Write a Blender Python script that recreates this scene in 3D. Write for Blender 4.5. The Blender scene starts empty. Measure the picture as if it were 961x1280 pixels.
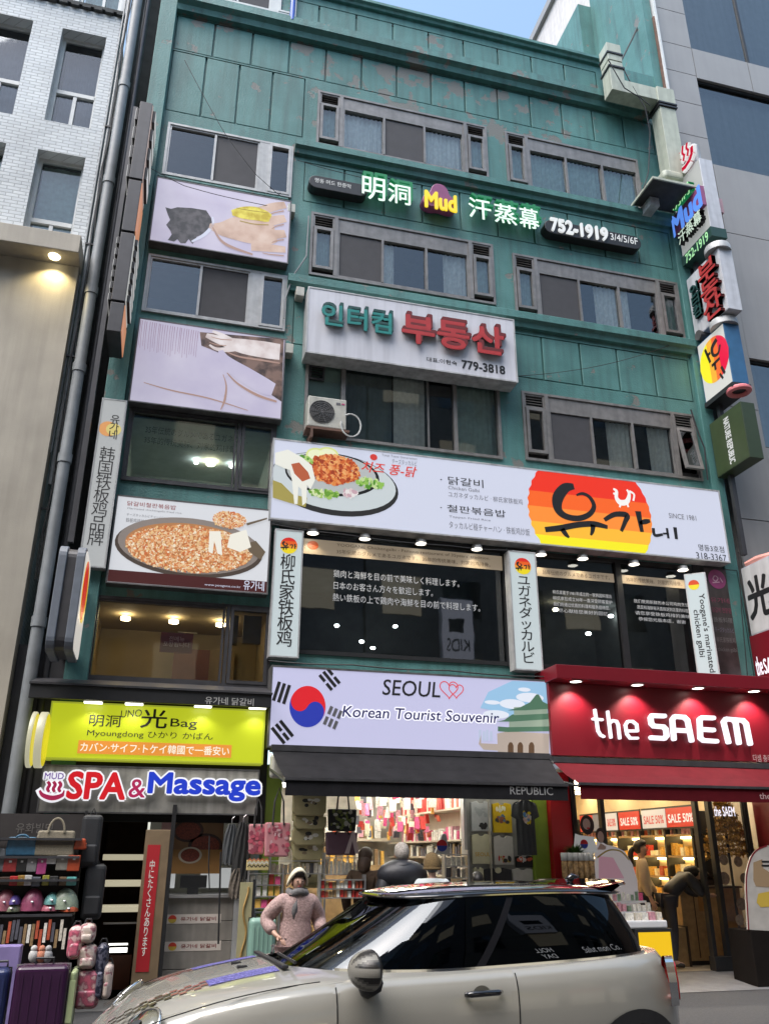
import bpy, bmesh, math, random
from mathutils import Vector, Matrix
random.seed(7)
S = bpy.context.scene
C = S.collection
rad = math.radians
# ------------------------------------------------------------------ camera
CAM_H = 1.62
FPX, PITCH, YAW, ROLL = 1059.4, 0.38434, 0.256656, 0.002569   # for a 961 x 1280 frame
_f = Vector((math.sin(YAW)*math.cos(PITCH), math.cos(YAW)*math.cos(PITCH), math.sin(PITCH)))
_r = _f.cross(Vector((0, 0, 1))).normalized(); _u = _r.cross(_f)
_rt = math.cos(ROLL)*_r+math.sin(ROLL)*_u
_up = -math.sin(ROLL)*_r+math.cos(ROLL)*_u
cam_d = bpy.data.cameras.new('camera'); cam = bpy.data.objects.new('camera', cam_d); C.objects.link(cam)
cam.matrix_world = Matrix((( _rt.x, _up.x, -_f.x, 0), (_rt.y, _up.y, -_f.y, 0), (_rt.z, _up.z, -_f.z, CAM_H), (0, 0, 0, 1)))
cam_d.sensor_fit = 'VERTICAL'; cam_d.sensor_height = 24.0; cam_d.lens = 24.0*FPX/1280.0
cam_d.clip_start = 0.1; cam_d.clip_end = 2000
S.camera = cam
# ------------------------------------------------------------------ world, sun, exposure
SUN_EL, SUN_AZ = 60.0, 235.0      # high thin cloud: broad soft light from behind the camera
w = bpy.data.worlds.new('World'); S.world = w; w.use_nodes = True
nt = w.node_tree; bg = nt.nodes['Background']; sk = nt.nodes.new('ShaderNodeTexSky')
sk.sky_type = 'NISHITA'; sk.sun_disc = False
sk.sun_elevation = rad(SUN_EL); sk.sun_rotation = rad(SUN_AZ)
sk.air_density = 1.0; sk.dust_density = 2.5; sk.ozone_density = 1.2
hs_ = nt.nodes.new('ShaderNodeHueSaturation'); hs_.inputs['Saturation'].default_value = .95; hs_.inputs['Hue'].default_value = .485; hs_.inputs['Value'].default_value = .92
nt.links.new(sk.outputs[0], hs_.inputs['Color']); nt.links.new(hs_.outputs[0], bg.inputs[0]); bg.inputs[1].default_value = 0.15
sd = bpy.data.lights.new('sun', 'SUN'); so = bpy.data.objects.new('sun', sd); C.objects.link(so)
sd.energy = 1.5; sd.angle = rad(50); sd.color = (1, 0.97, 0.93)
_sv = Vector((math.sin(rad(SUN_AZ))*math.cos(rad(SUN_EL)), math.cos(rad(SUN_AZ))*math.cos(rad(SUN_EL)), math.sin(rad(SUN_EL))))
so.rotation_euler = _sv.to_track_quat('Z', 'Y').to_euler()
S.view_settings.view_transform = 'Standard'; S.view_settings.look = 'None'
S.view_settings.exposure = 1.5; S.view_settings.gamma = 1.0
S.cycles.max_bounces = 6; S.cycles.diffuse_bounces = 3; S.cycles.glossy_bounces = 3; S.cycles.transparent_max_bounces = 12
S.cycles.sample_clamp_indirect = 4.0
# ------------------------------------------------------------------ points measured in the photograph
def ray(px, py):
    a = (px-480.5)/FPX; b = -(py-640)/FPX
    return _rt*a+_up*b+_f
def F(px, py, Y=12.0):            # point on the plane at depth Y (parallel to the fronts)
    d = ray(px, py); t = Y/d.y
    return d.x*t, d.z*t+CAM_H
def G(px, py, X):                 # point on a plane square to the fronts
    d = ray(px, py); t = X/d.x
    return d.y*t, d.z*t+CAM_H
def P3(px, py, Y=12.0):
    x, z = F(px, py, Y); return Vector((x, Y, z))
def HZ(px, py, z):                # point on a level plane
    d = ray(px, py); t = (z-CAM_H)/d.z
    return Vector((d.x*t, d.y*t, z))
def R4(tl, tr, br, bl, Y=12.0):
    a, b, c, d = F(*tl, Y), F(*tr, Y), F(*br, Y), F(*bl, Y)
    return (a[0]+d[0])/2, (b[0]+c[0])/2, (c[1]+d[1])/2, (a[1]+b[1])/2
def R2(x0, y0, x1, y1, Y=12.0):
    a, b = F(x0, y0, Y), F(x1, y1, Y)
    return a[0], b[0], b[1], a[1]
# ------------------------------------------------------------------ materials
MATS = {}
EK = 0.345       # all sign emission is scaled to the exposure
def _base(name):
    m = bpy.data.materials.new(name); m.use_nodes = True
    return m, m.node_tree, m.node_tree.nodes['Principled BSDF']
def mat(name, col, rough=0.6, metal=0.0, var=0.12, scale=6.0, bump=0.0, bscale=60.0, spec=0.5, streak=0.0, coat=0.0):
    """plain material with noise in tone, optional vertical grime streaks and relief"""
    if name in MATS: return MATS[name]
    m, t, b = _base(name); N = t.nodes; L = t.links
    b.inputs['Roughness'].default_value = rough; b.inputs['Metallic'].default_value = metal
    b.inputs['Specular IOR Level'].default_value = spec; b.inputs['Coat Weight'].default_value = coat
    g = N.new('ShaderNodeNewGeometry')
    if var > 0 or streak > 0:
        n = N.new('ShaderNodeTexNoise'); n.inputs['Scale'].default_value = scale; n.inputs['Detail'].default_value = 5
        L.new(g.outputs['Position'], n.inputs['Vector'])
        mr = N.new('ShaderNodeMapRange'); mr.inputs[1].default_value = .3; mr.inputs[2].default_value = .7
        mr.inputs[3].default_value = 1-var; mr.inputs[4].default_value = 1+var
        L.new(n.outputs['Fac'], mr.inputs[0])
        fac = mr.outputs[0]
        if streak > 0:
            mp = N.new('ShaderNodeMapping'); mp.inputs['Scale'].default_value = (9, 9, .7)
            L.new(g.outputs['Position'], mp.inputs[0])
            n2 = N.new('ShaderNodeTexNoise'); n2.inputs['Scale'].default_value = 1.0; n2.inputs['Detail'].default_value = 6
            L.new(mp.outputs[0], n2.inputs['Vector'])
            m2 = N.new('ShaderNodeMapRange'); m2.inputs[1].default_value = .42; m2.inputs[2].default_value = .68
            m2.inputs[3].default_value = 1; m2.inputs[4].default_value = 1-streak
            L.new(n2.outputs['Fac'], m2.inputs[0])
            mu = N.new('ShaderNodeMath'); mu.operation = 'MULTIPLY'; L.new(fac, mu.inputs[0]); L.new(m2.outputs[0], mu.inputs[1]); fac = mu.outputs[0]
        vm = N.new('ShaderNodeVectorMath'); vm.operation = 'SCALE'; vm.inputs[0].default_value = col[:3]
        L.new(fac, vm.inputs['Scale']); L.new(vm.outputs[0], b.inputs['Base Color'])
    else:
        b.inputs['Base Color'].default_value = (*col[:3], 1)
    if bump > 0:
        n3 = N.new('ShaderNodeTexNoise'); n3.inputs['Scale'].default_value = bscale; n3.inputs['Detail'].default_value = 4
        L.new(g.outputs['Position'], n3.inputs['Vector'])
        bp = N.new('ShaderNodeBump'); bp.inputs['Strength'].default_value = bump; bp.inputs['Distance'].default_value = .01
        L.new(n3.outputs['Fac'], bp.inputs['Height']); L.new(bp.outputs[0], b.inputs['Normal'])
    MATS[name] = m; return m
def emi(col, k=0.7, name=None, base=0.3):
    """backlit print: gives off light, with a satin face"""
    key = name or 'lit_%03d_%03d_%03d_%d' % (*[int(c*255) for c in col[:3]], int(k*100))
    if key in MATS: return MATS[key]
    m, t, b = _base(key)
    b.inputs['Base Color'].default_value = (*[c*base for c in col[:3]], 1); b.inputs['Roughness'].default_value = .35
    b.inputs['Emission Color'].default_value = (*col[:3], 1); b.inputs['Emission Strength'].default_value = k*EK
    MATS[key] = m; return m
def sheet(name, ca, cb, k, scale=20, cc=None, thr=(.4, .6)):
    """backlit photographic print whose tone varies with noise"""
    if name in MATS: return MATS[name]
    m, t, b = _base(name); N = t.nodes; L = t.links
    g = N.new('ShaderNodeNewGeometry'); n = N.new('ShaderNodeTexNoise'); n.inputs['Scale'].default_value = scale; n.inputs['Detail'].default_value = 6
    L.new(g.outputs['Position'], n.inputs['Vector'])
    r = N.new('ShaderNodeValToRGB'); r.color_ramp.elements[0].position = thr[0]; r.color_ramp.elements[1].position = thr[1]
    r.color_ramp.elements[0].color = (*ca, 1); r.color_ramp.elements[1].color = (*cb, 1)
    if cc:
        e = r.color_ramp.elements.new((thr[0]+thr[1])/2); e.color = (*cc, 1)
    L.new(n.outputs['Fac'], r.inputs[0]); b.inputs['Roughness'].default_value = .4
    if k > 0:
        dk = N.new('ShaderNodeVectorMath'); dk.operation = 'SCALE'; dk.inputs['Scale'].default_value = .3; L.new(r.outputs[0], dk.inputs[0]); L.new(dk.outputs[0], b.inputs['Base Color'])
    else: L.new(r.outputs[0], b.inputs['Base Color'])
    if k > 0:
        L.new(r.outputs[0], b.inputs['Emission Color']); b.inputs['Emission Strength'].default_value = k
    MATS[name] = m; return m
def glass(name, tint=(.5, .6, .6), refl=.12, trans=.75, rough=0.02, blend=.3, top=.95):
    """window glass: tinted see-through sheet with mirror-like reflection growing to grazing angles"""
    if name in MATS: return MATS[name]
    m = bpy.data.materials.new(name); m.use_nodes = True; t = m.node_tree; N = t.nodes; L = t.links
    N.remove(N['Principled BSDF']); out = N['Material Output']
    tr = N.new('ShaderNodeBsdfTransparent'); tr.inputs[0].default_value = (*[c*trans for c in tint], 1)
    gl = N.new('ShaderNodeBsdfGlossy'); gl.inputs['Roughness'].default_value = rough; gl.inputs[0].default_value = (.9, .95, 1, 1)
    lw = N.new('ShaderNodeLayerWeight'); lw.inputs[0].default_value = blend
    mr = N.new('ShaderNodeMapRange'); mr.inputs[3].default_value = refl; mr.inputs[4].default_value = top
    L.new(lw.outputs['Fresnel'], mr.inputs[0])
    mx = N.new('ShaderNodeMixShader'); L.new(mr.outputs[0], mx.inputs[0]); L.new(tr.outputs[0], mx.inputs[1]); L.new(gl.outputs[0], mx.inputs[2])
    g = N.new('ShaderNodeNewGeometry'); n = N.new('ShaderNodeTexNoise'); n.inputs['Scale'].default_value = 1.6; n.inputs['Detail'].default_value = 2
    L.new(g.outputs['Position'], n.inputs['Vector']); bp = N.new('ShaderNodeBump'); bp.inputs['Strength'].default_value = .035; bp.inputs['Distance'].default_value = .03
    L.new(n.outputs['Fac'], bp.inputs['Height']); L.new(bp.outputs[0], gl.inputs['Normal'])
    L.new(mx.outputs[0], out.inputs[0]); MATS[name] = m; return m
# ------------------------------------------------------------------ objects
ORIG = {}
def org(o):
    return ORIG.get(o.name, Vector((0, 0, 0))) if o else Vector((0, 0, 0))
def tag(o, label=None, cat=None, group=None, kind=None):
    if label: o['label'] = label
    if cat: o['category'] = cat
    if group: o['group'] = group
    if kind: o['kind'] = kind
    return o
def thing(name, label, cat, loc=(0, 0, 0), group=None, rotz=0):
    o = bpy.data.objects.new(name, None); C.objects.link(o); o.empty_display_size = .1
    o.location = loc; o.rotation_euler.z = rotz
    ORIG[o.name] = Vector(loc)
    return tag(o, label, cat, group)
def link(name, me, parent, o_loc=None):
    o = bpy.data.objects.new(name, me); C.objects.link(o)
    if parent: o.parent = parent
    return o
class MB:
    def __init__(s): s.v = []; s.f = []; s.m = []
    def add(s, vs, fs, mi=0):
        k = len(s.v); s.v += [tuple(p) for p in vs]; s.f += [tuple(i+k for i in f) for f in fs]; s.m += [mi]*len(fs); return s
    def box(s, x0, x1, y0, y1, z0, z1, mi=0):
        if x0 > x1: x0, x1 = x1, x0
        if y0 > y1: y0, y1 = y1, y0
        if z0 > z1: z0, z1 = z1, z0
        return s.add([(x0, y0, z0), (x1, y0, z0), (x1, y1, z0), (x0, y1, z0), (x0, y0, z1), (x1, y0, z1), (x1, y1, z1), (x0, y1, z1)],
                     [(0, 3, 2, 1), (4, 5, 6, 7), (0, 1, 5, 4), (1, 2, 6, 5), (2, 3, 7, 6), (3, 0, 4, 7)], mi)
    def quad(s, a, b, c, d, mi=0): return s.add([a, b, c, d], [(0, 1, 2, 3)], mi)
    def prism(s, pts, y0, y1, mi=0):     # outline in (x, z), anticlockwise seen from the street
        n = len(pts)
        vs = [(p[0], y0, p[1]) for p in pts]+[(p[0], y1, p[1]) for p in pts]
        fs = [tuple(range(n)), tuple(range(2*n-1, n-1, -1))]+[(i, i+n, (i+1) % n+n, (i+1) % n) for i in range(n)]
        return s.add(vs, fs, mi)
    def cyl(s, p0, p1, r0, r1=None, n=12, caps=True, mi=0):
        r1 = r0 if r1 is None else r1
        p0 = Vector(p0); p1 = Vector(p1); d = (p1-p0).normalized()
        a = d.orthogonal().normalized(); b = d.cross(a)
        vs = []
        for p, r in ((p0, r0), (p1, r1)):
            for i in range(n):
                t = 2*math.pi*i/n; vs.append(p+a*(r*math.cos(t))+b*(r*math.sin(t)))
        fs = [(i, (i+1) % n, (i+1) % n+n, i+n) for i in range(n)]
        if caps: fs += [tuple(range(n-1, -1, -1)), tuple(range(n, 2*n))]
        return s.add(vs, fs, mi)
    def tube(s, path, r, n=6, mi=0):
        path = [Vector(p) for p in path]; rings = []
        up = None
        rs = r if isinstance(r, (list, tuple)) else [r]*len(path)
        for i, p in enumerate(path):
            d = (path[min(i+1, len(path)-1)]-path[max(i-1, 0)]).normalized()
            if up is None: up = d.orthogonal().normalized()
            a = (up-d*up.dot(d)).normalized(); up = a; b = d.cross(a)
            rings.append([p+a*(rs[i]*math.cos(2*math.pi*k/n))+b*(rs[i]*math.sin(2*math.pi*k/n)) for k in range(n)])
        vs = [q for g in rings for q in g]; fs = []
        for i in range(len(path)-1):
            for k in range(n): fs.append((i*n+k, i*n+(k+1) % n, (i+1)*n+(k+1) % n, (i+1)*n+k))
        fs += [tuple(range(n-1, -1, -1)), tuple(range(len(vs)-n, len(vs)))]
        return s.add(vs, fs, mi)
    def ell(s, c, r, nu=14, nv=8, mi=0, z0=-1.0):
        c = Vector(c); vs = []; fs = []
        for j in range(nv+1):
            ph = math.asin(max(-1, min(1, z0+(1-z0)*0)))+(math.pi/2-math.asin(max(-1, z0)))*j/nv
            for i in range(nu):
                t = 2*math.pi*i/nu
                vs.append((c.x+r[0]*math.cos(ph)*math.cos(t), c.y+r[1]*math.cos(ph)*math.sin(t), c.z+r[2]*math.sin(ph)))
        for j in range(nv):
            for i in range(nu): fs.append((j*nu+i, j*nu+(i+1) % nu, (j+1)*nu+(i+1) % nu, (j+1)*nu+i))
        return s.add(vs, fs, mi)
    def lathe(s, prof, c=(0, 0, 0), n=16, mi=0):
        vs = []; fs = []; c = Vector(c)
        for (r, z) in prof:
            for i in range(n):
                t = 2*math.pi*i/n; vs.append((c.x+r*math.cos(t), c.y+r*math.sin(t), c.z+z))
        for j in range(len(prof)-1):
            for i in range(n): fs.append((j*n+i, j*n+(i+1) % n, (j+1)*n+(i+1) % n, (j+1)*n+i))
        return s.add(vs, fs, mi)
    def xform(s, M):
        s.v = [tuple(M @ Vector(p)) for p in s.v]; return s
    def mesh(s, name, mats, smooth=False, o=Vector((0, 0, 0))):
        me = bpy.data.meshes.new(name)
        me.from_pydata([(p[0]-o.x, p[1]-o.y, p[2]-o.z) for p in s.v], [], s.f)
        for q in (mats if isinstance(mats, (list, tuple)) else [mats]): me.materials.append(q)
        if any(s.m): me.polygons.foreach_set('material_index', s.m)
        if smooth: me.polygons.foreach_set('use_smooth', [True]*len(me.polygons))
        me.update(); return me
    def build(s, name, mats, parent=None, smooth=False, bevel=0.0, seg=2):
        o = link(name, s.mesh(name, mats, smooth, org(parent)), parent)
        ORIG[o.name] = org(parent)
        if bevel > 0:
            b = o.modifiers.new('bevel', 'BEVEL'); b.width = bevel; b.segments = seg; b.limit_method = 'ANGLE'; b.angle_limit = rad(40)
        if smooth == 'auto':
            md = o.modifiers.new('split', 'EDGE_SPLIT'); md.split_angle = rad(38)
        return o
def bx(name, x0, x1, y0, y1, z0, z1, m, parent=None, bevel=0.0):
    return MB().box(x0, x1, y0, y1, z0, z1).build(name, m, parent, bevel=bevel)
BUILTIN = None
def text_mesh(s, bold=0.0, depth=0.0, line=1.0, res=3, track=1.0, shear=0.0, align='CENTER'):
    cu = bpy.data.curves.new('lettering', 'FONT'); cu.body = s; cu.size = 1.0; cu.align_x = align
    cu.resolution_u = res; cu.offset = bold; cu.space_line = line; cu.space_character = track; cu.shear = shear
    cu.extrude = depth/2
    o = bpy.data.objects.new('lettering', cu); C.objects.link(o)
    bpy.context.view_layer.update()
    dg = bpy.context.evaluated_depsgraph_get()
    me = bpy.data.meshes.new_from_object(o.evaluated_get(dg))
    bpy.data.objects.remove(o); bpy.data.curves.remove(cu)
    return me
def text(s, rect, Y, m, parent, name='lettering', bold=0.0, depth=0.0, line=1.0, frame=None, shear=0.0, res=3, align='CENTER', rot=0, slant=0.0, fat=0.0):
    """lettering fitted into rect=(x0,x1,z0,z1) on the plane Y, facing the street.
    frame=(O,U,V,N): other plane, rect then in its own coordinates. depth sticks out towards the viewer."""
    if bold > 0: fat = max(fat, bold*.62*abs(rect[3]-rect[2])/(s.count('\n')+1)*(1 if not rot else .35)); bold = 0.0
    me = text_mesh(s, bold, 0.02 if depth else 0.0, line, res, shear=shear, align=align)
    vs = [v.co.copy() for v in me.vertices]
    if rot:
        Mx = Matrix.Rotation(rot, 4, 'Z'); vs = [Mx @ v for v in vs]
    if not vs: return None
    ax = min(v.x for v in vs); bx_ = max(v.x for v in vs); ay = min(v.y for v in vs); by = max(v.y for v in vs)
    x0, x1, z0, z1 = rect
    o = org(parent)
    for v, c in zip(me.vertices, vs):
        a = x0+(c.x-ax)/(bx_-ax)*(x1-x0); b = z0+(c.y-ay)/(by-ay)*(z1-z0)+slant*(a-x0)
        d = (c.z+0.01)/0.02*depth if depth else 0.0
        if frame: p = frame[0]+frame[1]*a+frame[2]*b+frame[3]*(d+Y)
        else: p = Vector((a, Y-d, b))
        v.co = p-o
    if fat:      # heavier strokes: copies pushed outwards, each a hair deeper than the last
        src = [v.co.copy() for v in me.vertices]; fcs = [tuple(q.vertices) for q in me.polygons]; vv = []; ff = []
        ua, va, na = (frame[1], frame[2], frame[3]) if frame else (Vector((1, 0, 0)), Vector((0, 0, 1)), Vector((0, -1, 0)))
        nf = 9 if fat > .008 else 5
        for i in range(nf):
            dx, dz = (0, 0) if i == 0 else (fat*math.cos(2*math.pi*(i+.5)/(nf-1)), fat*math.sin(2*math.pi*(i+.5)/(nf-1))); k_ = len(vv)
            vv += [q+ua*dx+va*dz-na*(.00025*i) for q in src]; ff += [tuple(a_+k_ for a_ in f_) for f_ in fcs]
        me = bpy.data.meshes.new(name); me.from_pydata(vv, [], ff)
    me.materials.clear(); me.materials.append(m); me.name = name
    me.update()
    ob = link(name, me, parent); ORIG[ob.name] = o
    return ob
def ribbon(mb, pts, Y, mi=0):
    """flat brush stroke through (x, z, width) points on the plane Y"""
    n = len(pts)
    # refine with catmull-rom
    q = []
    for i in range(n-1):
        p0, p1, p2, p3 = pts[max(i-1, 0)], pts[i], pts[i+1], pts[min(i+2, n-1)]
        for k in range(5):
            t = k/5
            q.append([.5*(2*b+(c-a)*t+(2*a-5*b+4*c-d)*t*t+(3*b-a-3*c+d)*t**3) for a, b, c, d in zip(p0, p1, p2, p3)])
    q.append(list(pts[-1]))
    L = []; Rr = []
    for i, p in enumerate(q):
        a = q[max(i-1, 0)]; b = q[min(i+1, len(q)-1)]
        dx, dz = b[0]-a[0], b[1]-a[1]; l = math.hypot(dx, dz) or 1
        nx, nz = -dz/l, dx/l; h = max(p[2], .001)/2
        L.append((p[0]+nx*h, Y, p[1]+nz*h)); Rr.append((p[0]-nx*h, Y, p[1]-nz*h))
    for i in range(len(q)-1): mb.add([Rr[i], Rr[i+1], L[i+1], L[i]], [(0, 1, 2, 3)], mi)
    return mb
def pxribbon(mb, pts, Y, mi=0, k=1.0):   # stroke given in photograph pixels
    out = []
    for (x, y, wd) in pts:
        a = F(x, y, Y); out.append((a[0], a[1], wd*.0115*k))
    return ribbon(mb, out, Y, mi)
def pxpoly(mb, pts, Y, mi=0):
    vs = [P3(x, y, Y) for x, y in pts]
    return mb.add(vs, [tuple(range(len(vs)))], mi)
def disc(mb, cx, cz, rx, rz, Y, n=32, mi=0, a0=0, a1=2*math.pi):
    vs = [(cx+rx*math.cos(a0+(a1-a0)*i/n), Y, cz+rz*math.sin(a0+(a1-a0)*i/n)) for i in range(n+(0 if abs(a1-a0-2*math.pi) < 1e-6 else 1))]
    return mb.add(vs, [tuple(range(len(vs)))], mi)
def copy_tree(o, parent=None):
    c = o.copy(); C.objects.link(c); c.parent = parent
    ORIG[c.name] = org(o)
    for ch in [q for q in o.children]: copy_tree(ch, c)
    return c
# ================================================================== SETTING
M_asph = mat('asphalt', (.05, .05, .052), .85, var=.25, scale=30, bump=.5, bscale=150)
M_green = None
def green_paint():
    """old green masonry paint: grime streaks, fading, and flaked patches showing grey-beige render"""
    m, t, b = _base('green_paint'); N = t.nodes; L = t.links
    b.inputs['Roughness'].default_value = .55
    g = N.new('ShaderNodeNewGeometry')
    n = N.new('ShaderNodeTexNoise'); n.inputs['Scale'].default_value = 1.1; n.inputs['Detail'].default_value = 8; n.inputs['Roughness'].default_value = .65
    L.new(g.outputs['Position'], n.inputs['Vector'])
    r = N.new('ShaderNodeValToRGB'); r.color_ramp.elements[0].position = .3; r.color_ramp.elements[1].position = .72
    r.color_ramp.elements[0].color = (.045, .148, .138, 1); r.color_ramp.elements[1].color = (.09, .238, .222, 1)
    L.new(n.outputs['Fac'], r.inputs[0])
    mp = N.new('ShaderNodeMapping'); mp.inputs['Scale'].default_value = (7, 7, .5); L.new(g.outputs['Position'], mp.inputs[0])
    n2 = N.new('ShaderNodeTexNoise'); n2.inputs['Scale'].default_value = 1; n2.inputs['Detail'].default_value = 7; L.new(mp.outputs[0], n2.inputs['Vector'])
    r2 = N.new('ShaderNodeMapRange'); r2.inputs[1].default_value = .45; r2.inputs[2].default_value = .7; r2.inputs[3].default_value = 0; r2.inputs[4].default_value = .5
    L.new(n2.outputs['Fac'], r2.inputs[0])
    mx = N.new('ShaderNodeMix'); mx.data_type = 'RGBA'; L.new(r2.outputs[0], mx.inputs['Factor']); L.new(r.outputs[0], mx.inputs['A'])
    mx.inputs['B'].default_value = (.035, .08, .075, 1)
    # flaked paint: more of it in the band under the cornice
    n3 = N.new('ShaderNodeTexNoise'); n3.inputs['Scale'].default_value = 2.3; n3.inputs['Detail'].default_value = 9; n3.inputs['Roughness'].default_value = .6
    L.new(g.outputs['Position'], n3.inputs['Vector'])
    sp = N.new('ShaderNodeSeparateXYZ'); L.new(g.outputs['Position'], sp.inputs[0])
    def gauss(sock, c, wd, amt):
        a = N.new('ShaderNodeMath'); a.operation = 'SUBTRACT'; L.new(sock, a.inputs[0]); a.inputs[1].default_value = c
        d = N.new('ShaderNodeMath'); d.operation = 'DIVIDE'; L.new(a.outputs[0], d.inputs[0]); d.inputs[1].default_value = wd
        q = N.new('ShaderNodeMath'); q.operation = 'MULTIPLY'; L.new(d.outputs[0], q.inputs[0]); L.new(d.outputs[0], q.inputs[1])
        e = N.new('ShaderNodeMath'); e.operation = 'SUBTRACT'; e.inputs[0].default_value = 1; e.use_clamp = True; L.new(q.outputs[0], e.inputs[1])
        return e.outputs[0]
    gz = gauss(sp.outputs['Z'], 15.75, 1.2, 1); gx = gauss(sp.outputs['X'], 4.2, 3.4, 1)
    mu = N.new('ShaderNodeMath'); mu.operation = 'MULTIPLY'; L.new(gz, mu.inputs[0]); L.new(gx, mu.inputs[1])
    th = N.new('ShaderNodeMath'); th.operation = 'MULTIPLY_ADD'; L.new(mu.outputs[0], th.inputs[0]); th.inputs[1].default_value = .14; L.new(n3.outputs['Fac'], th.inputs[2])
    st = N.new('ShaderNodeMapRange'); st.inputs[1].default_value = .635; st.inputs[2].default_value = .655; L.new(th.outputs[0], st.inputs[0])
    mx2 = N.new('ShaderNodeMix'); mx2.data_type = 'RGBA'; L.new(st.outputs[0], mx2.inputs['Factor']); L.new(mx.outputs['Result'], mx2.inputs['A'])
    mx2.inputs['B'].default_value = (.15, .155, .14, 1)
    L.new(mx2.outputs['Result'], b.inputs['Base Color'])
    n4 = N.new('ShaderNodeTexNoise'); n4.inputs['Scale'].default_value = 35; n4.inputs['Detail'].default_value = 5; L.new(g.outputs['Position'], n4.inputs['Vector'])
    ad = N.new('ShaderNodeMath'); ad.operation = 'MULTIPLY_ADD'; L.new(st.outputs[0], ad.inputs[0]); ad.inputs[1].default_value = -.5; L.new(n4.outputs['Fac'], ad.inputs[2])
    bp = N.new('ShaderNodeBump'); bp.inputs['Strength'].default_value = .45; bp.inputs['Distance'].default_value = .015
    L.new(ad.outputs[0], bp.inputs['Height']); L.new(bp.outputs[0], b.inputs['Normal'])
    return m
M_green = green_paint()
def white_brick():
    m, t, b = _base('painted_brick'); N = t.nodes; L = t.links
    b.inputs['Roughness'].default_value = .6
    g = N.new('ShaderNodeNewGeometry'); sp = N.new('ShaderNodeSeparateXYZ'); L.new(g.outputs['Position'], sp.inputs[0])
    ad = N.new('ShaderNodeMath'); ad.operation = 'ADD'; L.new(sp.outputs['X'], ad.inputs[0]); L.new(sp.outputs['Y'], ad.inputs[1])
    cb = N.new('ShaderNodeCombineXYZ'); L.new(ad.outputs[0], cb.inputs[0]); L.new(sp.outputs['Z'], cb.inputs[1])
    br = N.new('ShaderNodeTexBrick'); L.new(cb.outputs[0], br.inputs['Vector'])
    br.inputs['Scale'].default_value = 1; br.inputs['Brick Width'].default_value = .2; br.inputs['Row Height'].default_value = .068
    br.inputs['Mortar Size'].default_value = .008; br.inputs['Mortar Smooth'].default_value = .3; br.inputs['Bias'].default_value = 0
    br.inputs['Color1'].default_value = (.62, .66, .67, 1); br.inputs['Color2'].default_value = (.52, .56, .58, 1); br.inputs['Mortar'].default_value = (.36, .39, .4, 1)
    n = N.new('ShaderNodeTexNoise'); n.inputs['Scale'].default_value = .9; n.inputs['Detail'].default_value = 8; L.new(g.outputs['Position'], n.inputs['Vector'])
    mr = N.new('ShaderNodeMapRange'); mr.inputs[1].default_value = .3; mr.inputs[2].default_value = .6; mr.inputs[3].default_value = .82; mr.inputs[4].default_value = 1.08
    L.new(n.outputs['Fac'], mr.inputs[0])
    vm = N.new('ShaderNodeVectorMath'); vm.operation = 'SCALE'; L.new(br.outputs['Color'], vm.inputs[0]); L.new(mr.outputs[0], vm.inputs['Scale'])
    L.new(vm.outputs[0], b.inputs['Base Color'])
    bp = N.new('ShaderNodeBump'); bp.inputs['Strength'].default_value = .8; bp.inputs['Distance'].default_value = .012; bp.invert = True
    L.new(br.outputs['Fac'], bp.inputs['Height']); L.new(bp.outputs[0], b.inputs['Normal'])
    return m
M_brick = white_brick()
M_wpaint = mat('white_plaster', (.6, .62, .62), .6, var=.08, streak=.12)
M_beige = mat('beige_render', (.37, .34, .28), .6, var=.14, scale=1.2, bump=.2, streak=.12)
M_grayp = mat('grey_cladding', (.28, .275, .27), .45, var=.05, scale=1.5, streak=.05)
M_grayj = mat('grey_joint', (.06, .06, .065), .8)
M_frame = mat('anodised_frame', (.215, .205, .195), .4, .3, var=.15, scale=8, streak=.2)
M_frame2 = mat('pale_alu_frame', (.42, .42, .41), .4, .2, var=.12, scale=8, streak=.2)
M_wframe = mat('white_frame', (.55, .57, .56), .4, var=.08)
M_dark = mat('dark_metal', (.022, .023, .025), .45, .2, var=.15)
M_dgrey = mat('charcoal_metal', (.05, .05, .055), .45, .2, var=.15, streak=.2)
M_black = mat('black_void', (.008, .008, .009), .8, var=0)
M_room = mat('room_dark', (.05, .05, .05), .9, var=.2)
M_curt = mat('net_curtain', (.82, .83, .81), .8, var=.12, scale=14)
M_curt2 = mat('green_blind', (.42, .55, .52), .8, var=.15, scale=10)
M_screen = mat('insect_screen', (.045, .045, .05), .7, var=.1)
M_glass = glass('window_glass', (.88, .94, .93), .06, .95)
M_glassd = glass('dark_window_glass', (.5, .56, .56), .09, .7)
M_glassc = glass('clear_shop_glass', (.95, .95, .95), .05, .95)
M_pipe = mat('grey_pipe', (.22, .24, .25), .5, var=.12, streak=.3)
M_duct = mat('cream_duct', (.42, .45, .37), .5, var=.08, streak=.2)
M_sill = mat('grimy_sill', (.07, .1, .09), .8, var=.4, scale=9)
M_steel = mat('brushed_steel', (.45, .45, .46), .35, .8, var=.1)
M_rust = mat('rusty_wood', (.13, .07, .05), .8, var=.3)
M_cable = mat('black_cable', (.015, .015, .016), .6, var=0)

# ground: one sheet
g_ = MB(); g_.quad((-250, -250, 0), (250, -250, 0), (250, 250, 0), (-250, 250, 0)).build('street', M_asph)
tag(bpy.data.objects['street'], kind='structure')

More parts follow.
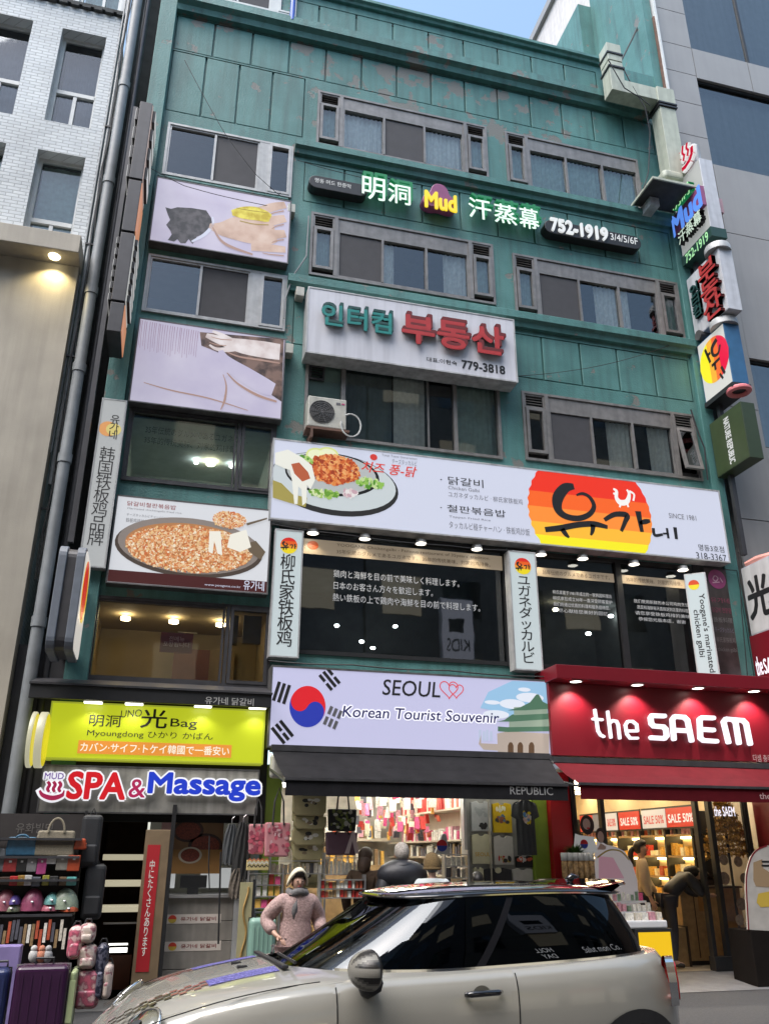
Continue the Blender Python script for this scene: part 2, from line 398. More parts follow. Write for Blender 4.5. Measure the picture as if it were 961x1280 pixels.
def wallgrid(name, parent, x0, x1, z0, z1, Y, holes, m, thick=.25, jm=None):
    """front with openings. hole = (x0,x1,z0,z1,depth,closed)"""
    b = MB(); xs = sorted({x0, x1, *[h[0] for h in holes], *[h[1] for h in holes]}); zs = sorted({z0, z1, *[h[2] for h in holes], *[h[3] for h in holes]})
    xs = [x for x in xs if x0 <= x <= x1]; zs = [z for z in zs if z0 <= z <= z1]
    for i in range(len(xs)-1):
        for j in range(len(zs)-1):
            cx, cz = (xs[i]+xs[i+1])/2, (zs[j]+zs[j+1])/2
            if any(h[0] < cx < h[1] and h[2] < cz < h[3] for h in holes): continue
            b.quad((xs[i], Y, zs[j]), (xs[i+1], Y, zs[j]), (xs[i+1], Y, zs[j+1]), (xs[i], Y, zs[j+1]))
    for h in holes:
        a, c, d, e, dp, cl = h; q = Y+dp
        b.quad((a, Y, d), (a, q, d), (a, q, e), (a, Y, e)); b.quad((c, Y, d), (c, Y, e), (c, q, e), (c, q, d))
        b.quad((a, Y, d), (c, Y, d), (c, q, d), (a, q, d)); b.quad((a, Y, e), (a, q, e), (c, q, e), (c, Y, e))
        if cl: b.quad((a, q, d), (c, q, d), (c, q, e), (a, q, e))
    return b.build(name, m, parent)
def rails(b, x0, x1, z0, z1, y0, y1, t):      # rectangular frame, mitre-free: stiles between rails
    b.box(x0, x1, y0, y1, z0, z0+t); b.box(x0, x1, y0, y1, z1-t, z1)
    b.box(x0, x0+t, y0, y1, z0+t, z1-t); b.box(x1-t, x1, y0, y1, z0+t, z1-t)
def curtain(x0, x1, z0, z1, y, m, parent, name='curtain', amp=.025, fold=.09):
    b = MB(); n = max(4, int((x1-x0)/fold*4)); vs = []
    ph = random.random()*6
    for i in range(n+1):
        x = x0+(x1-x0)*i/n; yy = y+amp*math.sin(i*1.57+ph)+.01*math.sin(i*.37)
        vs += [(x, yy, z0), (x, yy, z1)]
    b.add(vs, [(2*i, 2*i+2, 2*i+3, 2*i+1) for i in range(n)])
    return b.build(name, m, parent, smooth=True)
def pane(x0, x1, z0, z1, y, m, parent, tilt=0.0):
    b = MB(); dy = random.uniform(-.006, .006)+tilt
    b.quad((x0, y, z0), (x1, y+dy, z0), (x1, y+dy*.3, z1), (x0, y-dy, z1)); return b.build('pane', m, parent)
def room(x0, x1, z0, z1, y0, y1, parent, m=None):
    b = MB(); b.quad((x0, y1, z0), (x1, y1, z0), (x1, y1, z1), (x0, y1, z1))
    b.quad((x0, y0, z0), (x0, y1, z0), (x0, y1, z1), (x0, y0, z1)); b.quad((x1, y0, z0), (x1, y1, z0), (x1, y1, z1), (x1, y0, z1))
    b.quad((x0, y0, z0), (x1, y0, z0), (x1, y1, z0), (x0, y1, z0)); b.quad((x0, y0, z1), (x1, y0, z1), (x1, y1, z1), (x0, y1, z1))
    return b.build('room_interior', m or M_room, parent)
def vent(x0, x1, z0, z1, y, parent, fm):
    b = MB(); rails(b, x0, x1, z0, z1, y-.02, y+.03, .03); n = 4; h = (z1-z0-.06)/n
    for i in range(n):
        z = z0+.03+h*i; b.add([(x0+.03, y-.012, z), (x1-.03, y-.012, z), (x1-.03, y+.03, z+h*.8), (x0+.03, y+.03, z+h*.8), (x0+.03, y-.004, z-.002), (x1-.03, y-.004, z-.002), (x1-.03, y+.036, z+h*.8), (x0+.03, y+.036, z+h*.8)],
                        [(0, 1, 2, 3), (7, 6, 5, 4), (0, 4, 5, 1), (2, 6, 7, 3)])
    b.build('vent_grille', fm, parent)
def wide_window(bld, x0, x1, z0, z1, kinds, leftcol=True, rightcol=True, fm=None, Y=12.0, open_right=False):
    fm = fm or M_frame; W = x1-x0; H = z1-z0; y0, y1 = Y-.035, Y+.06; yg = Y+.03
    b = MB(); t = .045; rails(b, x0, x1, z0, z1, y0, y1, t)
    cw = .125*3.4; xl = x0+cw if leftcol else x0; xr = x1-cw if rightcol else x1
    if leftcol: b.box(xl, xl+.07, y0-.004, y1, z0+t, z1-t)
    if rightcol: b.box(xr-.07, xr, y0-.004, y1, z0+t, z1-t)
    w = b.build('window', fm, bld)
    cx0 = xl+(.07 if leftcol else t); cx1 = xr-(.07 if rightcol else t); zh = z1-t-.2*H
    bx('header_panel', cx0, cx1, Y-.012, Y+.03, zh, z1-t, fm, w)
    f = MB(); rails(f, cx0, cx1, z0+t, zh, y0+.012, y1, .035)
    n = len(kinds); pw = (cx1-cx0)/n
    for i in range(1, n): f.box(cx0+pw*i-.022, cx0+pw*i+.022, y0+.006, y1, z0+t+.035, zh-.035)
    f.build('sliding_frame', fm, w)
    for i, k in enumerate(kinds):
        a, c = cx0+pw*i, cx0+pw*(i+1)
        if k == 's': bx('insect_screen', a+.022, c-.022, Y+.0, Y+.006, z0+t+.035, zh-.035, M_screen, w)
        pane(a, c, z0+t, zh, yg, M_glass, w)
        if k == 'c': curtain(a, c, z0+t, zh, Y+.12, M_curt, w)
        if k == 'g': curtain(a, c, z0+t, zh, Y+.12, M_curt2, w)
        if k == 'h': curtain(a+(c-a)*.45, c, z0+t, zh, Y+.11, M_curt, w)
        if k == 'l': curtain(a, a+(c-a)*.3, z0+t, zh, Y+.11, M_curt, w)
    for side in ((x0+t, xl) if leftcol else None, (xr, x1-t) if rightcol else None):
        if not side: continue
        a, c = side
        vent(a, c, zh, z1-t, Y, w, fm)
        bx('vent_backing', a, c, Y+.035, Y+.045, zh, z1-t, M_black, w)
        q = MB(); zb = z0+t+.1
        dy = 0
        if open_right and a > xl:
            rails(q, a+.01, c-.01, zb, zh-.01, -.02, .03, .055)
            Mx = Matrix.Translation((0, Y-.02, zh)) @ Matrix.Rotation(rad(-9), 4, 'X') @ Matrix.Translation((0, 0, -zh)); q.xform(Mx)
            q.build('casement_frame', M_frame, w)
            p = MB(); p.quad((a+.05, 0, zb+.04), (c-.05, 0, zb+.04), (c-.05, 0, zh-.05), (a+.05, 0, zh-.05)); p.xform(Mx); p.build('pane', M_glassd, w)
        else:
            rails(q, a+.01, c-.01, zb, zh-.01, Y-.055, Y+.03, .055); q.build('casement_frame', fm, w)
            pane(a+.05, c-.05, zb+.04, zh-.05, Y, M_glass, w)
            if random.random() < .7: curtain(a, c, zb, zh, Y+.11, M_curt2, w)
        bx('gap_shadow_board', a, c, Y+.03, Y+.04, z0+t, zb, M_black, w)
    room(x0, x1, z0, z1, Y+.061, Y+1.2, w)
    return w

# ---------------------------------------------------------------- the green building
GB = thing('office_building', 'green painted six storey building with grooved walls, flaking paint and sliding windows', 'building', (4, 12, 0))
XL, XR = -.945, 9.40
A1 = (1.81, 5.235, 13.87, 15.22); A2 = (5.63, 8.62, 13.80, 15.21)
B1 = (1.78, 5.235, 10.92, 12.28); B2 = (5.62, 9.13, 10.80, 12.17)
C1 = (1.80, 5.20, 7.80, 9.35); C2 = (5.62, 9.05, 7.85, 9.19)
L1 = (-.84, 1.40, 12.50, 13.68); L2 = (-.88, 1.42, 9.68, 10.80); L3 = (-.86, 1.38, 6.72, 7.93); L4 = (-1.0, 1.47, 3.78, 4.95)
W1 = (1.82, 5.17, 4.30, 6.22); W2 = (5.62, 8.55, 4.30, 6.20)
T1 = (-.55, 1.30, 17.02, 18.2)
wins = [A1, A2, B1, B2, C1, C2, L1, L2, L3, L4, W1, W2, T1]
bands = [(-.93, 9.12, 15.50, 16.38, 14), (-.93, 1.56, 13.98, 15.47, 4), (1.62, 9.12, 12.50, 13.42, 10), (1.55, 9.12, 9.48, 10.40, 10), (1.0, 7.9, 16.84, 17.55, 9)]
holes = [(*w, .3, False) for w in wins]+[(b[0], b[1], b[2], b[3], .046, True) for b in bands]
# bands and windows are laid out so that they do not overlap
wallgrid('wall', GB, XL, XR, 3.6, 17.85, 12.0, holes, M_green)
wallgrid('upper_wall', GB, XL, 2.2, 17.85, 19.5, 12.0, [(T1[0], T1[1], 17.85, 18.2, .3, False)], M_green)
for (a, c, d, e, n) in bands:
    pw = (c-a)/n
    me = MB().box(0, pw-.034, -.044, 0, 0, e-d-.034).mesh('wall_panel', M_green)
    for i in range(n):
        o = link('wall_panel', me, GB); o.location = Vector((a+.017+pw*i, 12.045, d+.017))-org(GB)
        md = o.modifiers.new('bevel', 'BEVEL'); md.width = .007; md.segments = 1
# mouldings
def ledge(name, x0, x1, z0, z1, out, Y=12.0, m=None):
    h = z1-z0; b = MB()
    prof = [(0, z0), (-out*.45, z0), (-out*.6, z0+h*.3), (-out, z0+h*.45), (-out, z1-.02), (-out+.02, z1), (0, z1)]
    n = len(prof); vs = [(x0, Y+p[0], p[1]) for p in prof]+[(x1, Y+p[0], p[1]) for p in prof]
    b.add(vs, [(i, i+n, (i+1) % n+n, (i+1) % n) for i in range(n)]+[tuple(range(n)), tuple(range(2*n-1, n-1, -1))])
    return b.build(name, m or M_green, GB)
ledge('cornice', XL, 9.05, 16.42, 16.78, .24)
ledge('coping', XL, 8.2, 17.74, 17.90, .14)
ledge('string_course', 1.42, 9.15, 13.53, 13.80, .16)
ledge('string_course', 1.42, 9.25, 10.50, 10.79, .16)
ledge('string_course', -.9, 1.35, 12.38, 12.47, .06)
bx('roof_slab', XL, XR, 12.02, 20, 17.5, 17.6, M_room, GB)
bx('pilaster', -1.245, XL, 11.86, 12.4, 0, 19.5, M_green, GB, .01)
bx('pilaster', 9.18, XR+.05, 11.93, 12.4, 3.6, 16.4, M_green, GB, .01)
bx('side_wall', -1.245, -1.22, 12.41, 20, 0, 19.5, M_green, GB)
# windows
wide_window(GB, *A1, 'csc')
wide_window(GB, *A2, 'ggg', rightcol=False)
wide_window(GB, *B1, 'slh')
wide_window(GB, *B2, 'shl')
wide_window(GB, *C2, 'shh', open_right=True)
def left_window(r, lit=False, fm=M_frame2, kinds='gs', g=M_glass):
    x0, x1, z0, z1 = r; W = x1-x0; Y = 12.0; b = MB(); t = .04
    rails(b, x0, x1, z0, z1, Y-.04, Y+.08, t)
    xa = x0+W*.735; xb = x0+W*.80
    b.box(xa-.02, xb+.02, Y-.036, Y+.08, z0+t, z1-t) if not lit else b.box(xa, xa+.05, Y-.036, Y+.08, z0+t, z1-t)
    xm = x0+t+(xa-x0-t)*.5
    w = b.build('window', fm, GB)
    f = MB(); rails(f, x0+t, xa-.02, z0+t, z1-t, Y-.02, Y+.05, .03)
    if not lit: f.box(xm-.02, xm+.02, Y-.026, Y+.05, z0+t+.03, z1-t-.03)
    f.build('sliding_frame', fm, w)
    q = MB(); rails(q, xb+.02 if not lit else xa+.06, x1-t, z0+t, z1-t, Y-.05, Y+.03, .045); q.build('casement_frame', fm, w)
    pane(x0+t, xm if not lit else xa, z0+t, z1-t, Y+.02, g, w)
    if not lit:
        pane(xm, xa, z0+t, z1-t, Y+.035, g, w)
        bx('insect_screen', xm+.02, xa-.05, Y-.0, Y+.006, z0+t+.03, z1-t-.03, M_screen, w)
    pane(xb if not lit else xa+.05, x1-t, z0+t, z1-t, Y+.01, g, w)
    return w
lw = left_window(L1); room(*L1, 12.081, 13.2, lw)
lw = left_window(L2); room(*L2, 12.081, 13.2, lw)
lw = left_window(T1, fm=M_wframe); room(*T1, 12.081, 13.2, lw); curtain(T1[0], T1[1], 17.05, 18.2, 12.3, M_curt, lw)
# restaurant stair windows, dark glass, lamps inside
M_warmwall = mat('restaurant_wall', (.33, .27, .16), .8, var=.1, scale=2)
M_lampw = emi((1, .85, .55), 40, 'warm_lamp'); M_lampc = emi((.95, 1, 1), 30, 'cool_lamp')
lw = left_window(L3, lit=True, fm=M_dgrey, g=M_glass); room(*L3, 12.081, 14.5, lw, mat('restaurant_ceiling', (.45, .52, .50), .8, var=.1))
for px, py, r in ((263, 585, .07), (243, 603, .035), (260, 606, .04), (287, 614, .035)):
    p = P3(px, py, 13.6); b = MB(); b.cyl((p.x, p.y, 7.86), (p.x, p.y, 7.90), r, n=16); b.build('ceiling_lamp', M_lampw if r > .05 else M_lampc, lw)
text('35年伝統のグルメであるユガネです。', (-.6, .95, 7.55, 7.68), 12.03, mat('faded_print', (.1, .13, .12), .6, var=0), lw, res=2)
text('35年的传统美味、刘家的鸡排骨。', (-.6, .8, 7.38, 7.50), 12.03, MATS['faded_print'], lw, res=2)
lw = left_window(L4, lit=True, fm=M_dgrey, g=M_glassc); room(*L4, 12.081, 13.9, lw, M_warmwall)
b = MB()
for i in range(3): b.cyl((-.6+.7*i, 12.9, 4.86), (-.6+.7*i, 12.9, 4.90), .07, n=14)
b.build('ceiling_lamp', emi((1, .8, .45), 28, 'warm_lamp_bright'), lw)
x0, x1, z0, z1 = R2(202, 790, 240, 817, 12.05)
bx('notice_board', x0, x1, 12.05, 12.06, z0, z1, mat('maroon_print', (.16, .03, .03), .5, var=0), lw)
text('전메뉴\n포장됩니다', (x0+.04, x1-.04, z0+.08, z1-.05), 12.045, mat('pink_print', (.6, .4, .38), .5, var=0), lw, res=2)
b = MB(); a = R2(225, 766, 247, 792, 13.8); b.box(a[0], a[1], 13.8, 13.82, a[2], a[3]); b.build('wall_poster', mat('cream_paper', (.6, .55, .42), .7), lw)
b = MB(); a = R2(250, 768, 285, 782, 13.8); b.box(a[0], a[1], 13.8, 13.82, a[2], a[3]); b.build('wall_poster', mat('dark_picture', (.05, .045, .04), .6, var=.5, scale=30), lw)
b = MB(); a = R2(218, 812, 258, 870, 13.7); b.box(a[0], a[1], 13.6, 13.82, a[2], a[3]); b.build('inner_door', mat('reddish_door', (.12, .04, .03), .6), lw)
b = MB(); a = R2(262, 812, 290, 870, 13.7); b.box(a[0], a[1], 13.7, 13.82, a[2], a[3]); b.build('inner_door', mat('ochre_door', (.25, .19, .1), .6), lw)
b = MB()
a = R2(291, 770, 296, 806, 12.4); b.box(a[0], a[1], 12.35, 12.45, a[2], a[3]); a = R2(305, 770, 325, 806, 12.4); b.box(a[0], a[1], 12.35, 12.4, a[2], a[3])
b.build('shelf_items', mat('shelf_board_brown', (.14, .12, .08), .7), lw)
# third floor window behind the air conditioner
x0, x1, z0, z1 = C1; b = MB(); rails(b, x0, x1, z0, z1, 11.96, 12.08, .05)
b.box(2.40, 2.47, 11.955, 12.08, z0+.05, z1-.05); b.box(4.35, 4.41, 11.965, 12.08, z0+.05, z1-.05); b.box(3.9, 3.93, 12.02, 12.08, z0+.05, z1-.05)
w = b.build('window', M_frame, GB)
pane(x0, 2.43, z0, z1, 12.03, M_glass, w); pane(2.43, 4.38, z0, z1, 12.03, M_glass, w); pane(4.38, x1, z0, z1, 12.04, M_glass, w)
bx('panel_backing', 1.85, 2.40, 12.05, 12.07, z0, z1, mat('pale_green_film', (.25, .36, .32), .6), w)
vent(1.86, 2.12, 8.86, 9.12, 12.0, w, M_dgrey)
curtain(3.35, 3.9, z0, z1, 12.2, M_curt, w, amp=.008); curtain(4.40, x1, z0, z1, 12.22, M_curt2, w, amp=.01); curtain(2.5, 3.35, z0, z1, 12.3, mat('grey_blind', (.2, .25, .25), .8), w, amp=.005)
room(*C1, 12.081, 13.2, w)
# second floor restaurant windows
M_2f = mat('dim_interior', (.12, .12, .115), .9, var=.3, scale=2)
M_lwhite = emi((.8, .82, .85), .35, 'white_film')
M_band = emi((.62, .5, .36), .35, 'beige_film'); M_bandt = mat('brown_print', (.1, .05, .02), .5, var=0)
M_filmdark = emi((.12, .07, .03), .15, 'brown_film_print')
def rest_window(r, mull):
    x0, x1, z0, z1 = r; b = MB(); rails(b, x0, x1, z0, z1, 11.97, 12.08, .06)
    for m_ in mull: b.box(m_-.05, m_+.05, 11.965, 12.08, z0+.06, z1-.06)
    w = b.build('window', M_dark, GB)
    ed = [x0+.06]+sum([[m_-.05, m_+.05] for m_ in mull], [])+[x1-.06]
    for i in range(0, len(ed), 2): pane(ed[i], ed[i+1], z0+.06, z1-.06, 12.03, M_glassd, w)
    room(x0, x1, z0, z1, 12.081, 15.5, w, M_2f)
    return w
w = rest_window(W1, [])
a = R4((378, 668), (634, 700), (634, 712), (378, 690), 12.02); a = (1.86, 5.1, 5.93, 6.14)
bx('film_band', 1.885, 5.105, 12.015, 12.018, 5.84, 6.08, M_band, w)
text('YOOGANE Chickengalbi - Famous restaurant of 35years\' tradition.', (2.4, 4.9, 5.985, 6.05), 12.012, M_filmdark, w, res=2)
text('35年伝統のグルメであるユガネです。 35年的传统美味、刘家的鸡排骨。', (2.4, 4.9, 5.88, 5.95), 12.012, M_filmdark, w, res=2)
b = MB(); disc(b, 2.03, 5.98, .085, .07, 12.012); b.build('film_emblem', emi((.75, .15, .05), .4), w)
for i, (s, x, px0, py, px1) in enumerate((('鶏肉と海鮮を目の前で美味しく料理します。', 0, 417, 720, 574), ('日本のお客さん方々を歓迎します。', 0, 417, 734, 541), ('熱い鉄板の上で鶏肉や海鮮を目の前で料理します。', 0, 416, 747, 600))):
    p = F(px0, py, 12.01); q = F(px1, py+ (px1-px0)*.075, 12.01)
    zz = 5.56-.185*i
    text(s, (p[0], q[0], zz-.06, zz+.06), 12.012, M_lwhite, w, res=2)
for px, py in ((421, 782), (494, 783), (466, 810), (452, 802)):
    p = P3(px, py, 14.8); MB().ell(p, (.05, .05, .03), 8, 4).build('ceiling_lamp', M_lampc, w)
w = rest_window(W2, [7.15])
bx('film_band', 5.7, 7.08, 12.015, 12.018, 5.80, 5.95, M_band, w); bx('film_band', 7.22, 8.48, 12.015, 12.018, 5.80, 5.95, M_band, w)
text('35年伝統のグルメであるユガネです。', (5.8, 7.0, 5.835, 5.915), 12.012, M_filmdark, w, res=2)
text('35年的传统美味、刘家的鸡排骨。', (7.3, 8.35, 5.835, 5.915), 12.012, M_filmdark, w, res=2)
for i, s in enumerate(('柳氏家是于1981年成立的一家韩国料理店', '柳氏家在成立30年一直深受顾客爱护', '我们将通过优质的料理和服务招待您。', '尽心献给您美好的回忆')):
    text(s, (5.95+.08*(i == 3), 7.0-.1*(i == 3)-.05*(i == 2), 5.52-.10*i, 5.585-.10*i), 12.012, M_lwhite, w, res=2)
for i, s in enumerate(('我们使用新鲜的本公司鸡肉烹饪', '蔬菜和海鲜每天直接送到店里的料理。', '请您享受铁板鸡排的美味', '恭候您光临本店，谢谢')):
    text(s, (7.4+.05*(i % 2), 8.42-.1*(i == 3), 5.48-.10*i, 5.545-.10*i), 12.012, M_lwhite, w, res=2)
for px, py in ((694, 762), (763, 770), (796, 754), (735, 792)):
    p = P3(px, py, 14.6); MB().ell(p, (.06, .06, .035), 8, 4).build('ceiling_lamp', M_lampw if px < 720 else M_lampc, w)
bx('lower_facing', XL, 9.18, 11.985, 11.998, 3.6, 3.775, M_dgrey, GB)
bx('lower_facing', 5.19, 5.60, 11.97, 11.998, 4.28, 6.25, M_dark, GB); bx('lower_facing', 1.50, 1.80, 11.97, 11.998, 4.28, 6.25, M_dark, GB)
bx('lower_facing', 1.48, 8.6, 11.96, 11.998, 6.25, 6.34, M_dark, GB); bx('lower_facing', 8.57, 9.17, 11.97, 11.998, 3.78, 6.34, M_dark, GB)

# roof storey set back on the right
RS = thing('roof_room', 'green rendered rooftop room set back behind the parapet on the right', 'building', (8, 14, 17.6))
def vwall(name, pts, z0, z1, m, parent):
    b = MB()
    for (p, q) in zip(pts[:-1], pts[1:]): b.quad((p[0], p[1], z0), (q[0], q[1], z0), (q[0], q[1], z1), (p[0], p[1], z1))
    return b.build(name, m, parent)
# left-facing walls of the roof room run away from the street
Xa = 9.0; Yb_ = Xa/F(726, 40, 1)[0]; Xb = F(741, 40, Yb_)[0]; Yn_ = Xb/F(811, 60, 1)[0]
b = MB(); b.box(Xa, Xb+.3, Yb_, Yb_+9, 17.3, F(730, 7, Yb_)[1]); b.build('low_block', M_green, RS)
b = MB(); b.box(Xb, Xb+.2, Yn_, Yb_-.002, 16.0, 26); b.build('tall_wall', M_green, RS)
bx('timber_edge', Xb+.205, Xb+.28, Yn_-.05, Yn_+.1, 14.8, F(806, 20, Yn_)[1], M_rust, RS)
bx('white_edge', Xb+.285, 9.60, Yn_-.1, Yn_+.2, 14.0, 26, M_wpaint, RS)
bx('small_vent', Xa-.2, Xa-.05, 13.0, 13.2, 17.6, 18.05, M_cabl if 0 else M_wpaint, RS)
MB().tube([P3(776, 76, 12.3), P3(790, 48, 12.3), P3(803, 19, 12.3)], .02).build('handrail', M_dark, RS)
# pale side wall of the right-hand building, its roof line running away from the street
WB = thing('apartment_block', 'tall pale pinkish building side wall rising behind the green roof room', 'building', (12, 20, 0))
Xw = 9.64; yq_, zr_ = G(676, 28, Xw)
bx('wall', Xw, 18, 12.3, yq_+6, 0, zr_, mat('pale_pink_plaster', (.6, .57, .55), .7, var=.08, streak=.15), WB)
bx('edge_strip', Xw-.12, Xw-.002, 12.4, yq_+6, zr_-.25, zr_+.05, M_grayp, WB)

# ---------------------------------------------------------------- white brick building (left)
WBR = thing('brick_building', 'white painted brick building with recessed windows on the left', 'building', (-6, 12, 0))
xr = -1.885; zt = F(100, 12, 12)[1]; 
V1 = R4((79, 36), (134.5, 46), (113, 159), (55, 151)); V2 = R4((47.5, 187), (107, 196), (88, 290), (32, 280)); V3 = R4((-16, 17), (45, 27.5), (14, 139), (-45, 130)); V4 = R4((-80, 172), (10, 177), (-8, 270), (-100, 260))
V2 = (V2[0], V2[1], V1[2]-(V1[3]-V2[3]), V2[3])
Hh = V1[3]-V1[2]; V2 = (V1[0], V1[1], V2[3]-Hh, V2[3]); x3_ = (F(45, 27.5)[0]+F(14, 139)[0])/2; V3 = (x3_-(V1[1]-V1[0]), x3_, V1[2]-.02, V1[3]+.02); V4 = (V3[0], V3[1], V2[2], V2[3])
hs = [(*v, .28, False) for v in (V1, V2, V3, V4)]
wallgrid('wall', WBR, -14, xr, 2.5, 15.97, 12.0, hs, M_brick)
b = MB(); b.quad((xr, 12.0, 0), (xr, 22, 0), (xr, 22, 15.97), (xr, 12.0, 15.97)); b.build('side_wall', M_brick, WBR)
b = MB()
for i in range(60):
    x = xr-.1-.2*i; b.box(x, x+.14, 11.93, 12.1, 15.97, 16.03+random.uniform(-.01, .01))
b.box(-14, xr, 11.95, 12.3, 16.03, 16.09); b.build('coping', mat('dark_coping', (.06, .065, .065), .9, var=.4), WBR)
wallgrid('upper_wall', WBR, -14, xr, 16.05, 24, 12.35, [(-2.75, -2.0, 16.2, 18.5, .2, False)], M_wpaint)
for r in (V1, V2, V3, V4):
    x0, x1, z0, z1 = r; b = MB(); y0, y1 = 12.2, 12.27
    rails(b, x0, x1, z0, z1, y0, y1, .06)
    zm = z0+(z1-z0)*.40; b.box(x0+.06, x1-.06, y0-.01, y1, zm-.03, zm+.05); xm = (x0+x1)/2; b.box(xm-.03, xm+.03, y0, y1, z0+.06, zm-.03)
    w = b.build('window', M_wframe, WBR)
    pane(x0+.06, x1-.06, zm+.05, z1-.06, 12.24, M_glass, w); pane(x0+.06, xm-.03, z0+.06, zm-.03, 12.24, M_glass, w); pane(xm+.03, x1-.06, z0+.06, zm-.03, 12.24, M_glass, w)
    if r in (V2, V4): curtain(x0+.06, x1-.06, zm, z1, 12.4, M_curt2, w, amp=.004)
    else:
        curtain(x0+.8, x1-.06, zm-.5, z1-.5, 12.45, mat('teal_blind', (.12, .4, .33), .8), w, amp=.01)
        curtain(x0+.06, x0+.8, z0, z1, 12.55, mat('mauve_blind', (.2, .19, .22), .8), w, amp=.02)
    room(x0, x1, z0, z1, 12.285, 13.2, w)
w = MB(); rails(w, -2.75, -2.0, 16.2, 18.5, 12.4, 12.5, .06); w.box(-2.35, -2.30, 12.41, 12.49, 16.26, 18.44); w = w.build('window', M_wframe, WBR)
pane(-2.7, -2.0, 16.2, 18.5, 12.45, M_glass, w); curtain(-2.7, -2.0, 16.2, 18.5, 12.6, M_curt2, w)
# beige shop front below
BS = thing('beige_facade', 'plain beige rendered shopfront box with a projecting top edge and a lamp', 'shop front', (-5, 11.7, 0))
yb = 11.7; xr = F(103, 310, yb)[0]; zt = F(60, 291, yb-.35)[1]; zb = F(104, 325, yb)[1]
bx('facing', -14, xr, yb, 12.0-.004, 2.05, zt-.28, M_beige, BS)
bx('projecting_top', -14, xr+.02, yb-.36, 11.998, zt-.275, zt+.05, M_beige, BS, .01)
bx('lower_wall', -14, xr, 12.002, 12.4, 0, 2.0, M_black, BS)
lx, lz = F(70, 309, yb-.2)
lp = MB(); lp.cyl((lx, yb-.17, zt-.30), (lx, yb-.17, zt-.276), .075, .09, 16)
lp.build('lamp', emi((1, .85, .5), 7, 'beige_lamp_glow'), BS)
def spot(loc, to, e, col=(1, .85, .6), ang=100, parent=None, size=.05, blend=.6):
    d = bpy.data.lights.new('lamp_light', 'SPOT'); d.energy = e; d.color = col; d.spot_size = rad(ang); d.spot_blend = blend; d.shadow_soft_size = size
    o = bpy.data.objects.new('lamp_light', d); C.objects.link(o); o.location = loc
    o.rotation_euler = (Vector(to)-Vector(loc)).to_track_quat('-Z', 'Y').to_euler()
    if parent: o.parent = parent; o.location = Vector(loc)-org(parent)
    return o
spot((lx, yb-.17, zt-.31), (lx, yb-.05, zt-2.5), 24, (1, .80, .42), 130, BS)
# alley between the buildings, pipes
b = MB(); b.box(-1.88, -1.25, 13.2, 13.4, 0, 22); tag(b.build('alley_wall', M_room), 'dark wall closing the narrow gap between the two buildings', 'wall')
P_ = thing('drain_pipe', 'thick grey drainpipe running up the gap beside the white bricks', 'pipe', (-1.62, 11.8, 0))
b = MB(); b.cyl((-1.64, 11.78, .2), (-1.64, 11.78, 22), .085, n=14)
for z in (14.05, 11.9, 9.7, 8.3, 6.8, 4.4): b.cyl((-1.64, 11.78, z), (-1.64, 11.78, z+.14), .10, n=14)
b.build('pipe', M_pipe, P_, smooth='auto')
b = MB()
for z in (13.2, 10.7, 8.6, 6.1): b.box(-1.86, -1.55, 11.86, 11.89, z, z+.03)
b.build('bracket', M_dark, P_)
for i, (x, r, l, z0) in enumerate(((-1.80, .03, 'slim pale conduit left of the thick drainpipe, closest to the bricks', 6.5), (-1.86, .016, 'thin cable conduit strapped to the edge of the white bricks', 7.0))):
    tag(MB().cyl((x, 11.9, z0), (x, 11.9, 22), r, n=8).build('conduit', M_pipe, smooth='auto'), l, 'pipe')
b = MB()
for k in range(5):
    pts = []; 
    for i in range(60):
        z = 21-i*.27; pts.append((-1.74+.012*math.sin(i*1.3+k*2)+.02*math.sin(i*.5+k)+(.02*k-.04), 11.84+.01*k, z))
    b.tube(pts, .008, 4)
tag(b.build('cable_bundle', M_cable), 'tangled black cables hanging between the drainpipe and the bricks', 'cable')
tag(MB().cyl((-1.48, 11.95, 0), (-1.48, 11.95, 17), .05, n=10).build('drain_pipe', M_dgrey, smooth='auto'), 'dark slim pipe deep in the gap beside the stacked projecting signs', 'pipe')

# ---------------------------------------------------------------- grey clad building (right)
GY = thing('clad_building', 'grey panel clad building with large dark windows on the right', 'building', (15, 12, 0))
gx0 = 9.62
def q4(*a): return R4(*a)
Wn2 = (F(870, 98, 12)[0], 18.0, F(889, 205, 12)[1], F(870, 98, 12)[1]); Wn1 = (Wn2[0], 18.0, F(861, 60, 12)[1], 24.5)
Wn3 = (F(935, 450, 12)[0], 18.0, F(961, 560, 12)[1], F(935, 448, 12)[1])
holes = [(*Wn1, .15, False), (*Wn2, .15, False), (*Wn3, .15, False)]
b = MB(); b.quad((gx0, 12, 0), (gx0, 20, 0), (gx0, 20, 26), (gx0, 12, 26)); b.quad((gx0, 12.05, 0), (Wn2[0], 12.05, 0), (Wn2[0], 12.05, 26), (gx0, 12.05, 26))
wallgrid('backing_wall', GY, gx0, 18, 0, 26, 12.05, holes, M_grayj)
# cladding panels with open joints
zc = [0, 2.2, 4.55, 6.9, 9.25, Wn2[2]-1.95, Wn2[2], Wn2[2]+.0]
def panel(x0, x1, z0, z1):
    g = .009; o = bx('cladding_panel', x0+g, x1-g, 11.985, 12.045, z0+g, z1-g, M_grayp, GY)
zlev = [F(p[0], p[1], 12)[1] for p in ((822, 5), (828, 52), (832, 95), (838, 128), (843, 170))]
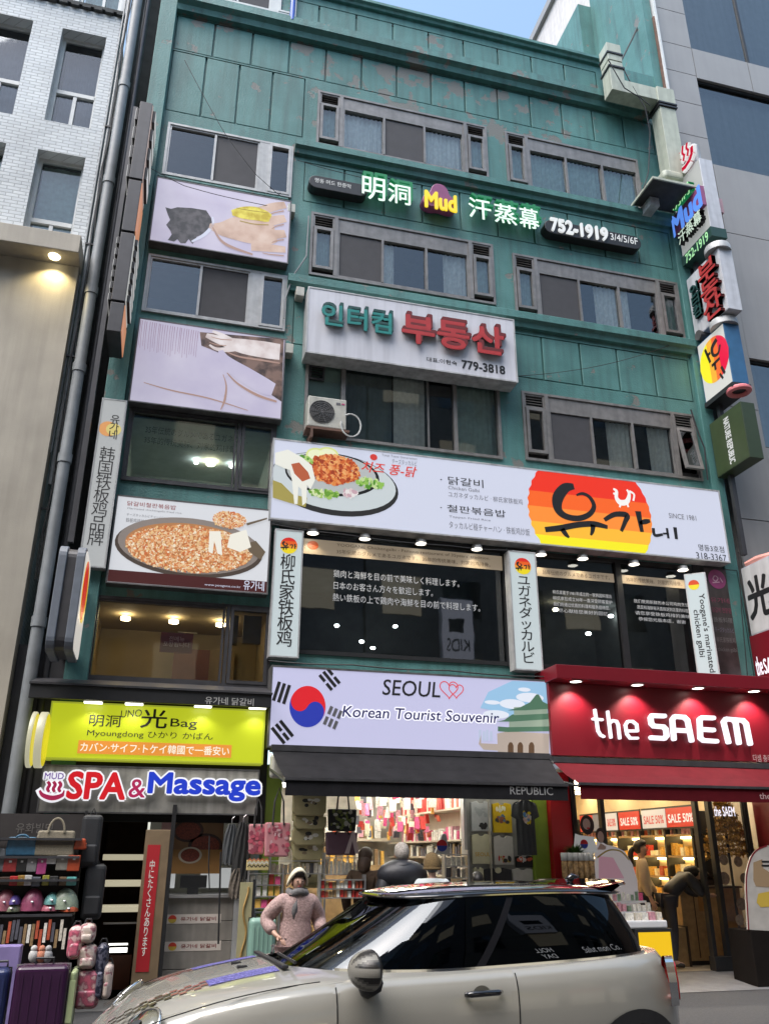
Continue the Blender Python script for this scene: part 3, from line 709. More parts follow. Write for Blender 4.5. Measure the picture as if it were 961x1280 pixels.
# left strip (beside the windows): panel joints step up at the storey lines seen in the photo
za = sorted([0, 2.4, 4.8, 7.2, 9.5, F(903, 290, 12)[1], F(843, 165, 12)[1], F(838, 124, 12)[1], F(834, 87, 12)[1], F(828, 52, 12)[1], F(822, 10, 12)[1], 23.5, 26])
for d, e in zip(za[:-1], za[1:]):
    if e-d > .1: panel(gx0, Wn2[0], d, e)
top2 = Wn2[3]
xs_ = [Wn2[0], Wn2[0]+1.5, Wn2[0]+3.0, Wn2[0]+4.5, 18]
for a, c in zip(xs_[:-1], xs_[1:]):
    panel(a, c, top2, Wn1[2]); panel(a, c, Wn1[3], 26)
xs2 = [Wn2[0], Wn2[0]+3, 18]
zb = F(903, 290, 12)[1]
panel(Wn2[0], 18, zb, Wn2[2])
panel(Wn2[0], Wn3[0], 7.2, zb); panel(Wn3[0], 18, Wn3[3], zb); panel(Wn3[0], 18, 4.8, Wn3[2]); panel(Wn2[0], Wn3[0], 4.8, 7.2); panel(Wn2[0], 18, 2.4, 4.8); panel(Wn2[0], 18, 0, 2.4)
for r, mu_ in ((Wn1, (1.62, 3.4)), (Wn2, (2.6,)), (Wn3, (2.2,))):
    x0, x1, z0, z1 = r; b = MB(); rails(b, x0, x1, z0, z1, 12.06, 12.14, .05)
    for q in mu_: b.box(x0+q-.03, x0+q+.03, 12.06, 12.14, z0+.05, z1-.05)
    w = b.build('window', M_dark, GY); e = [x0+.05]+[x0+q for q in mu_]+[x1-.05]
    for a, c in zip(e[:-1], e[1:]): pane(a, c, z0+.05, z1-.05, 12.1, M_glassd, w)
    room(x0, x1, z0, z1, 12.15, 14, w, M_2f if r is not Wn3 else M_wpaint)
    if r is not Wn3:
        b = MB(); b.box(x0, x1, 12.6, 12.65, z1-.9, z1-.75); b.build('ceiling_beam', mat('beam_grey', (.16, .18, .18), .7), w)
        curtain(x1-2.4, x1, z0, z1, 12.5, mat('grey_blind', (.2, .25, .25), .8), w, amp=.01)
# ---------------------------------------------------------------- opposite side of the street (seen only in reflections)
for (x0, x1, h, m, nm, lb, y) in ((-16, -3.5, 22, mat('opposite_brick', (.14, .10, .08), .8), 'shop_building', 'cream shop building across the street on the left', -5.5), (-3.4, 7, 20, mat('opposite_grey', (.13, .13, .14), .8), 'shop_building', 'grey shop building across the street in the middle', -5.5), (7.1, 22, 24, mat('opposite_tan', (.2, .19, .17), .8), 'shop_building', 'white shop building across the street on the right', -5.5)):
    t_ = thing(nm, lb, 'building', ((x0+x1)/2, y, 0))
    bx('wall', x0, x1, y-6, y, 0, h, m, t_)
    n = int((x1-x0)/2.4)
    for i in range(n):
        for j in range(1, int(h/3)):
            xx = x0+.6+i*2.4; bx('window', xx, xx+1.5, y-.01, y+.03, j*3+.9, j*3+2.4, M_glassd if (i+j) % 3 else emi((1, .85, .6), .5, 'lit_room'), t_)
    for i in range(int((x1-x0)/4)):
        xx = x0+.3+i*4; bx('shop_window', xx, xx+3.2, y-.01, y+.04, .3, 2.5, emi((1, .9, .72), .8, 'lit_shop_window'), t_)
        bx('shop_sign', xx, xx+3.2, y, y+.2, 2.7, 3.3, emi([(.8, .2, .15), (.85, .85, .9), (.2, .5, .8), (.9, .75, .2)][(i+int(x0)) % 4], .6), t_)

t_ = thing('kids_sign', 'white lit upright sign reading KIDS on the white shop building across the street', 'sign', (10.6, -5.3, 8.3))
bx('case', 9.9, 11.2, -5.5, -5.25, 8.2, 10.6, mat('aged_plastic', (.5, .5, .52), .5), t_); bx('face_panel', 9.93, 11.17, -5.249, -5.24, 8.23, 10.57, emi((.7, .7, .8), .8), t_)
text('KIDS', (0, .9, 0, .45), .004, mat('black_ink', (.02, .02, .02), .5, var=0), t_, bold=.02, frame=(Vector((11.0, -5.24, 8.6)), Vector((-1, 0, 0)), Vector((0, 0, 1)), Vector((0, 1, 0))))
bx('logo_square', 10.2, 10.8, -5.24, -5.236, 9.3, 9.8, MATS['black_ink'], t_)

# the street goes on to both sides; end blocks added to block bright sky
for (x0, x1, y0, y1, h, m, lb) in ((-34, -14.1, 12.0, 20, 17, MATS['opposite_tan'], 'tan building further down the street on the near left side'), (18.1, 40, 12.0, 20, 19, MATS['opposite_grey'], 'grey building further up the street on the right side'),
                                   (-34, -16.1, -13, -5.5, 20, MATS['opposite_grey'], 'grey building across the street further left'), (22.1, 40, -13, -5.5, 18, MATS['opposite_tan'], 'tan building across the street further right'),
                                   (-44, -36, -13, 20, 21, MATS['opposite_brick'], 'unseen brown block added at the left street end to keep out sky'), (42, 50, -13, 20, 21, MATS['opposite_brick'], 'unseen brown block added at the right street end to keep out sky')):
    t_ = thing('shop_building', lb, 'building', ((x0+x1)/2, (y0+y1)/2, 0)); bx('wall', x0, x1, y0, y1, 0, h, m, t_)
    if x1-x0 > 10:
        yy = y0-.02 if y0 > 0 else y1+.02
        for i in range(int((x1-x0)/3)):
            for j in range(1, int(h/3)): bx('window', x0+.8+3*i, x0+2.6+3*i, yy-.01, yy+.01, j*3+.9, j*3+2.4, M_glassd, t_)
            bx('shop_sign', x0+.4+3*i, x0+3+3*i, yy-.02, yy+.02, 2.7, 3.3, emi([(.8, .2, .15), (.85, .85, .9), (.2, .5, .8), (.9, .75, .2)][i % 4], .6), t_)
# ================================================================== SIGNS
M_cab = mat('sign_cabinet_grey', (.12, .12, .12), .5, .3, var=.2, streak=.3)
M_cabl = mat('sign_cabinet_light', (.45, .46, .46), .5, .2, var=.15, streak=.3)
K_BLK = mat('black_print', (.012, .012, .013), .5, var=0)
K_DG = mat('grey_print', (.12, .12, .13), .5, var=0)
W_LIT = emi((.76, .80, .96), .60, 'lit_white_cool')
def cabinet(name, label, r, Y, depth, face, cabm=None, lip=.025, group=None, cat='sign', bottom=True):
    """box sign on the front: case, rim and face panel"""
    x0, x1, z0, z1 = r
    t = thing(name, label, cat, ((x0+x1)/2, Y+depth, z0), group)
    b = MB(); b.box(x0, x1, Y+.012, Y+depth, z0, z1); b.build('case', cabm or M_cab, t, bevel=.004)
    b = MB(); rails(b, x0-.002, x1+.002, z0-.002, z1+.002, Y-.004, Y+.0115, lip); b.build('rim', cabm or M_cab, t)
    bx('face_panel', x0+lip, x1-lip, Y+.004, Y+.0105, z0+lip, z1-lip, face, t)
    return t
def pxr(px0, py0, px1, py1, Y, slope=None):
    """rect from the text's left-top and right-bottom corners in pixels (corners of the tilted box)"""
    return R2(px0, py0, px1, py1, Y)
def emblem(t, cx, cz, r, Y, k=.7):
    b = MB(); rows = [(.55, 1.0, (.72, .03, .02)), (.1, .55, (.85, .13, .02)), (-.35, .1, (.9, .33, .03)), (-1, -.35, (.9, .72, .02))]
    ms = []
    for i, (a, c, col) in enumerate(rows):
        pts = []
        for j in range(9):
            zz = a+(c-a)*j/8; pts.append((cx+r*math.sqrt(max(0, 1-zz*zz)), cz+r*zz))
        for j in range(8, -1, -1):
            zz = a+(c-a)*j/8; pts.append((cx-r*math.sqrt(max(0, 1-zz*zz)), cz+r*zz))
        b.add([(p[0], Y, p[1]) for p in pts], [tuple(range(len(pts)))], i); ms.append(emi(col, k))
    b.build('sun_emblem', ms, t)
    s = MB(); w = r*.17; Y2 = Y-.003
    ribbon(s, [(cx-r*.5, cz+r*.45, w*1.3), (cx-r*.7, cz+r*.2, w*1.3), (cx-r*.45, cz-r*.1, w), (cx-r*.15, cz+.1*r, w*.8), (cx-r*.35, cz+r*.3, w*.6)], Y2)
    ribbon(s, [(cx-r*.95, cz-r*.35, w), (cx+r*.0, cz-r*.2, w)], Y2); ribbon(s, [(cx-r*.6, cz-r*.3, w), (cx-r*.6, cz-r*.6, w*.6)], Y2); ribbon(s, [(cx-r*.3, cz-r*.28, w), (cx-r*.28, cz-r*.55, w*.6)], Y2)
    ribbon(s, [(cx+r*.1, cz+r*.05, w*.7), (cx+r*.45, cz+r*.1, w*.8), (cx+r*.3, cz-r*.35, w*.6)], Y2); ribbon(s, [(cx+r*.7, cz+r*.25, w), (cx+r*.72, cz-r*.35, w*.7)], Y2); ribbon(s, [(cx+r*.7, cz-.02*r, w*.7), (cx+r*.9, cz-.02*r, w*.5)], Y2)
    s.build('brush_lettering', K_BLK, t)

# --- main restaurant sign
Y = 11.72
r = R4((340.7, 547), (898, 613.4), (913, 704), (337.3, 648.2), Y)
YG = cabinet('restaurant_sign', 'long backlit restaurant sign with a plate of chicken and an orange sun', r, Y, .26, W_LIT, M_cabl)
SX0, SX1, SZ0, SZ1 = r
Yp = Y+.001
def inpx(x, y, Y_): return F(x, y, Y_)
# sun
c0 = F(739, 640, Yp); R_ = (F(815, 655, Yp)[0]-F(662, 632, Yp)[0])/2*1.01; c = (F(738, 640, Yp)[0], c0[1]-.02)
bands_ = [(.26, 1.1, (.80, .035, .015)), (.02, .26, (.88, .13, .02)), (-.22, .02, (.92, .27, .04)), (-.42, -.22, (.92, .48, .04)), (-1.1, -.42, (.88, .80, .02))]
b = MB(); ms = []
for i, (a, e, col) in enumerate(bands_):
    lo = max(a*R_+c[1], SZ0+.026); hi = min(e*R_+c[1], SZ1-.026)
    if hi <= lo: continue
    L_, R2_ = [], []
    for j in range(13):
        zz = lo+(hi-lo)*j/12; dz = (zz-c[1])/R_; wv = .012*math.sin(zz*40)
        if abs(dz) >= 1: continue
        L_.append((c[0]-R_*math.sqrt(1-dz*dz)+wv, zz)); R2_.append((c[0]+R_*math.sqrt(1-dz*dz)+wv*.6, zz))
    pts = R2_+L_[::-1]
    b.add([(p[0], Yp, p[1]) for p in pts], [tuple(range(len(pts)))], len(ms)); ms.append(emi(col, .85))
b.build('sun_emblem', ms, YG)
Yq = Yp-.004
s = MB()
pxribbon(s, [(717, 608, 9), (706, 610, 15), (697, 622, 17), (697, 636, 13), (706, 645, 10), (722, 648, 9), (736, 643, 8), (742, 633, 7), (737, 622, 6), (728, 617, 5), (720, 619, 3)], Yq)
pxribbon(s, [(681, 662, 8), (700, 660, 9), (722, 656, 9), (742, 655, 9), (759, 659, 6)], Yq)
pxribbon(s, [(702, 661, 8), (707, 668, 7), (711, 672, 3)], Yq); pxribbon(s, [(741, 656, 8), (740, 664, 6), (738, 669, 3)], Yq)
pxribbon(s, [(755, 650, 6), (768, 643, 8), (783, 644, 9), (781, 652, 7), (776, 664, 5)], Yq)
pxribbon(s, [(797, 639, 10), (799, 650, 8), (802, 665, 6)], Yq); pxribbon(s, [(799, 654, 5), (806, 652, 8), (812, 651, 5)], Yq)
pxribbon(s, [(816, 660, 5), (818, 669, 5), (828, 668, 4)], Yq); pxribbon(s, [(833, 660, 4), (835, 673, 4)], Yq); pxribbon(s, [(828, 667, 3), (834, 667, 3)], Yq); pxribbon(s, [(843, 659, 6), (845, 674, 5)], Yq)
s.build('brush_lettering', K_BLK, YG)
s = MB(); WL = emi((.9, .88, .85), .8)
pxribbon(s, [(766, 611, 3), (770, 614, 5), (770, 622, 6), (775, 628, 9), (783, 627, 8), (786, 618, 5), (783, 612, 3)], Yq); pxribbon(s, [(766, 617, 3), (771, 617, 4)], Yq); pxribbon(s, [(776, 628, 3), (774, 634, 3)], Yq); pxribbon(s, [(783, 628, 3), (785, 634, 3)], Yq); pxribbon(s, [(786, 614, 4), (792, 618, 3), (791, 626, 3)], Yq)
s.build('rooster_emblem', WL, YG)
def T(sx, px0, py0, px1, py1, m, par, Y_, nm='lettering', bold=0., **k):
    """text fitted between pixel (px0,py0) top left and (px1,py1) bottom right; the fronts' own perspective tilt is removed first"""
    a = F(px0, py0, Y_); c_ = F(px1, py1, Y_)
    return text(sx, (a[0], c_[0], c_[1], a[1]), Y_, m, par, nm, bold, **k)
T('· 닭갈비', 550, 594, 604, 610, K_BLK, YG, Yq, bold=.012); T('Chicken Galbi', 560, 607, 599, 615.5, K_DG, YG, Yq)
T('ユガネダッカルビ · 柳氏家铁板鸡', 560, 614, 653, 631, K_DG, YG, Yq)
T('· 철판볶음밥', 550, 629.5, 632, 647, K_BLK, YG, Yq, bold=.012); T('Teppan Fried Rice', 561, 644, 613, 652.5, K_DG, YG, Yq)
T('タッカルビ極チャーハン · 铁板鸡炒饭', 561, 651, 662, 670, K_DG, YG, Yq)
T('SINCE 1981', 835, 641, 870, 651, K_DG, YG, Yq)
T('명동3호점', 872, 680, 905, 691, K_BLK, YG, Yq, bold=.01); T('318-3367', 869, 690, 908, 702, K_BLK, YG, Yq, bold=.008)
# the plate of food, a printed picture
b = MB(); ms = [emi((.03, .03, .03), .6), emi((.62, .68, .70), .7), emi((.02, .02, .02), .3), emi((.55, .58, .58), .6)]
def ellp(b, px, py, rx, rz, Yv, mi, clip=None, rot=0.0, n=40):
    cc = F(px, py, Yv); vs = []
    for i in range(n):
        t = 2*math.pi*i/n; x = rx*math.cos(t); z = rz*math.sin(t)
        X = cc[0]+x*math.cos(rot)-z*math.sin(rot); Z = cc[1]+x*math.sin(rot)+z*math.cos(rot)
        if clip: X = min(max(X, clip[0]), clip[1]); Z = min(max(Z, clip[2]), clip[3])
        vs.append((X, Yv, Z))
    b.add(vs, [tuple(range(n))], mi)
clip = (SX0+.027, SX1, SZ0+.027, SZ1-.027)
ellp(b, 418, 605, 1.02, .52, Yp, 0, clip, -.05); ellp(b, 418, 602, .98, .47, Yp-.001, 1, clip, -.05); ellp(b, 416, 593, .74, .36, Yp-.002, 2, clip); ellp(b, 415, 592, .70, .33, Yp-.003, 3, clip)
b.build('plate_print', ms, YG)
def chunks(name, par, px, py, rx, rz, n, Yv, cols, k, size, clip=None, shape=None):
    b = MB(); cc = F(px, py, Yv); ms = [emi(cq, k) for cq in cols]
    for i in range(n):
        while True:
            u, v = random.uniform(-1, 1), random.uniform(-1, 1)
            if u*u+v*v < 1: break
        x = cc[0]+u*rx; z = cc[1]+v*rz; a = random.uniform(0, 3.14); s1 = size*random.uniform(.5, 1.4); s2 = s1*random.uniform(.35, .9)
        if clip and not (clip[0]+s1 < x < clip[1]-s1 and clip[2]+s1 < z < clip[3]-s1): continue
        m_ = random.randint(5, 7); yy = Yv-.0003-.002*random.random(); vs = []
        for j in range(m_):
            t = 2*math.pi*j/m_; q = random.uniform(.8, 1.15); X = s1*q*math.cos(t); Z = s2*q*math.sin(t)
            vs.append((x+X*math.cos(a)-Z*math.sin(a), yy, z+X*math.sin(a)+Z*math.cos(a)))
        b.add(vs, [tuple(range(m_))], random.randrange(len(cols)))
    o = b.build(name, ms, par); o['kind'] = 'stuff'; return o
chunks('food_print', YG, 418, 587, .40, .24, 900, Yp-.006, [(.62, .13, .03), (.75, .25, .06), (.5, .08, .02), (.85, .42, .15), (.35, .05, .015), (.8, .3, .1)], .75, .034, clip)
chunks('greens_print', YG, 378, 575, .16, .08, 40, Yp-.0065, [(.1, .3, .03), (.3, .55, .1), (.5, .7, .25)], .7, .04, clip)
chunks('greens_print', YG, 462, 604, .2, .08, 60, Yp-.0065, [(.1, .3, .03), (.3, .55, .1), (.6, .75, .35)], .7, .045, clip)
chunks('greens_print', YG, 405, 617, .22, .055, 60, Yp-.0065, [(.15, .35, .04), (.35, .55, .12), (.7, .8, .45)], .7, .04, clip)
chunks('onion_print', YG, 438, 617, .12, .06, 26, Yp-.0066, [(.75, .6, .6), (.85, .8, .78), (.6, .4, .45)], .7, .05, clip)
b = MB(); ms = [emi((.72, .78, .3), .75), emi((.85, .88, .6), .75), emi((.8, .8, .72), .8), emi((.5, .12, .05), .7), emi((.45, .38, .1), .6)]
for px_, py_ in ((396, 567), (410, 566)):
    cc = F(px_, py_, Yp-.0045); disc(b, cc[0], cc[1]-.03, .17, .13, Yp-.0045, 20, 0); disc(b, cc[0], cc[1]-.03, .14, .10, Yp-.005, 20, 1)
pxpoly(b, [(344, 566), (360, 562), (378, 572), (390, 582), (394, 600), (388, 612), (380, 600), (370, 590), (355, 585), (344, 580)], Yp-.009, 2)
pxpoly(b, [(362, 585), (372, 590), (384, 602), (383, 628), (378, 632), (377, 612), (373, 608), (372, 630), (368, 630), (365, 600)], Yp-.0095, 2)
pxpoly(b, [(364, 580), (374, 578), (385, 590), (388, 598), (378, 602), (368, 592)], Yp-.010, 3)
pxpoly(b, [(341, 600), (352, 604), (366, 618), (384, 622), (382, 634), (360, 628), (341, 622)], Yp-.0088, 4)
b.build('noodle_print', ms, YG)
T('치즈 퐁-닭', 452, 576, 521, 597, emi((.75, .06, .04), .7), YG, Yq, bold=.03, shear=.25)
b = MB(); cc = F(467, 571.5, Yq); disc(b, cc[0], cc[1], .06, .055, Yq, 20); b.build('round_badge', emi((.7, .05, .04), .7), YG)
T('Total Taste Generation', 477, 567, 521, 575, K_DG, YG, Yq); T('チーズタッカルビ', 490, 573, 521, 583, K_DG, YG, Yq)
# wide hanging lamps under the sign
def downlamps(pxs, Y_, group, host, labels, e=6, down=True):
    for (px, py), lb in zip(pxs, labels):
        x, z = F(px, py, Y_); t = thing('downlight', lb, 'lamp', (x, Y_, z), group)
        b = MB(); b.lathe([(.0, .075), (.075, .07), (.085, .02), (.1, .0), (.085, .006), (.08, .012)], (x, Y_, z), 18); b.build('lamp_housing', M_cabl, t, smooth=True)
        b = MB(); b.lathe([(.0, .004), (.082, .004)], (x, Y_, z), 18); b.build('bulb', emi((1, .93, .78), e, 'downlight_bulb'), t)
        spot((x, Y_, z-.01), (x, Y_+.15, z-2), 9, (1, .85, .6), 120, t)
downlamps([(391, 667), (456, 674), (526, 680), (596, 687)], 11.85, 'downlights under the long restaurant sign', None,
          ['first downlight from the left under the restaurant sign, beside the 柳氏家 sign', 'second downlight from the left under the restaurant sign, over the left of the text film', 'third downlight from the left under the restaurant sign, over the middle of the wide window', 'fourth downlight from the left, at the right end of the wide restaurant window'])
downlamps([(676, 694), (728, 699), (792, 706), (853, 713)], 11.85, 'downlights under the long restaurant sign', None,
          ['downlight touching the top of the white ユガネダッカルビ sign', 'downlight over the middle of the left pane of the double window', 'downlight over the right pane of the double window under the orange sun', 'rightmost downlight under the restaurant sign, over the English vertical sign'])
b = MB(); b.box(F(378, 663, 11.9)[0], F(870, 716, 11.9)[0], 11.86, 11.95, 6.30, 6.345); tag(b.build('lamp_rail', M_dark), 'dark rail behind the lamps under the long restaurant sign', 'rail')

# --- real estate sign
Y = 11.62
r = R4((385, 357.3), (643, 400), (646.4, 478), (382.3, 440), Y)
M_oldw = mat('aged_white_face', (.60, .61, .66), .45, var=.05, scale=2, streak=.16)
RE = cabinet('estate_sign', 'white box sign with raised green and red Korean letters above the air conditioner', r, Y, .36, M_oldw, M_cabl)
def raised(sx, px0, py0, px1, py1, cf, cs, par, Y_, depth, bold, **k):
    """raised letters: coloured returns with a slightly smaller face on top"""
    T(sx, px0, py0, px1, py1, cs, par, Y_, 'letter_returns', bold, depth=depth, **k)
    return T(sx, px0, py0, px1, py1, cf, par, Y_-depth-.002, 'lettering', bold*.85, **k)
gl = mat('green_letter', (.02, .22, .2), .4, var=.1); gd = mat('dark_green_letter', (.008, .06, .055), .5, var=.1)
rl = mat('red_letter', (.42, .035, .035), .4, var=.1); rdk = mat('dark_red_letter', (.14, .012, .012), .5, var=.1)
raised('인터컴', 403, 379, 489, 418, gl, gd, RE, Y, .09, .05)
raised('부동산', 503, 391, 630, 445, rl, rdk, RE, Y, .09, .06)
T('대표:이현숙', 533, 446, 571, 457, K_BLK, RE, Y, bold=.02); T('779-3818', 577, 450, 631, 468, K_BLK, RE, Y-.001, fat=.008)

# --- mud bath lettering on the front
Y = 11.78
MD = thing('mud_spa_sign', 'raised lit characters 明洞 Mud 汗蒸幕 with a purple blob under the top windows', 'sign', (4.5, 12, 12.5))
ge = emi((.78, .97, .84), .95, 'lit_green_white'); gs = emi((.02, .35, .12), .35, 'green_return')
def pill(nm, p0, p1, h, par, m, Y_):
    a = F(*p0, Y_); c_ = F(*p1, Y_); z = (a[1]+c_[1])/2; b = MB(); pts = []
    for i in range(9): t = math.pi/2+math.pi*i/8; pts.append((a[0]+h*math.cos(t), z+h*math.sin(t)))
    for i in range(9): t = -math.pi/2+math.pi*i/8; pts.append((c_[0]+h*math.cos(t), z+h*math.sin(t)))
    b.prism(pts, Y_, Y_+.2); return b.build(nm, m, par, bevel=.01), z
_, zz = pill('backing_plate', (396, 226), (450, 238), .14, MD, M_dark, 11.8)
T('명동 머드 한증막', 394, 222, 439, 236, emi((.8, .82, .82), .6), MD, 11.796, bold=.01)
for i, (ch, p) in enumerate((('明', (453, 219, 481, 252)), ('洞', (485, 228, 513, 257)), ('汗', (585, 246, 614, 276)), ('蒸', (617, 253, 646, 282)), ('幕', (648, 258, 674, 288)))):
    T(ch, *p, gs, MD, 11.90, 'letter_returns', 0, depth=.12, fat=.012); T(ch, *p, ge, MD, 11.775, 'lettering', 0, fat=.007)
b = MB(); cx_, cz_ = F(549, 249, 11.8); pts = []
for i in range(60):
    t = 2*math.pi*i/60+math.pi/2; rr = .27+.065*math.cos(3*(t-math.pi/2)); pts.append((cx_+rr*1.12*math.cos(t), cz_+rr*math.sin(t)))
b.prism(pts, 11.76, 11.96); b.build('blob_backing', mat('purple_plastic', (.26, .07, .17), .4, var=.1), MD, bevel=.012)
T('Mud', 531, 239, 570, 266, emi((.95, .72, .03), .85), MD, 11.755, depth=.03, fat=.014)
_, z7 = pill('backing_plate', (690, 284), (792, 302), .16, MD, M_dark, 11.8)
T('752-1919', 687, 273, 759, 302, emi((.85, .88, .88), .7), MD, 11.796, depth=.04, fat=.01); T('3/4/5/6F', 762, 291, 797, 306, emi((.85, .88, .88), .6), MD, 11.796, bold=.02)
b = MB()
for px_ in (470, 500, 600, 632, 662): x_, z_ = F(px_, 236+.2*(px_-470), 11.97); b.cyl((x_, 11.96, z_), (x_, 12.0, z_), .02)
b.build('stand_off', M_dark, MD)

# --- hand picture panels and food picture in the left bay
def lightbox(nm, lb, r, Y, face, **k): return cabinet(nm, lb, r, Y, .2, face, M_cab, lip=.02, **k)
lil = sheet('lit_lilac', (.56, .52, .70), (.72, .68, .82), .62*EK, 1.2, None, (.3, .7)); skin = sheet('lit_skin', (.50, .33, .25), (.82, .64, .54), .62*EK, 3.0, (.70, .50, .40), (.3, .7)); skin2 = emi((.55, .35, .28), .5, 'lit_skin_shadow')
Y = 11.8
r = R4((196.5, 220.6), (363, 251), (362, 328), (186, 302.5), Y)
H1 = lightbox('hand_panel', 'upper backlit picture panel of a hand with a yellow wrap and dark mud', r, Y, lil); Yp1 = Y-.001
b = MB()
pxpoly(b, [(207, 259), (214, 261), (222, 259), (240, 260), (258, 263), (264, 272), (266, 282), (256, 292), (246, 296), (241, 305), (236, 299), (232, 304), (226, 304), (222, 299), (218, 302), (210, 300), (215, 293), (213, 288), (208, 281), (213, 275), (210, 268)], Yp1, 0)
pxribbon(b, [(240, 302, 3), (256, 293, 5), (266, 281, 4), (266, 271, 2)], Yp1-.001, 1)
pxribbon(b, [(262, 282, 8), (278, 286, 26), (300, 286, 46), (322, 287, 54), (336, 288, 50), (344, 288, 40)], Yp1-.001, 2)
for i_, (q0, q1, q2) in enumerate((((316, 268, 17), (340, 259, 15), (357, 256, 12)), ((326, 280, 17), (345, 275, 16), (357, 273, 13)), ((326, 295, 17), (345, 293, 16), (357, 292, 13)), ((314, 308, 15), (338, 310, 14), (357, 312, 11)))):
    pxribbon(b, [q0, q1, q2], Yp1-.0015-.0005*i_, 2); pxribbon(b, [(q0[0]+14, q0[1]+8-2*(i_ < 2), 1.2), (q1[0], q1[1]+8, 2), (q2[0]-2, q2[1]+7.5, 2.4)], Yp1-.004, 3)
pxribbon(b, [(266, 284, 2), (276, 300, 4), (290, 309, 5), (316, 318, 3)], Yp1-.004, 3)
pxribbon(b, [(290, 266, 10), (304, 266, 22), (320, 267, 25), (333, 271, 20), (338, 273, 14)], Yp1-.005, 4); pxribbon(b, [(300, 276, 1.5), (318, 280, 1.5), (336, 281, 1.5)], Yp1-.006, 5); pxribbon(b, [(296, 260, 1.2), (312, 263, 1.4), (335, 266, 1.2)], Yp1-.006, 5)
b.build('hand_print', [sheet('dark_mud', (.03, .028, .03), (.12, .11, .12), .5*EK, 9), W_LIT, skin, skin2, sheet('yellow_wrap', (.55, .42, .01), (.86, .76, .10), .7*EK, 7), emi((.45, .32, .02), .5)], H1)
r = R4((174, 395.5), (357.3, 424.7), (352.3, 527.6), (161.7, 498.7), Y)
H2 = lightbox('massage_panel', 'lower backlit picture panel of pale hands massaging a back on a bed', r, Y, lil)
b = MB()
pxpoly(b, [(250, 415), (355, 424), (352, 502), (316, 478), (284, 452), (272, 440), (252, 432)], Yp1, 1)
pxribbon(b, [(350, 440, 26), (330, 437, 27), (305, 433, 24), (288, 429, 18), (272, 424, 13), (258, 419, 7)], Yp1-.0015, 0); pxribbon(b, [(296, 434, 12), (282, 437, 8), (270, 436, 5), (262, 431, 3)], Yp1-.002, 0); pxribbon(b, [(292, 427, 9), (278, 419, 6), (266, 414, 4)], Yp1-.002, 0)
pxribbon(b, [(342, 487, 20), (330, 482, 25), (306, 468, 25), (290, 457, 20), (280, 447, 13), (276, 438, 7)], Yp1-.0025, 2); pxribbon(b, [(288, 462, 10), (279, 470, 8), (277, 482, 6), (280, 494, 3)], Yp1-.003, 2)
pxribbon(b, [(346, 502, 3), (322, 494, 4), (298, 480, 3), (284, 466, 1.5)], Yp1-.0035, 3); pxribbon(b, [(350, 454, 2), (326, 450, 3), (300, 446, 2.5), (284, 440, 1.2)], Yp1-.0035, 3); pxribbon(b, [(279, 468, 1), (283, 482, 2), (281, 500, 3), (276, 512, 1)], Yp1-.004, 3)
pxribbon(b, [(262, 428, 1), (272, 431, 1.6), (283, 432, 1.2)], Yp1-.004, 3); pxribbon(b, [(264, 421, .8), (276, 424, 1.4), (290, 425, 1)], Yp1-.004, 3); pxribbon(b, [(180, 478, 1), (215, 488, 2), (262, 498, 2), (310, 513, 1)], Yp1-.001, 3)
b.build('massage_print', [sheet('pale_skin', (.55, .44, .42), (.84, .78, .78), .7*EK, 4.0, (.74, .66, .65), (.3, .65)), sheet('dark_cloth_print', (.05, .03, .025), (.24, .15, .12), .6*EK, 5), lil, skin2], H2)
s = MB()
for i in range(26):
    x = 176+i*2.9+random.uniform(-.8, .8); y = 400+i*.55
    pxribbon(s, [(x, y, .9), (x-2, y+17, .6), (x-3.5, y+34+random.uniform(-4, 4), .5)], Yp1-.001, k=.9)
s.build('drape_print', emi((.42, .25, .35), .5), H2)
r = R4((146.3, 618), (340, 637.4), (335, 744.4), (132.8, 727), Y)
FD = lightbox('fried_rice_panel', 'backlit picture panel of a wide iron pan of fried rice with lifted cheese', r, Y, emi((.74, .76, .80), .7, 'lit_pan_white'))
cl = (r[0]+.021, r[1]-.021, r[2]+.021, r[3]-.021)
b = MB(); a = F(140, 705, Yp1)[1]; b.box(cl[0], cl[1], Yp1-.004, Yp1-.001, cl[2], cl[2]+.17); b.build('maroon_band', emi((.09, .02, .02), .5), FD)
b = MB(); ms = [emi((.10, .075, .06), .5), emi((.35, .3, .27), .5), emi((.55, .25, .1), .6)]
ellp(b, 238, 685, 1.04, .44, Yp1-.0005, 0, cl, -.02); ellp(b, 238, 682, 1.0, .42, Yp1-.001, 1, cl, -.02); ellp(b, 238, 684, .90, .36, Yp1-.0015, 2, cl, -.02)
b.build('pan_print', ms, FD)
RC = [(.82, .50, .28), (.74, .32, .12), (.62, .16, .05), (.86, .62, .38), (.80, .42, .18), (.84, .55, .26), (.50, .18, .06), (.92, .80, .60), (.70, .26, .09)]
chunks('rice_print', FD, 238, 686, .88, .35, 3600, Yp1-.006, RC, .72, .020, cl)
chunks('rice_print', FD, 287, 650, .24, .13, 600, Yp1-.006, RC, .72, .018, cl)
b = MB(); ms = [emi((.88, .85, .75), .75), emi((.2, .15, .1), .5)]
pxpoly(b, [(262, 664), (276, 664), (278, 694), (272, 692), (268, 676), (266, 692), (261, 690)], Yp1-.0085, 0); pxpoly(b, [(288, 668), (308, 662), (314, 684), (300, 690), (284, 684)], Yp1-.0085, 0); pxpoly(b, [(308, 654), (334, 647), (334, 649), (309, 657)], Yp1-.0087, 1)
pxpoly(b, [(306, 680), (320, 676), (332, 690), (326, 700), (312, 690)], Yp1-.0084, 1)
b.build('cheese_print', ms, FD)
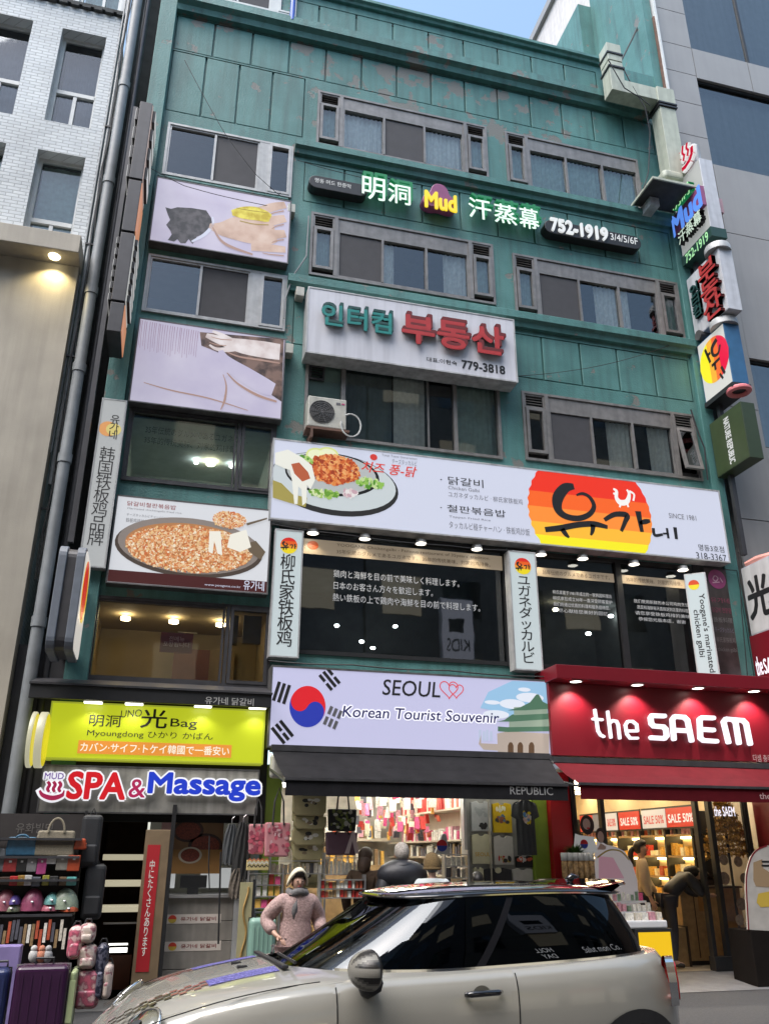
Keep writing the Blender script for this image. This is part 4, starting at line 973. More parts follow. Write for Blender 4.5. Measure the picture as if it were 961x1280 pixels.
T('닭갈비철판볶음밥', 160, 626, 220, 637.5, emi((.35, .05, .05), .5), FD, Yp1, bold=.01); T('Marinated chickengalbi fried rice', 160, 634, 227, 643, K_DG, FD, Yp1); T('チーズタッカルビチャーハン', 159, 641, 206, 649, K_DG, FD, Yp1); T('铁板鸡排炒饭', 158, 647, 185, 655, K_DG, FD, Yp1)
T('www.yoogane.co.kr', 256, 729, 301, 736, W_LIT, FD, Yp1-.006); T('유가네', 305, 725, 330, 739, W_LIT, FD, Yp1-.006, bold=.02)

# --- upright restaurant signs
def upright(nm, lb, quad, Y, s_, tr, emb, m=None, ls=1.0, bold=.02, depth=.2):
    r = R4(*quad, Y); t = cabinet(nm, lb, r, Y, depth, m or emi((.70, .80, .82), .55, 'lit_white_green'), M_cabl, lip=.02)
    w_ = r[1]-r[0]; h = r[3]-r[2]
    text('\n'.join(s_), (r[0]+w_*tr[0], r[1]-w_*tr[0], r[2]+h*tr[1], r[2]+h*tr[2]), Y-.001, K_BLK, t, bold=bold, line=ls)
    if emb: emblem(t, (r[0]+r[1])/2, r[2]+h*emb[0], w_*emb[1], Y-.001)
    return t, r
upright('upright_sign', 'narrow white upright sign reading 柳氏家铁板鸡 left of the wide restaurant window', ((345, 661.5), (378, 663), (375, 823), (335, 820)), 11.74, '柳氏家铁板鸡', (.24, .08, .80), (.87, .30), ls=.9)
upright('upright_sign', 'narrow white upright sign reading ユガネダッカルビ between the two restaurant windows', ((635, 687.5), (668.6, 691), (679, 838), (643.8, 838)), 11.74, 'ユガネダッカルビ', (.27, .06, .78), (.87, .30), ls=.9)
t, r = upright('upright_sign', 'tall white upright sign reading 韩国铁板鸡品牌 at the building corner', ((127.8, 496), (159, 502), (132, 712), (99, 706)), 11.72, '韩国铁板鸡品牌', (.2, .12, .70), None, emi((.62, .64, .64), .5, 'lit_dull_white'), ls=.86, bold=.0, depth=.15)
w_ = r[1]-r[0]; b = MB(); disc(b, (r[0]+r[1])/2-.04, r[2]+(r[3]-r[2])*.81, w_*.36, w_*.34, 11.7185, 24); b.build('sun_emblem', emi((.9, .42, .15), .6), t)
b = MB(); disc(b, (r[0]+r[1])/2+.04, r[2]+(r[3]-r[2])*.81, w_*.30, w_*.28, 11.7175, 24); b.build('sun_emblem', emi((.9, .75, .25), .55), t)
text('유\n가\n네', ((r[0]+r[1])/2-.02, r[1]-.07, r[2]+(r[3]-r[2])*.75, r[2]+(r[3]-r[2])*.90), 11.716, K_BLK, t, bold=.02, line=.8)
# angled English upright sign: a box turned toward the left
V_ = F(853.9, 718.5, 11.5); zt_, zb_ = F(854, 718, 11.5)[1], F(871, 852, 11.5)[1]
ang = rad(-38); Lf = .40
ES = thing('upright_sign', 'narrow white upright sign with English words turned sideways at the right end', 'sign', (8.1, 12, zb_))
O = Vector((F(853.9, 718.5, 11.75)[0], 11.75, F(865, 851, 11.75)[1])); ht = F(854, 718, 11.75)[1]-O.z
U = Vector((math.cos(ang), math.sin(ang), 0)); N_ = Vector((U.y, -U.x, 0)); Lf = .34
b = MB(); p = [O, O+U*Lf, O+U*Lf-N_*.22, O-N_*.22]
b.add([(q.x, q.y, q.z) for q in p]+[(q.x, q.y, q.z+ht) for q in p], [(0, 1, 5, 4), (1, 2, 6, 5), (2, 3, 7, 6), (3, 0, 4, 7), (3, 2, 1, 0), (4, 5, 6, 7)]); b.build('case', M_cabl, ES, bevel=.004)
b = MB(); e_ = .02
b.add([tuple(O+U*e_+N_*.004+Vector((0, 0, e_))), tuple(O+U*(Lf-e_)+N_*.004+Vector((0, 0, e_))), tuple(O+U*(Lf-e_)+N_*.004+Vector((0, 0, ht-e_))), tuple(O+U*e_+N_*.004+Vector((0, 0, ht-e_)))], [(0, 1, 2, 3)])
b.build('face_panel', emi((.70, .80, .82), .55, 'lit_white_green'), ES)
text("Yoogane's marinated\nchicken galbi", (.05, Lf-.06, .12, ht-.36), .006, K_BLK, ES, bold=.02, frame=(O, U, Vector((0, 0, 1)), N_), rot=-math.pi/2, align='CENTER')
b = MB()
for i in range(20): pass
cc = O+U*(Lf*.4)+Vector((0, 0, ht-.2)); 
vs = [tuple(cc+U*(.085*math.cos(2*math.pi*i/24))+Vector((0, 0, .085*math.sin(2*math.pi*i/24)))+N_*.007) for i in range(24)]
b.add(vs[:13], [tuple(range(13))], 0); b.add([vs[12]]+vs[13:]+[vs[0]], [tuple(range(13))], 1); b.build('sun_emblem', [emi((.75, .08, .02), .7), emi((.9, .75, .03), .7)], ES)
b = MB()
for z_ in (.15, ht-.12): 
    q = O+U*Lf-N_*.09+Vector((0, 0, z_)); b.cyl(tuple(q), tuple(q+U*.012), .018, n=8)
b.build('bolt', M_dark, ES)

# --- dark poster board at the right end
r = R4((878.5, 710), (921.6, 712), (942, 854), (897.7, 850), 11.93)
DP = cabinet('poster_board', 'unlit dark poster board with a round purple logo beside the English upright sign', r, 11.93, .05, mat('dark_poster', (.05, .04, .04), .35, var=.3, scale=8, streak=.3), M_dark, lip=.012)
b = MB(); cc = F(897, 724, 11.925); disc(b, cc[0]-.02, cc[1], .17, .17, 11.928, 32); b.build('round_logo', mat('purple_logo', (.30, .05, .17), .4, var=.1), DP)
s = MB(); lw_ = mat('pale_pink_line', (.6, .35, .45), .4, var=0); ribbon(s, [(cc[0]-.06, cc[1]+.06, .02), (cc[0]-.1, cc[1], .02), (cc[0]-.05, cc[1]-.04, .02), (cc[0], cc[1]+.02, .02), (cc[0]-.05, cc[1]+.06, .015)], 11.925); ribbon(s, [(cc[0]-.12, cc[1]-.07, .02), (cc[0]+.02, cc[1]-.05, .02)], 11.925); ribbon(s, [(cc[0]+.04, cc[1]+.03, .02), (cc[0]+.08, cc[1]-.05, .02)], 11.925)
s.build('logo_stroke', lw_, DP)
for i, (sx, cm) in enumerate((('유가네', (.22, .05, .09)), ('닭갈비 전문점', (.22, .05, .09)), ('鉄板料理', (.18, .17, .17)), ('チーズタッカルビ', (.16, .15, .2)), ('柳氏家铁板鸡', (.17, .15, .15)), ('chicken galbi', (.15, .14, .14)))):
    zt_ = cc[1]-.33-.17*i; text(sx, (r[0]+.06, r[0]+.42, zt_-.09, zt_), 11.928, mat('faded_ink_%02d' % i if 0 else 'faded_ink_'+'abcdef'[i], cm, .6, var=0), DP)

# --- Seoul souvenir sign
Y = 11.62
r = R4((339.8, 830.7), (685.8, 850.8), (687.7, 945.7), (333.8, 934), Y)
SS = cabinet('souvenir_sign', 'backlit lilac sign reading SEOUL Korean Tourist Souvenir with a taegeuk and a palace gate', r, Y, .36, emi((.66, .66, .92), .64, 'lit_lilac_white'), M_cab, lip=.025)
Yp = Y-.001; navy = emi((.015, .015, .16), .4)
T('SEOUL', 478, 849, 550, 872, K_BLK, SS, Yp, bold=.02, shear=.12)
T('Korean Tourist Souvenir', 428, 882, 624, 904, emi((.88, .88, .97), 1.0), SS, Yp, 'letter_outline', fat=.02, shear=.15)
T('Korean Tourist Souvenir', 428, 882, 624, 904, navy, SS, Yp-.003, bold=.02, shear=.15)
b = MB(); cc = F(384.5, 883, Yp); Rr = (F(407, 884, Yp)[0]-F(362, 882, Yp)[0])/2
tl_ = rad(-30)
def yy_half(sgn, mi):
    pts = []
    for i in range(25): t = math.pi*i/24; pts.append((Rr*math.cos(t), Rr*math.sin(t)))
    for i in range(13): t = math.pi*i/12; pts.append((-Rr/2-Rr/2*math.cos(t)+0, -Rr/2*math.sin(t)))   # lower small bump left
    for i in range(13): t = math.pi*i/12; pts.append((Rr/2-Rr/2*math.cos(t), Rr/2*math.sin(t)))
    out = []
    for x, z in pts: x, z = x*sgn, z*sgn; out.append((cc[0]+x*math.cos(tl_)-z*math.sin(tl_), Yp, cc[1]+(x*math.sin(tl_)+z*math.cos(tl_))*1.12))
    # fan from an inner point keeps the concave outline clean
    b.add(out, [tuple(range(len(out)))], mi)
disc(b, cc[0], cc[1], Rr, Rr*1.12, Yp, 40, 1)
Yp_s = Yp; Yp = Yp-.002; yy_half(1, 0); Yp = Yp_s
b.build('taegeuk', [emi((.75, .02, .03), .75), emi((.03, .05, .45), .7)], SS)
def trigram(px, py, ang, pat, fade=0):
    c_ = F(px, py, Yp); b = MB()
    for k, full in enumerate(pat):
        off = (k-1)*.072
        for seg in ([(-.135, .135)] if full else [(-.135, -.018), (.018, .135)]):
            q = [(seg[0], off-.023), (seg[1], off-.023), (seg[1], off+.023), (seg[0], off+.023)]
            b.add([(c_[0]+x*math.cos(ang)-z*math.sin(ang), Yp, c_[1]+x*math.sin(ang)+z*math.cos(ang)) for x, z in q], [(0, 1, 2, 3)])
    b.build('trigram', K_BLK if not fade else K_DG, SS)
trigram(352, 866, rad(75), (1, 1, 1)); trigram(412, 849, rad(-48), (0, 1, 0)); trigram(353, 915, rad(-48), (1, 0, 1)); trigram(416, 897, rad(68), (0, 0, 0), 1)
s = MB()
def heart(px, py, k):
    c_ = F(px, py, Yp); pts = []
    for i in range(26):
        t = 2*math.pi*i/25; pts.append((c_[0]+k*16*math.sin(t)**3, c_[1]+k*(13*math.cos(t)-5*math.cos(2*t)-2*math.cos(3*t)-math.cos(4*t)), .014))
    ribbon(s, pts, Yp)
heart(561, 861, .0085); heart(570, 863, .0068); s.build('heart_outline', emi((.8, .08, .1), .7), SS)
# palace gate painting on the sign
b = MB(); ms = [emi((.35, .6, .85), .7), emi((.50, .42, .36), .7), emi((.10, .22, .14), .6), emi((.16, .09, .05), .5), emi((.35, .45, .35), .6), emi((.55, .62, .8), .7), emi((.8, .85, .95), .75)]
pxpoly(b, [(610, 865), (640, 851), (684, 853), (685, 900), (650, 905), (625, 890), (600, 885)], Yp, 0)
for (px_, py_, a_, c_) in ((640, 880, .2, .07), (662, 872, .22, .07), (620, 893, .2, .06), (615, 878, .12, .03), (655, 862, .1, .03)): cc_ = F(px_, py_, Yp-.001); disc(b, cc_[0], cc_[1], a_, c_, Yp-.001, 18, 6)
pxpoly(b, [(601, 918), (601, 929), (622, 930), (640, 921), (686, 922), (686, 943), (604, 937), (598, 930)], Yp-.002, 1)
pxpoly(b, [(621, 917), (634, 914), (686, 917), (686, 944), (622, 940)], Yp-.0025, 1)
for x in (638, 650, 664): pxpoly(b, [(x-3.5, 941), (x-3.5, 932), (x-2, 928.5), (x, 927.5), (x+2, 928.5), (x+3.5, 932), (x+3.5, 942)], Yp-.003, 3)
pxpoly(b, [(622, 908), (634, 909), (686, 904), (686, 914), (634, 915), (622, 914)], Yp-.0032, 2); pxpoly(b, [(636, 898), (686, 896), (686, 908), (636, 909)], Yp-.0033, 4)
pxpoly(b, [(620, 902), (630, 900), (640, 893), (686, 891), (686, 899), (640, 902)], Yp-.0035, 2); pxpoly(b, [(642, 884), (684, 883), (684, 892), (642, 894)], Yp-.0036, 4)
pxpoly(b, [(634, 888), (650, 884), (662, 878), (670, 868), (673, 868), (678, 877), (686, 881), (686, 886), (655, 888)], Yp-.0037, 2)
for x in (598, 603, 607, 612): pxpoly(b, [(x, 926), (x, 914-(x % 3)*2), (x+3.4, 914-(x % 3)*2), (x+3.4, 926)], Yp-.0015, 5)
b.build('palace_print', ms, SS)

# --- yellow bag shop sign
Y = 11.66
r = R4((63, 878.4), (332, 885.5), (329, 954.5), (56.6, 949), Y)
YB = cabinet('bag_shop_sign', 'backlit yellow-green bag shop sign with an orange strip above the SPA letters', r, Y, .3, emi((.60, .68, .02), .74, 'lit_yellow'), emi((.55, .62, .05), .5, 'yellow_rim'), lip=.02)
Yp = Y-.001
T('明洞', 113, 893, 150, 909, K_BLK, YB, Yp, bold=.012); T('UNO', 152, 888, 177, 898, K_BLK, YB, Yp, slant=.10); T('光', 178, 886, 208, 910.5, K_BLK, YB, Yp, bold=.03); T('Bag', 214, 898, 246, 912.5, K_BLK, YB, Yp, bold=.012)
T('Myoungdong ひかり かばん', 110, 911, 266, 926.5, K_BLK, YB, Yp)
a = R4((98, 926), (290, 930.5), (289, 947), (97.5, 942), Yp); b = MB(); b.box(a[0], a[1], Yp-.003, Yp+.004, a[2], a[3]); b.build('orange_strip', emi((.85, .32, .05), .75), YB)
text('カバン·サイフ·トケイ韓國で一番安い', (a[0]+.03, a[1]-.03, a[2]+.025, a[3]-.025), Yp-.004, emi((.95, .9, .75), .85), YB, bold=.02)
for i, (px_, py_) in enumerate(((117, 879), (168, 881), (254, 884), (322, 886))):
    x, z = F(px_, py_, 11.5); t = thing('strip_lamp', ['leftmost', 'second', 'third', 'rightmost'][i]+' flat lamp shining on the top edge of the yellow bag sign', 'lamp', (x, 11.5, z), 'flat lamps over the yellow sign')
    bx('lamp_housing', x-.12, x+.12, 11.44, 11.56, z+.012, z+.04, M_dark, t, .004); bx('bulb', x-.11, x+.11, 11.45, 11.55, z, z+.0115, emi((1, .97, .85), 6, 'flat_lamp_glow'), t)
    spot((x, 11.5, z-.01), (x, 11.62, z-1.5), 7, (1, .95, .8), 130, t)
# --- two round disc signs left of it, edge on
for i, (px0, px1) in enumerate(((35, 44), (45, 58))):
    x0, z0 = F(px0, 960, 11.3); x1, z1 = F(px1, 889, 11.3); cz_ = (F(45, 888, 11.3)[1]+F(45, 959, 11.3)[1])/2; rr = (F(45, 888, 11.3)[1]-F(45, 959, 11.3)[1])/2
    t = thing('round_sign', ['outer' if i == 0 else 'inner', 0][0]+' round pale lit disc sign seen edge on beside the yellow bag sign', 'sign', (x0, 11.3, cz_-rr), 'round disc signs beside the yellow sign')
    x0, x1 = F(px0, 925, 11.3)[0], F(px1, 925, 11.3)[0]
    b = MB(); b.cyl((x0+.01, 11.42, cz_), (x1-.02, 11.42, cz_), rr, n=40); b.build('rim', emi((.75, .72, .5), .55, 'cream_rim'), t, smooth='auto', bevel=.01)
    b = MB(); b.cyl((x1-.02, 11.42, cz_), (x1-.012, 11.42, cz_), rr*.93, n=40); b.build('disc_face', emi((.75, .62, .02), .7), t)
    bx('bracket', x0+.04, x1-.04, 11.42+rr*.9, 12.0, cz_-.03, cz_+.03, M_dark, t)
# --- spa sign
Y = 11.68
r = R4((52, 957), (324, 961), (322, 1018), (47.8, 1016.4), Y)
SP = cabinet('spa_sign', 'weathered grey box sign with raised red and blue SPA & Massage letters outlined in white', r, Y, .3, mat('weathered_sheet', (.27, .26, .23), .55, .1, var=.3, scale=4, streak=.4), M_cab, lip=.015)
wl = emi((.9, .9, .95), .9, 'lit_outline_white'); rd = emi((.75, .01, .02), .7); bl = emi((.015, .05, .62), .75); mg = emi((.55, .02, .12), .6)
for sx, q, cm in (('SPA', (88, 965, 155, 999), rd), ('&', (163, 974, 181, 997), mg), ('Massage', (188, 966, 324, 1001), bl)):
    g_px = 1.6 if sx != '&' else 1.0
    T(sx, *q, wl, SP, Y-.03, 'letter_outline', 0, depth=.03, fat=.034 if sx != '&' else .02); T(sx, *q, cm, SP, Y-.0625, 'lettering', 0, fat=.015 if sx != '&' else .004)
T('MUD', 57, 966, 79.5, 974, wl, SP, Y-.04, 'letter_outline', fat=.022); T('MUD', 57, 966, 79.5, 974, emi((.2, .08, .45), .6), SP, Y-.045, bold=.03)
s = MB()
for dx in (0, 7, 14): pxribbon(s, [(60+dx, 977, 3), (62.5+dx, 981, 3.4), (60+dx, 986, 3.4), (62+dx, 990, 2.6)], Y-.045)
pxribbon(s, [(50, 988, 2), (54, 994, 4), (66, 997.5, 5), (78, 994, 4), (81, 988, 2)], Y-.045)
s.build('hot_spring_mark', emi((.5, .02, .1), .65), SP)
s = MB(); 
for dx in (0, 7, 14): pxribbon(s, [(60+dx, 975, 6), (62.5+dx, 981, 7), (60+dx, 986, 7), (62+dx, 991, 6)], Y-.035)
pxribbon(s, [(48, 986, 6), (54, 994, 8), (66, 997.5, 9.5), (78, 994, 8), (83, 986, 6)], Y-.035); s.build('mark_outline', wl, SP)
# --- black canopy over the left shops
Y = 11.35
a = F(38, 857, Y); c_ = F(340, 866, Y); 
CN = thing('entrance_canopy', 'black metal canopy edge with small grey Korean lettering above the yellow sign', 'canopy', (0, 12, a[1]))
zt = (a[1]+c_[1])/2; bx('fascia', a[0], c_[0], Y, Y+.06, zt-.17, zt, M_dark, CN, .005); bx('top_flashing', a[0]-.01, c_[0]+.01, Y-.025, 11.996, zt+.001, zt+.025, M_dgrey, CN); bx('roof_sheet', a[0], c_[0], Y+.062, 11.99, zt-.06, zt-.02, M_dark, CN)
b = MB(); b.add([(a[0], Y, zt+.03), (c_[0], Y, zt+.03), (c_[0], 11.98, zt+.2), (a[0], 11.98, zt+.2)], [(0, 1, 2, 3)]); b.build('roof_slope', M_dgrey, CN)
T('유가네 닭갈비', 257, 870.5, 317, 882.5, mat('grey_letter', (.45, .45, .43), .5, var=0), CN, Y-.002, bold=.02)
bx('canopy_soffit_wall', -1.24, 1.5, 11.9, 11.97, 2.0, 3.6, M_black, CN)

# --- the red cosmetics shop sign
Y = 11.55
x0, x1 = F(688, 900, Y)[0], 9.75; z1_ = F(690, 853, Y)[1]; z0_ = F(688, 944, Y)[1]
SA = thing('cosmetics_sign', 'deep red shop fascia with glowing white letters the SAEM and lamps above', 'sign', ((x0+x1)/2, 12, z0_))
M_red = mat('red_fascia', (.17, .004, .012), .42, var=.05, scale=2); M_redl = mat('red_awning_cloth', (.085, .006, .010), .85, spec=.1, var=.12, scale=5, bump=.2, bscale=90)
bx('fascia_board', x0, x1, Y, 11.95, z0_, z1_, M_red, SA, .006)
yh = Y-.34
zq = F(690, 842, yh)[1]
bx('projecting_hood', x0-.02, x1, yh, 11.97, z1_+.001, z1_+.2, M_red, SA, .006)
sl = emi((.95, .9, 1.0), 1.15, 'lit_letter_white'); sr = emi((.9, .55, .65), .5, 'letter_return_pink')
def stroke3(par, pts_list, Y_, depth, m, ms_, wd):
    b = MB(); 
    for pts in pts_list:
        pp = [P3(x, y, Y_) for x, y in pts]; 
        for i in range(len(pp)-1):
            p, q = pp[i], pp[i+1]; d = (q-p); l = d.length; d.normalize(); n = Vector((-d.z, 0, d.x))*(wd/2)
            e = d*(wd*.18)
            v = [p-n-e, q-n+e, q+n+e, p+n-e]
            b.add([(k.x, Y_-depth, k.z) for k in v]+[(k.x, Y_, k.z) for k in v], [(0, 1, 2, 3), (0, 4, 5, 1), (1, 5, 6, 2), (2, 6, 7, 3), (3, 7, 4, 0)])
        for p in pp: b.cyl((p.x, Y_-depth+.0005, p.z), (p.x, Y_, p.z), wd/2, n=12)
    return b.build('channel_letter', m, par)
th = .036; TH = .075
thin = {'t': [[(742, 888), (746, 914), (749, 919), (753, 921)], [(740, 899), (751, 900)]],
        'h': [[(758, 890), (762, 922)], [(760, 905), (764, 901), (769, 902), (771, 906), (773, 923)]],
        'e': [[(781, 914), (795, 914), (794, 906), (789, 902), (783, 902), (780, 907), (782, 918), (786, 923), (795, 923)]]}
for k_, st in thin.items(): stroke3(SA, st, Y-.001, .05, sl, sr, th)
thick = {'s': [[(828, 895.5), (813, 895), (811, 898), (812, 905), (815, 908), (827, 909), (830, 912), (831, 920), (828, 923.5), (812, 922.5)]],
         'a': [[(840, 924), (838, 900), (841, 896), (853, 897), (857, 901), (862, 926)], [(840, 913), (858, 914)]],
         'e': [[(889, 898), (875, 897.5), (872, 900), (873, 923), (877, 926), (893, 927)], [(873, 912), (889, 913)]],
         'm': [[(908, 928), (902, 903), (905, 899), (914, 900), (917, 904), (921, 929)], [(915, 900), (926, 901), (930, 905), (935, 930)]]}
for k_, st in thick.items(): stroke3(SA, st, Y-.001, .07, sl, sr, TH*.8)
T('더샘 충무로점', 940, 943, 975, 953, mat('pinkish_letter', (.5, .35, .35), .5, var=0), SA, Y-.002, bold=.01)
for i, (px_, py_) in enumerate(((720, 859.5), (797, 864.5), (873, 869), (943, 872.5))):
    Yl = Y-.2; x, z = F(px_, py_, Yl); z = z1_-.012
    t = thing('downlight', ['leftmost', 'second from left', 'third from left', 'rightmost'][i]+' downlight in the hood of the red cosmetics fascia', 'lamp', (x, Yl, z), 'downlights of the red fascia')
    b = MB(); b.lathe([(.10, .012), (.105, 0), (.085, -.004), (.08, .004), (0, .004)], (x, Yl, z), 20); b.build('lamp_rim', M_cabl, t)
    b = MB(); b.lathe([(0, .0), (.082, .0)], (x, Yl, z), 20); b.build('bulb', emi((1, .95, .85), 8, 'hood_bulb'), t)
    spot((x, Yl, z-.02), (x, Y+.02, z-1.1), 26, (1, .9, .8), 110, t, .04)
# --- awnings
def awning(nm, lb, xl, xr, ztop, yb, zf, yf, val, m, m2, cat='awning'):
    t = thing(nm, lb, cat, ((xl[0]+xr[0])/2, yb, zf)); b = MB(); n = 10
    vs = []
    for i in range(n+1):
        x = xl[0]+(xr[0]-xl[0])*i/n; xf = xl[1]+(xr[1]-xl[1])*i/n; sg = .012*math.sin(i*2.1)
        vs += [(x, yb, ztop), ((x+xf)/2, (yb+yf)/2, (ztop+zf)/2-.03+sg), (xf, yf, zf)]
    for i in range(n):
        for k in range(2): b.add([vs[3*i+k], vs[3*i+k+1], vs[3*i+4+k], vs[3*i+3+k]], [(0, 1, 2, 3)])
    # close the ends
    b.build('cloth', m, t, smooth=True)
    q = MB(); q.box(xl[1], xr[1], yf-.012, yf, zf-val, zf-.012); q.build('valance', m2, t)
    q = MB(); q.box(xl[1]-.01, xr[1]+.01, yf-.035, yf+.03, zf-.011, zf+.022); q.build('front_bar', M_dgrey, t)
    q = MB()
    for s_ in (0, 1):
        xx = (xl, xr)[s_]; q.tube([(xx[0], yb, ztop-.25), (xx[1], yf, zf-.03)], .018, 6)
    q.build('arm', M_dark, t); q = MB(); q.box(xl[0], xr[0], yb-.05, yb+.15, ztop-.02, ztop+.06); q.build('cassette', M_dgrey, t)
    return t
yf = 10.85
M_blk_cloth = mat('black_awning_cloth', (.016, .016, .018), .85, spec=.1, var=.2, scale=6, bump=.2, bscale=90)
zf = F(530, 978, yf)[1]; zt_ = F(500, 940, 11.6)[1]
BA = awning('black_awning', 'black fabric awning over the souvenir shop with grey lettering on its valance', (F(334, 940, 11.6)[0]+.05, F(357, 975, yf)[0]), (F(688, 946, 11.6)[0]-.03, F(708, 980, yf)[0]), zt_-.02, 11.6, zf, yf, .19, M_blk_cloth, M_blk_cloth)
T('REPUBLIC', 637, 983, 691, 994, mat('grey_letter2', (.3, .3, .3), .5, var=0), BA, yf-.014, bold=.01)
zf2 = F(840, 983, yf)[1]; xr_ = 9.9
RA = awning('red_awning', 'red fabric awning over the cosmetics shop front', (F(690, 955, 11.5)[0], F(724, 980, yf)[0]), (9.75, 9.5), F(800, 953, 11.5)[1]-.02, 11.5, zf2, yf, .19, M_redl, M_redl)
T('the', 948, 991, 963, 999, mat('pinkish_letter', (.5, .35, .35), .5, var=0), RA, yf-.014, bold=.01)

# ================================================================== PROJECTING SIGNS (right edge)
SXp = F(896, 596, 11.9)[0]      # plane of their left faces
def side_sign(nm, lb, far_top, near_bot, near_top, m_left, m_front, wdt=.3, X=None, yfar=None, group='projecting signs stacked at the right edge of the green building', rim=None):
    X = X or SXp
    y1, _z = G(*far_top, X); y0, zb = G(*near_bot, X); _, zt_ = G(*near_top, X)
    if yfar: y1 = yfar
    t = thing(nm, lb, 'sign', (X+wdt/2, y1, zb), group)
    bx('case', X+.003, X+wdt-.003, y0, y1, zb, zt_, m_front, t, .006)
    bx('face_panel', X, X+.0025, y0+.02, y1-.02, zb+.02, zt_-.02, m_left, t)
    bx('rear_face_panel', X+wdt-.0025, X+wdt, y0+.02, y1-.02, zb+.02, zt_-.02, m_left, t)
    return t, X, y0, y1, zb, zt_
LU, LV, LN = Vector((0, -1, 0)), Vector((0, 0, 1)), Vector((-1, 0, 0))
M_wcase = mat('white_sign_case', (.50, .52, .56), .45, var=.08, streak=.2)
# spa tower sign
t, X, y0, y1, zb, zt_ = side_sign('spa_tower_sign', 'white projecting sign with blue Mud letters, topmost of the stack at the right edge', (846, 318), (888, 283), (868, 203), emi((.6, .62, .6), .45, 'dull_lit_white'), M_wcase, .30, yfar=11.9)
def lt(sx, u0, u1, v0, v1, m, par, d=.004, bold=.03, depth=.0, X_=None, **k):   # text on the left face: u towards the street, v up, both 0..1
    w_ = y1-y0; h = zt_-zb; O_ = Vector((X_ or X, y1, zb))
    return text(sx, (u0*w_, u1*w_, v0*h, v1*h), d, m, par, bold=bold, depth=depth, frame=(O_, LU, LV, LN), **k)
gl_ = emi((.45, .9, .45), .8, 'lit_green'); 
lt('明洞', .12, .72, .60, .77, mat('green_return', (.02, .22, .07), .5), t, 0, .05, .13); lt('明洞', .12, .72, .60, .77, gl_, t, .135, .04)
b = MB(); O_ = Vector((X, y1, zb)); w_ = y1-y0; h = zt_-zb
b.box(X-.10, X, y1-.0*w_, y1-1.0*w_, zb+.30*h, zb+.58*h); b.build('purple_backing', MATS['purple_plastic'], t, bevel=.01)
lt('Mud', -.05, .98, .30, .58, emi((.12, .3, .9), .9), t, .105, 0, fat=.03)
lt('汗蒸幕', .1, .9, .12, .29, K_BLK, t, 0, .05, .1); lt('汗蒸幕', .1, .9, .12, .29, emi((.7, .85, .7), .7), t, .105, .035)
b = MB(); b.box(X-.02, X+.32, y0-.01, y1+.01, zb-.22, zb-.004); b.build('dark_base', mat('dark_green_metal', (.012, .05, .04), .5), t)
lt('752-1919', .12, .9, -.14, -.02, gl_, t, .025, .03)
# hot-spring emblem on top
b = MB(); O_ = Vector((X-.05, y1-.35*w_, zt_+.04))
def sr_(b, pts, wd, th_, mi):
    for i in range(len(pts)-1):
        (a0, b0), (a1, b1) = pts[i], pts[i+1]; l = math.hypot(a1-a0, b1-b0); nx, nz = -(b1-b0)/l*wd/2, (a1-a0)/l*wd/2
        q = [(a0-nx, b0-nz), (a1-nx, b1-nz), (a1+nx, b1+nz), (a0+nx, b0+nz)]
        vs = [(X-.02-th_, O_.y-p[0], O_.z+p[1]) for p in q]+[(X-.02, O_.y-p[0], O_.z+p[1]) for p in q]
        b.add(vs, [(0, 1, 2, 3), (3, 2, 1, 0), (0, 4, 5, 1), (1, 5, 6, 2), (2, 6, 7, 3), (3, 7, 4, 0)], mi)
cup = [(.0, .28), (.02, .14), (.12, .05), (.28, .02), (.44, .05), (.54, .14), (.56, .28)]
stm = [[(.12+dx, .2), (.17+dx, .3), (.12+dx, .4), (.17+dx, .54-.05*abs(k_-1))] for k_, dx in enumerate((0, .14, .28))]
sr_(b, cup, .16, .05, 0)
for q in stm: sr_(b, q, .12, .05, 0)
b.build('emblem_outline', emi((.85, .85, .85), .7), t)
b = MB(); sr_(b, cup, .075, .065, 0)
for q in stm: sr_(b, q, .045, .065, 0)
b.build('hot_spring_emblem', emi((.65, .01, .05), .7), t)
b = MB(); b.box(X-.0, X+.2, O_.y-.5, O_.y-.06, zt_+.0, zt_+.55); b.build('emblem_box', M_cabl, t, bevel=.08)
b = MB(); b.box(X+.33, X+.45, y0+.1*w_, y0+.3*w_, zb+.3*h, zb+.5*h); b.box(X+.30, X+.33, y0+.1*w_, y0+.6*w_, zb+.3*h, zb+.5*h); b.build('rear_letter', mat('pink_grey', (.4, .25, .28), .5), t)
def rcap(cx_, cy_, z, r_, par): 
    b = MB(); b.lathe([(0, .0), (r_, 0), (r_, .10), (r_*.93, .14), (0, .14)], (cx_, cy_, z), 28); b.build('round_cap', M_cabl, par, smooth='auto')
# estate tower sign
t2 = t
yn, zn = G(905, 330, SXp)
t, X, y0, y1, zb, zt_ = side_sign('estate_tower_sign', 'white projecting sign with raised dark red letters, second of the stack', (858, 372), (910, 385), (888, 318), mat('aged_white_side', (.55, .56, .58), .5, var=.1, streak=.2), M_wcase, .30, yfar=11.9)
rcap(X+.12, y0+.16, zt_+.0, .24, t)
lt('부동산'.replace('', '\n').strip(), .45, .95, .02, .92, rdk, t, 0, .06, .09, line=.8); lt('부동산'.replace('', '\n').strip(), .45, .95, .02, .92, rl, t, .092, .05, line=.8)
lt('인\n터\n컴', .12, .36, .25, .80, gd, t, 0, .04, .06, line=.8)
b = MB(); b.cyl((X-.05, y1-.15, zb-.02), (X+.25, y1-.15, zb-.02), .10, n=14); b.build('bracket', M_cab, t)
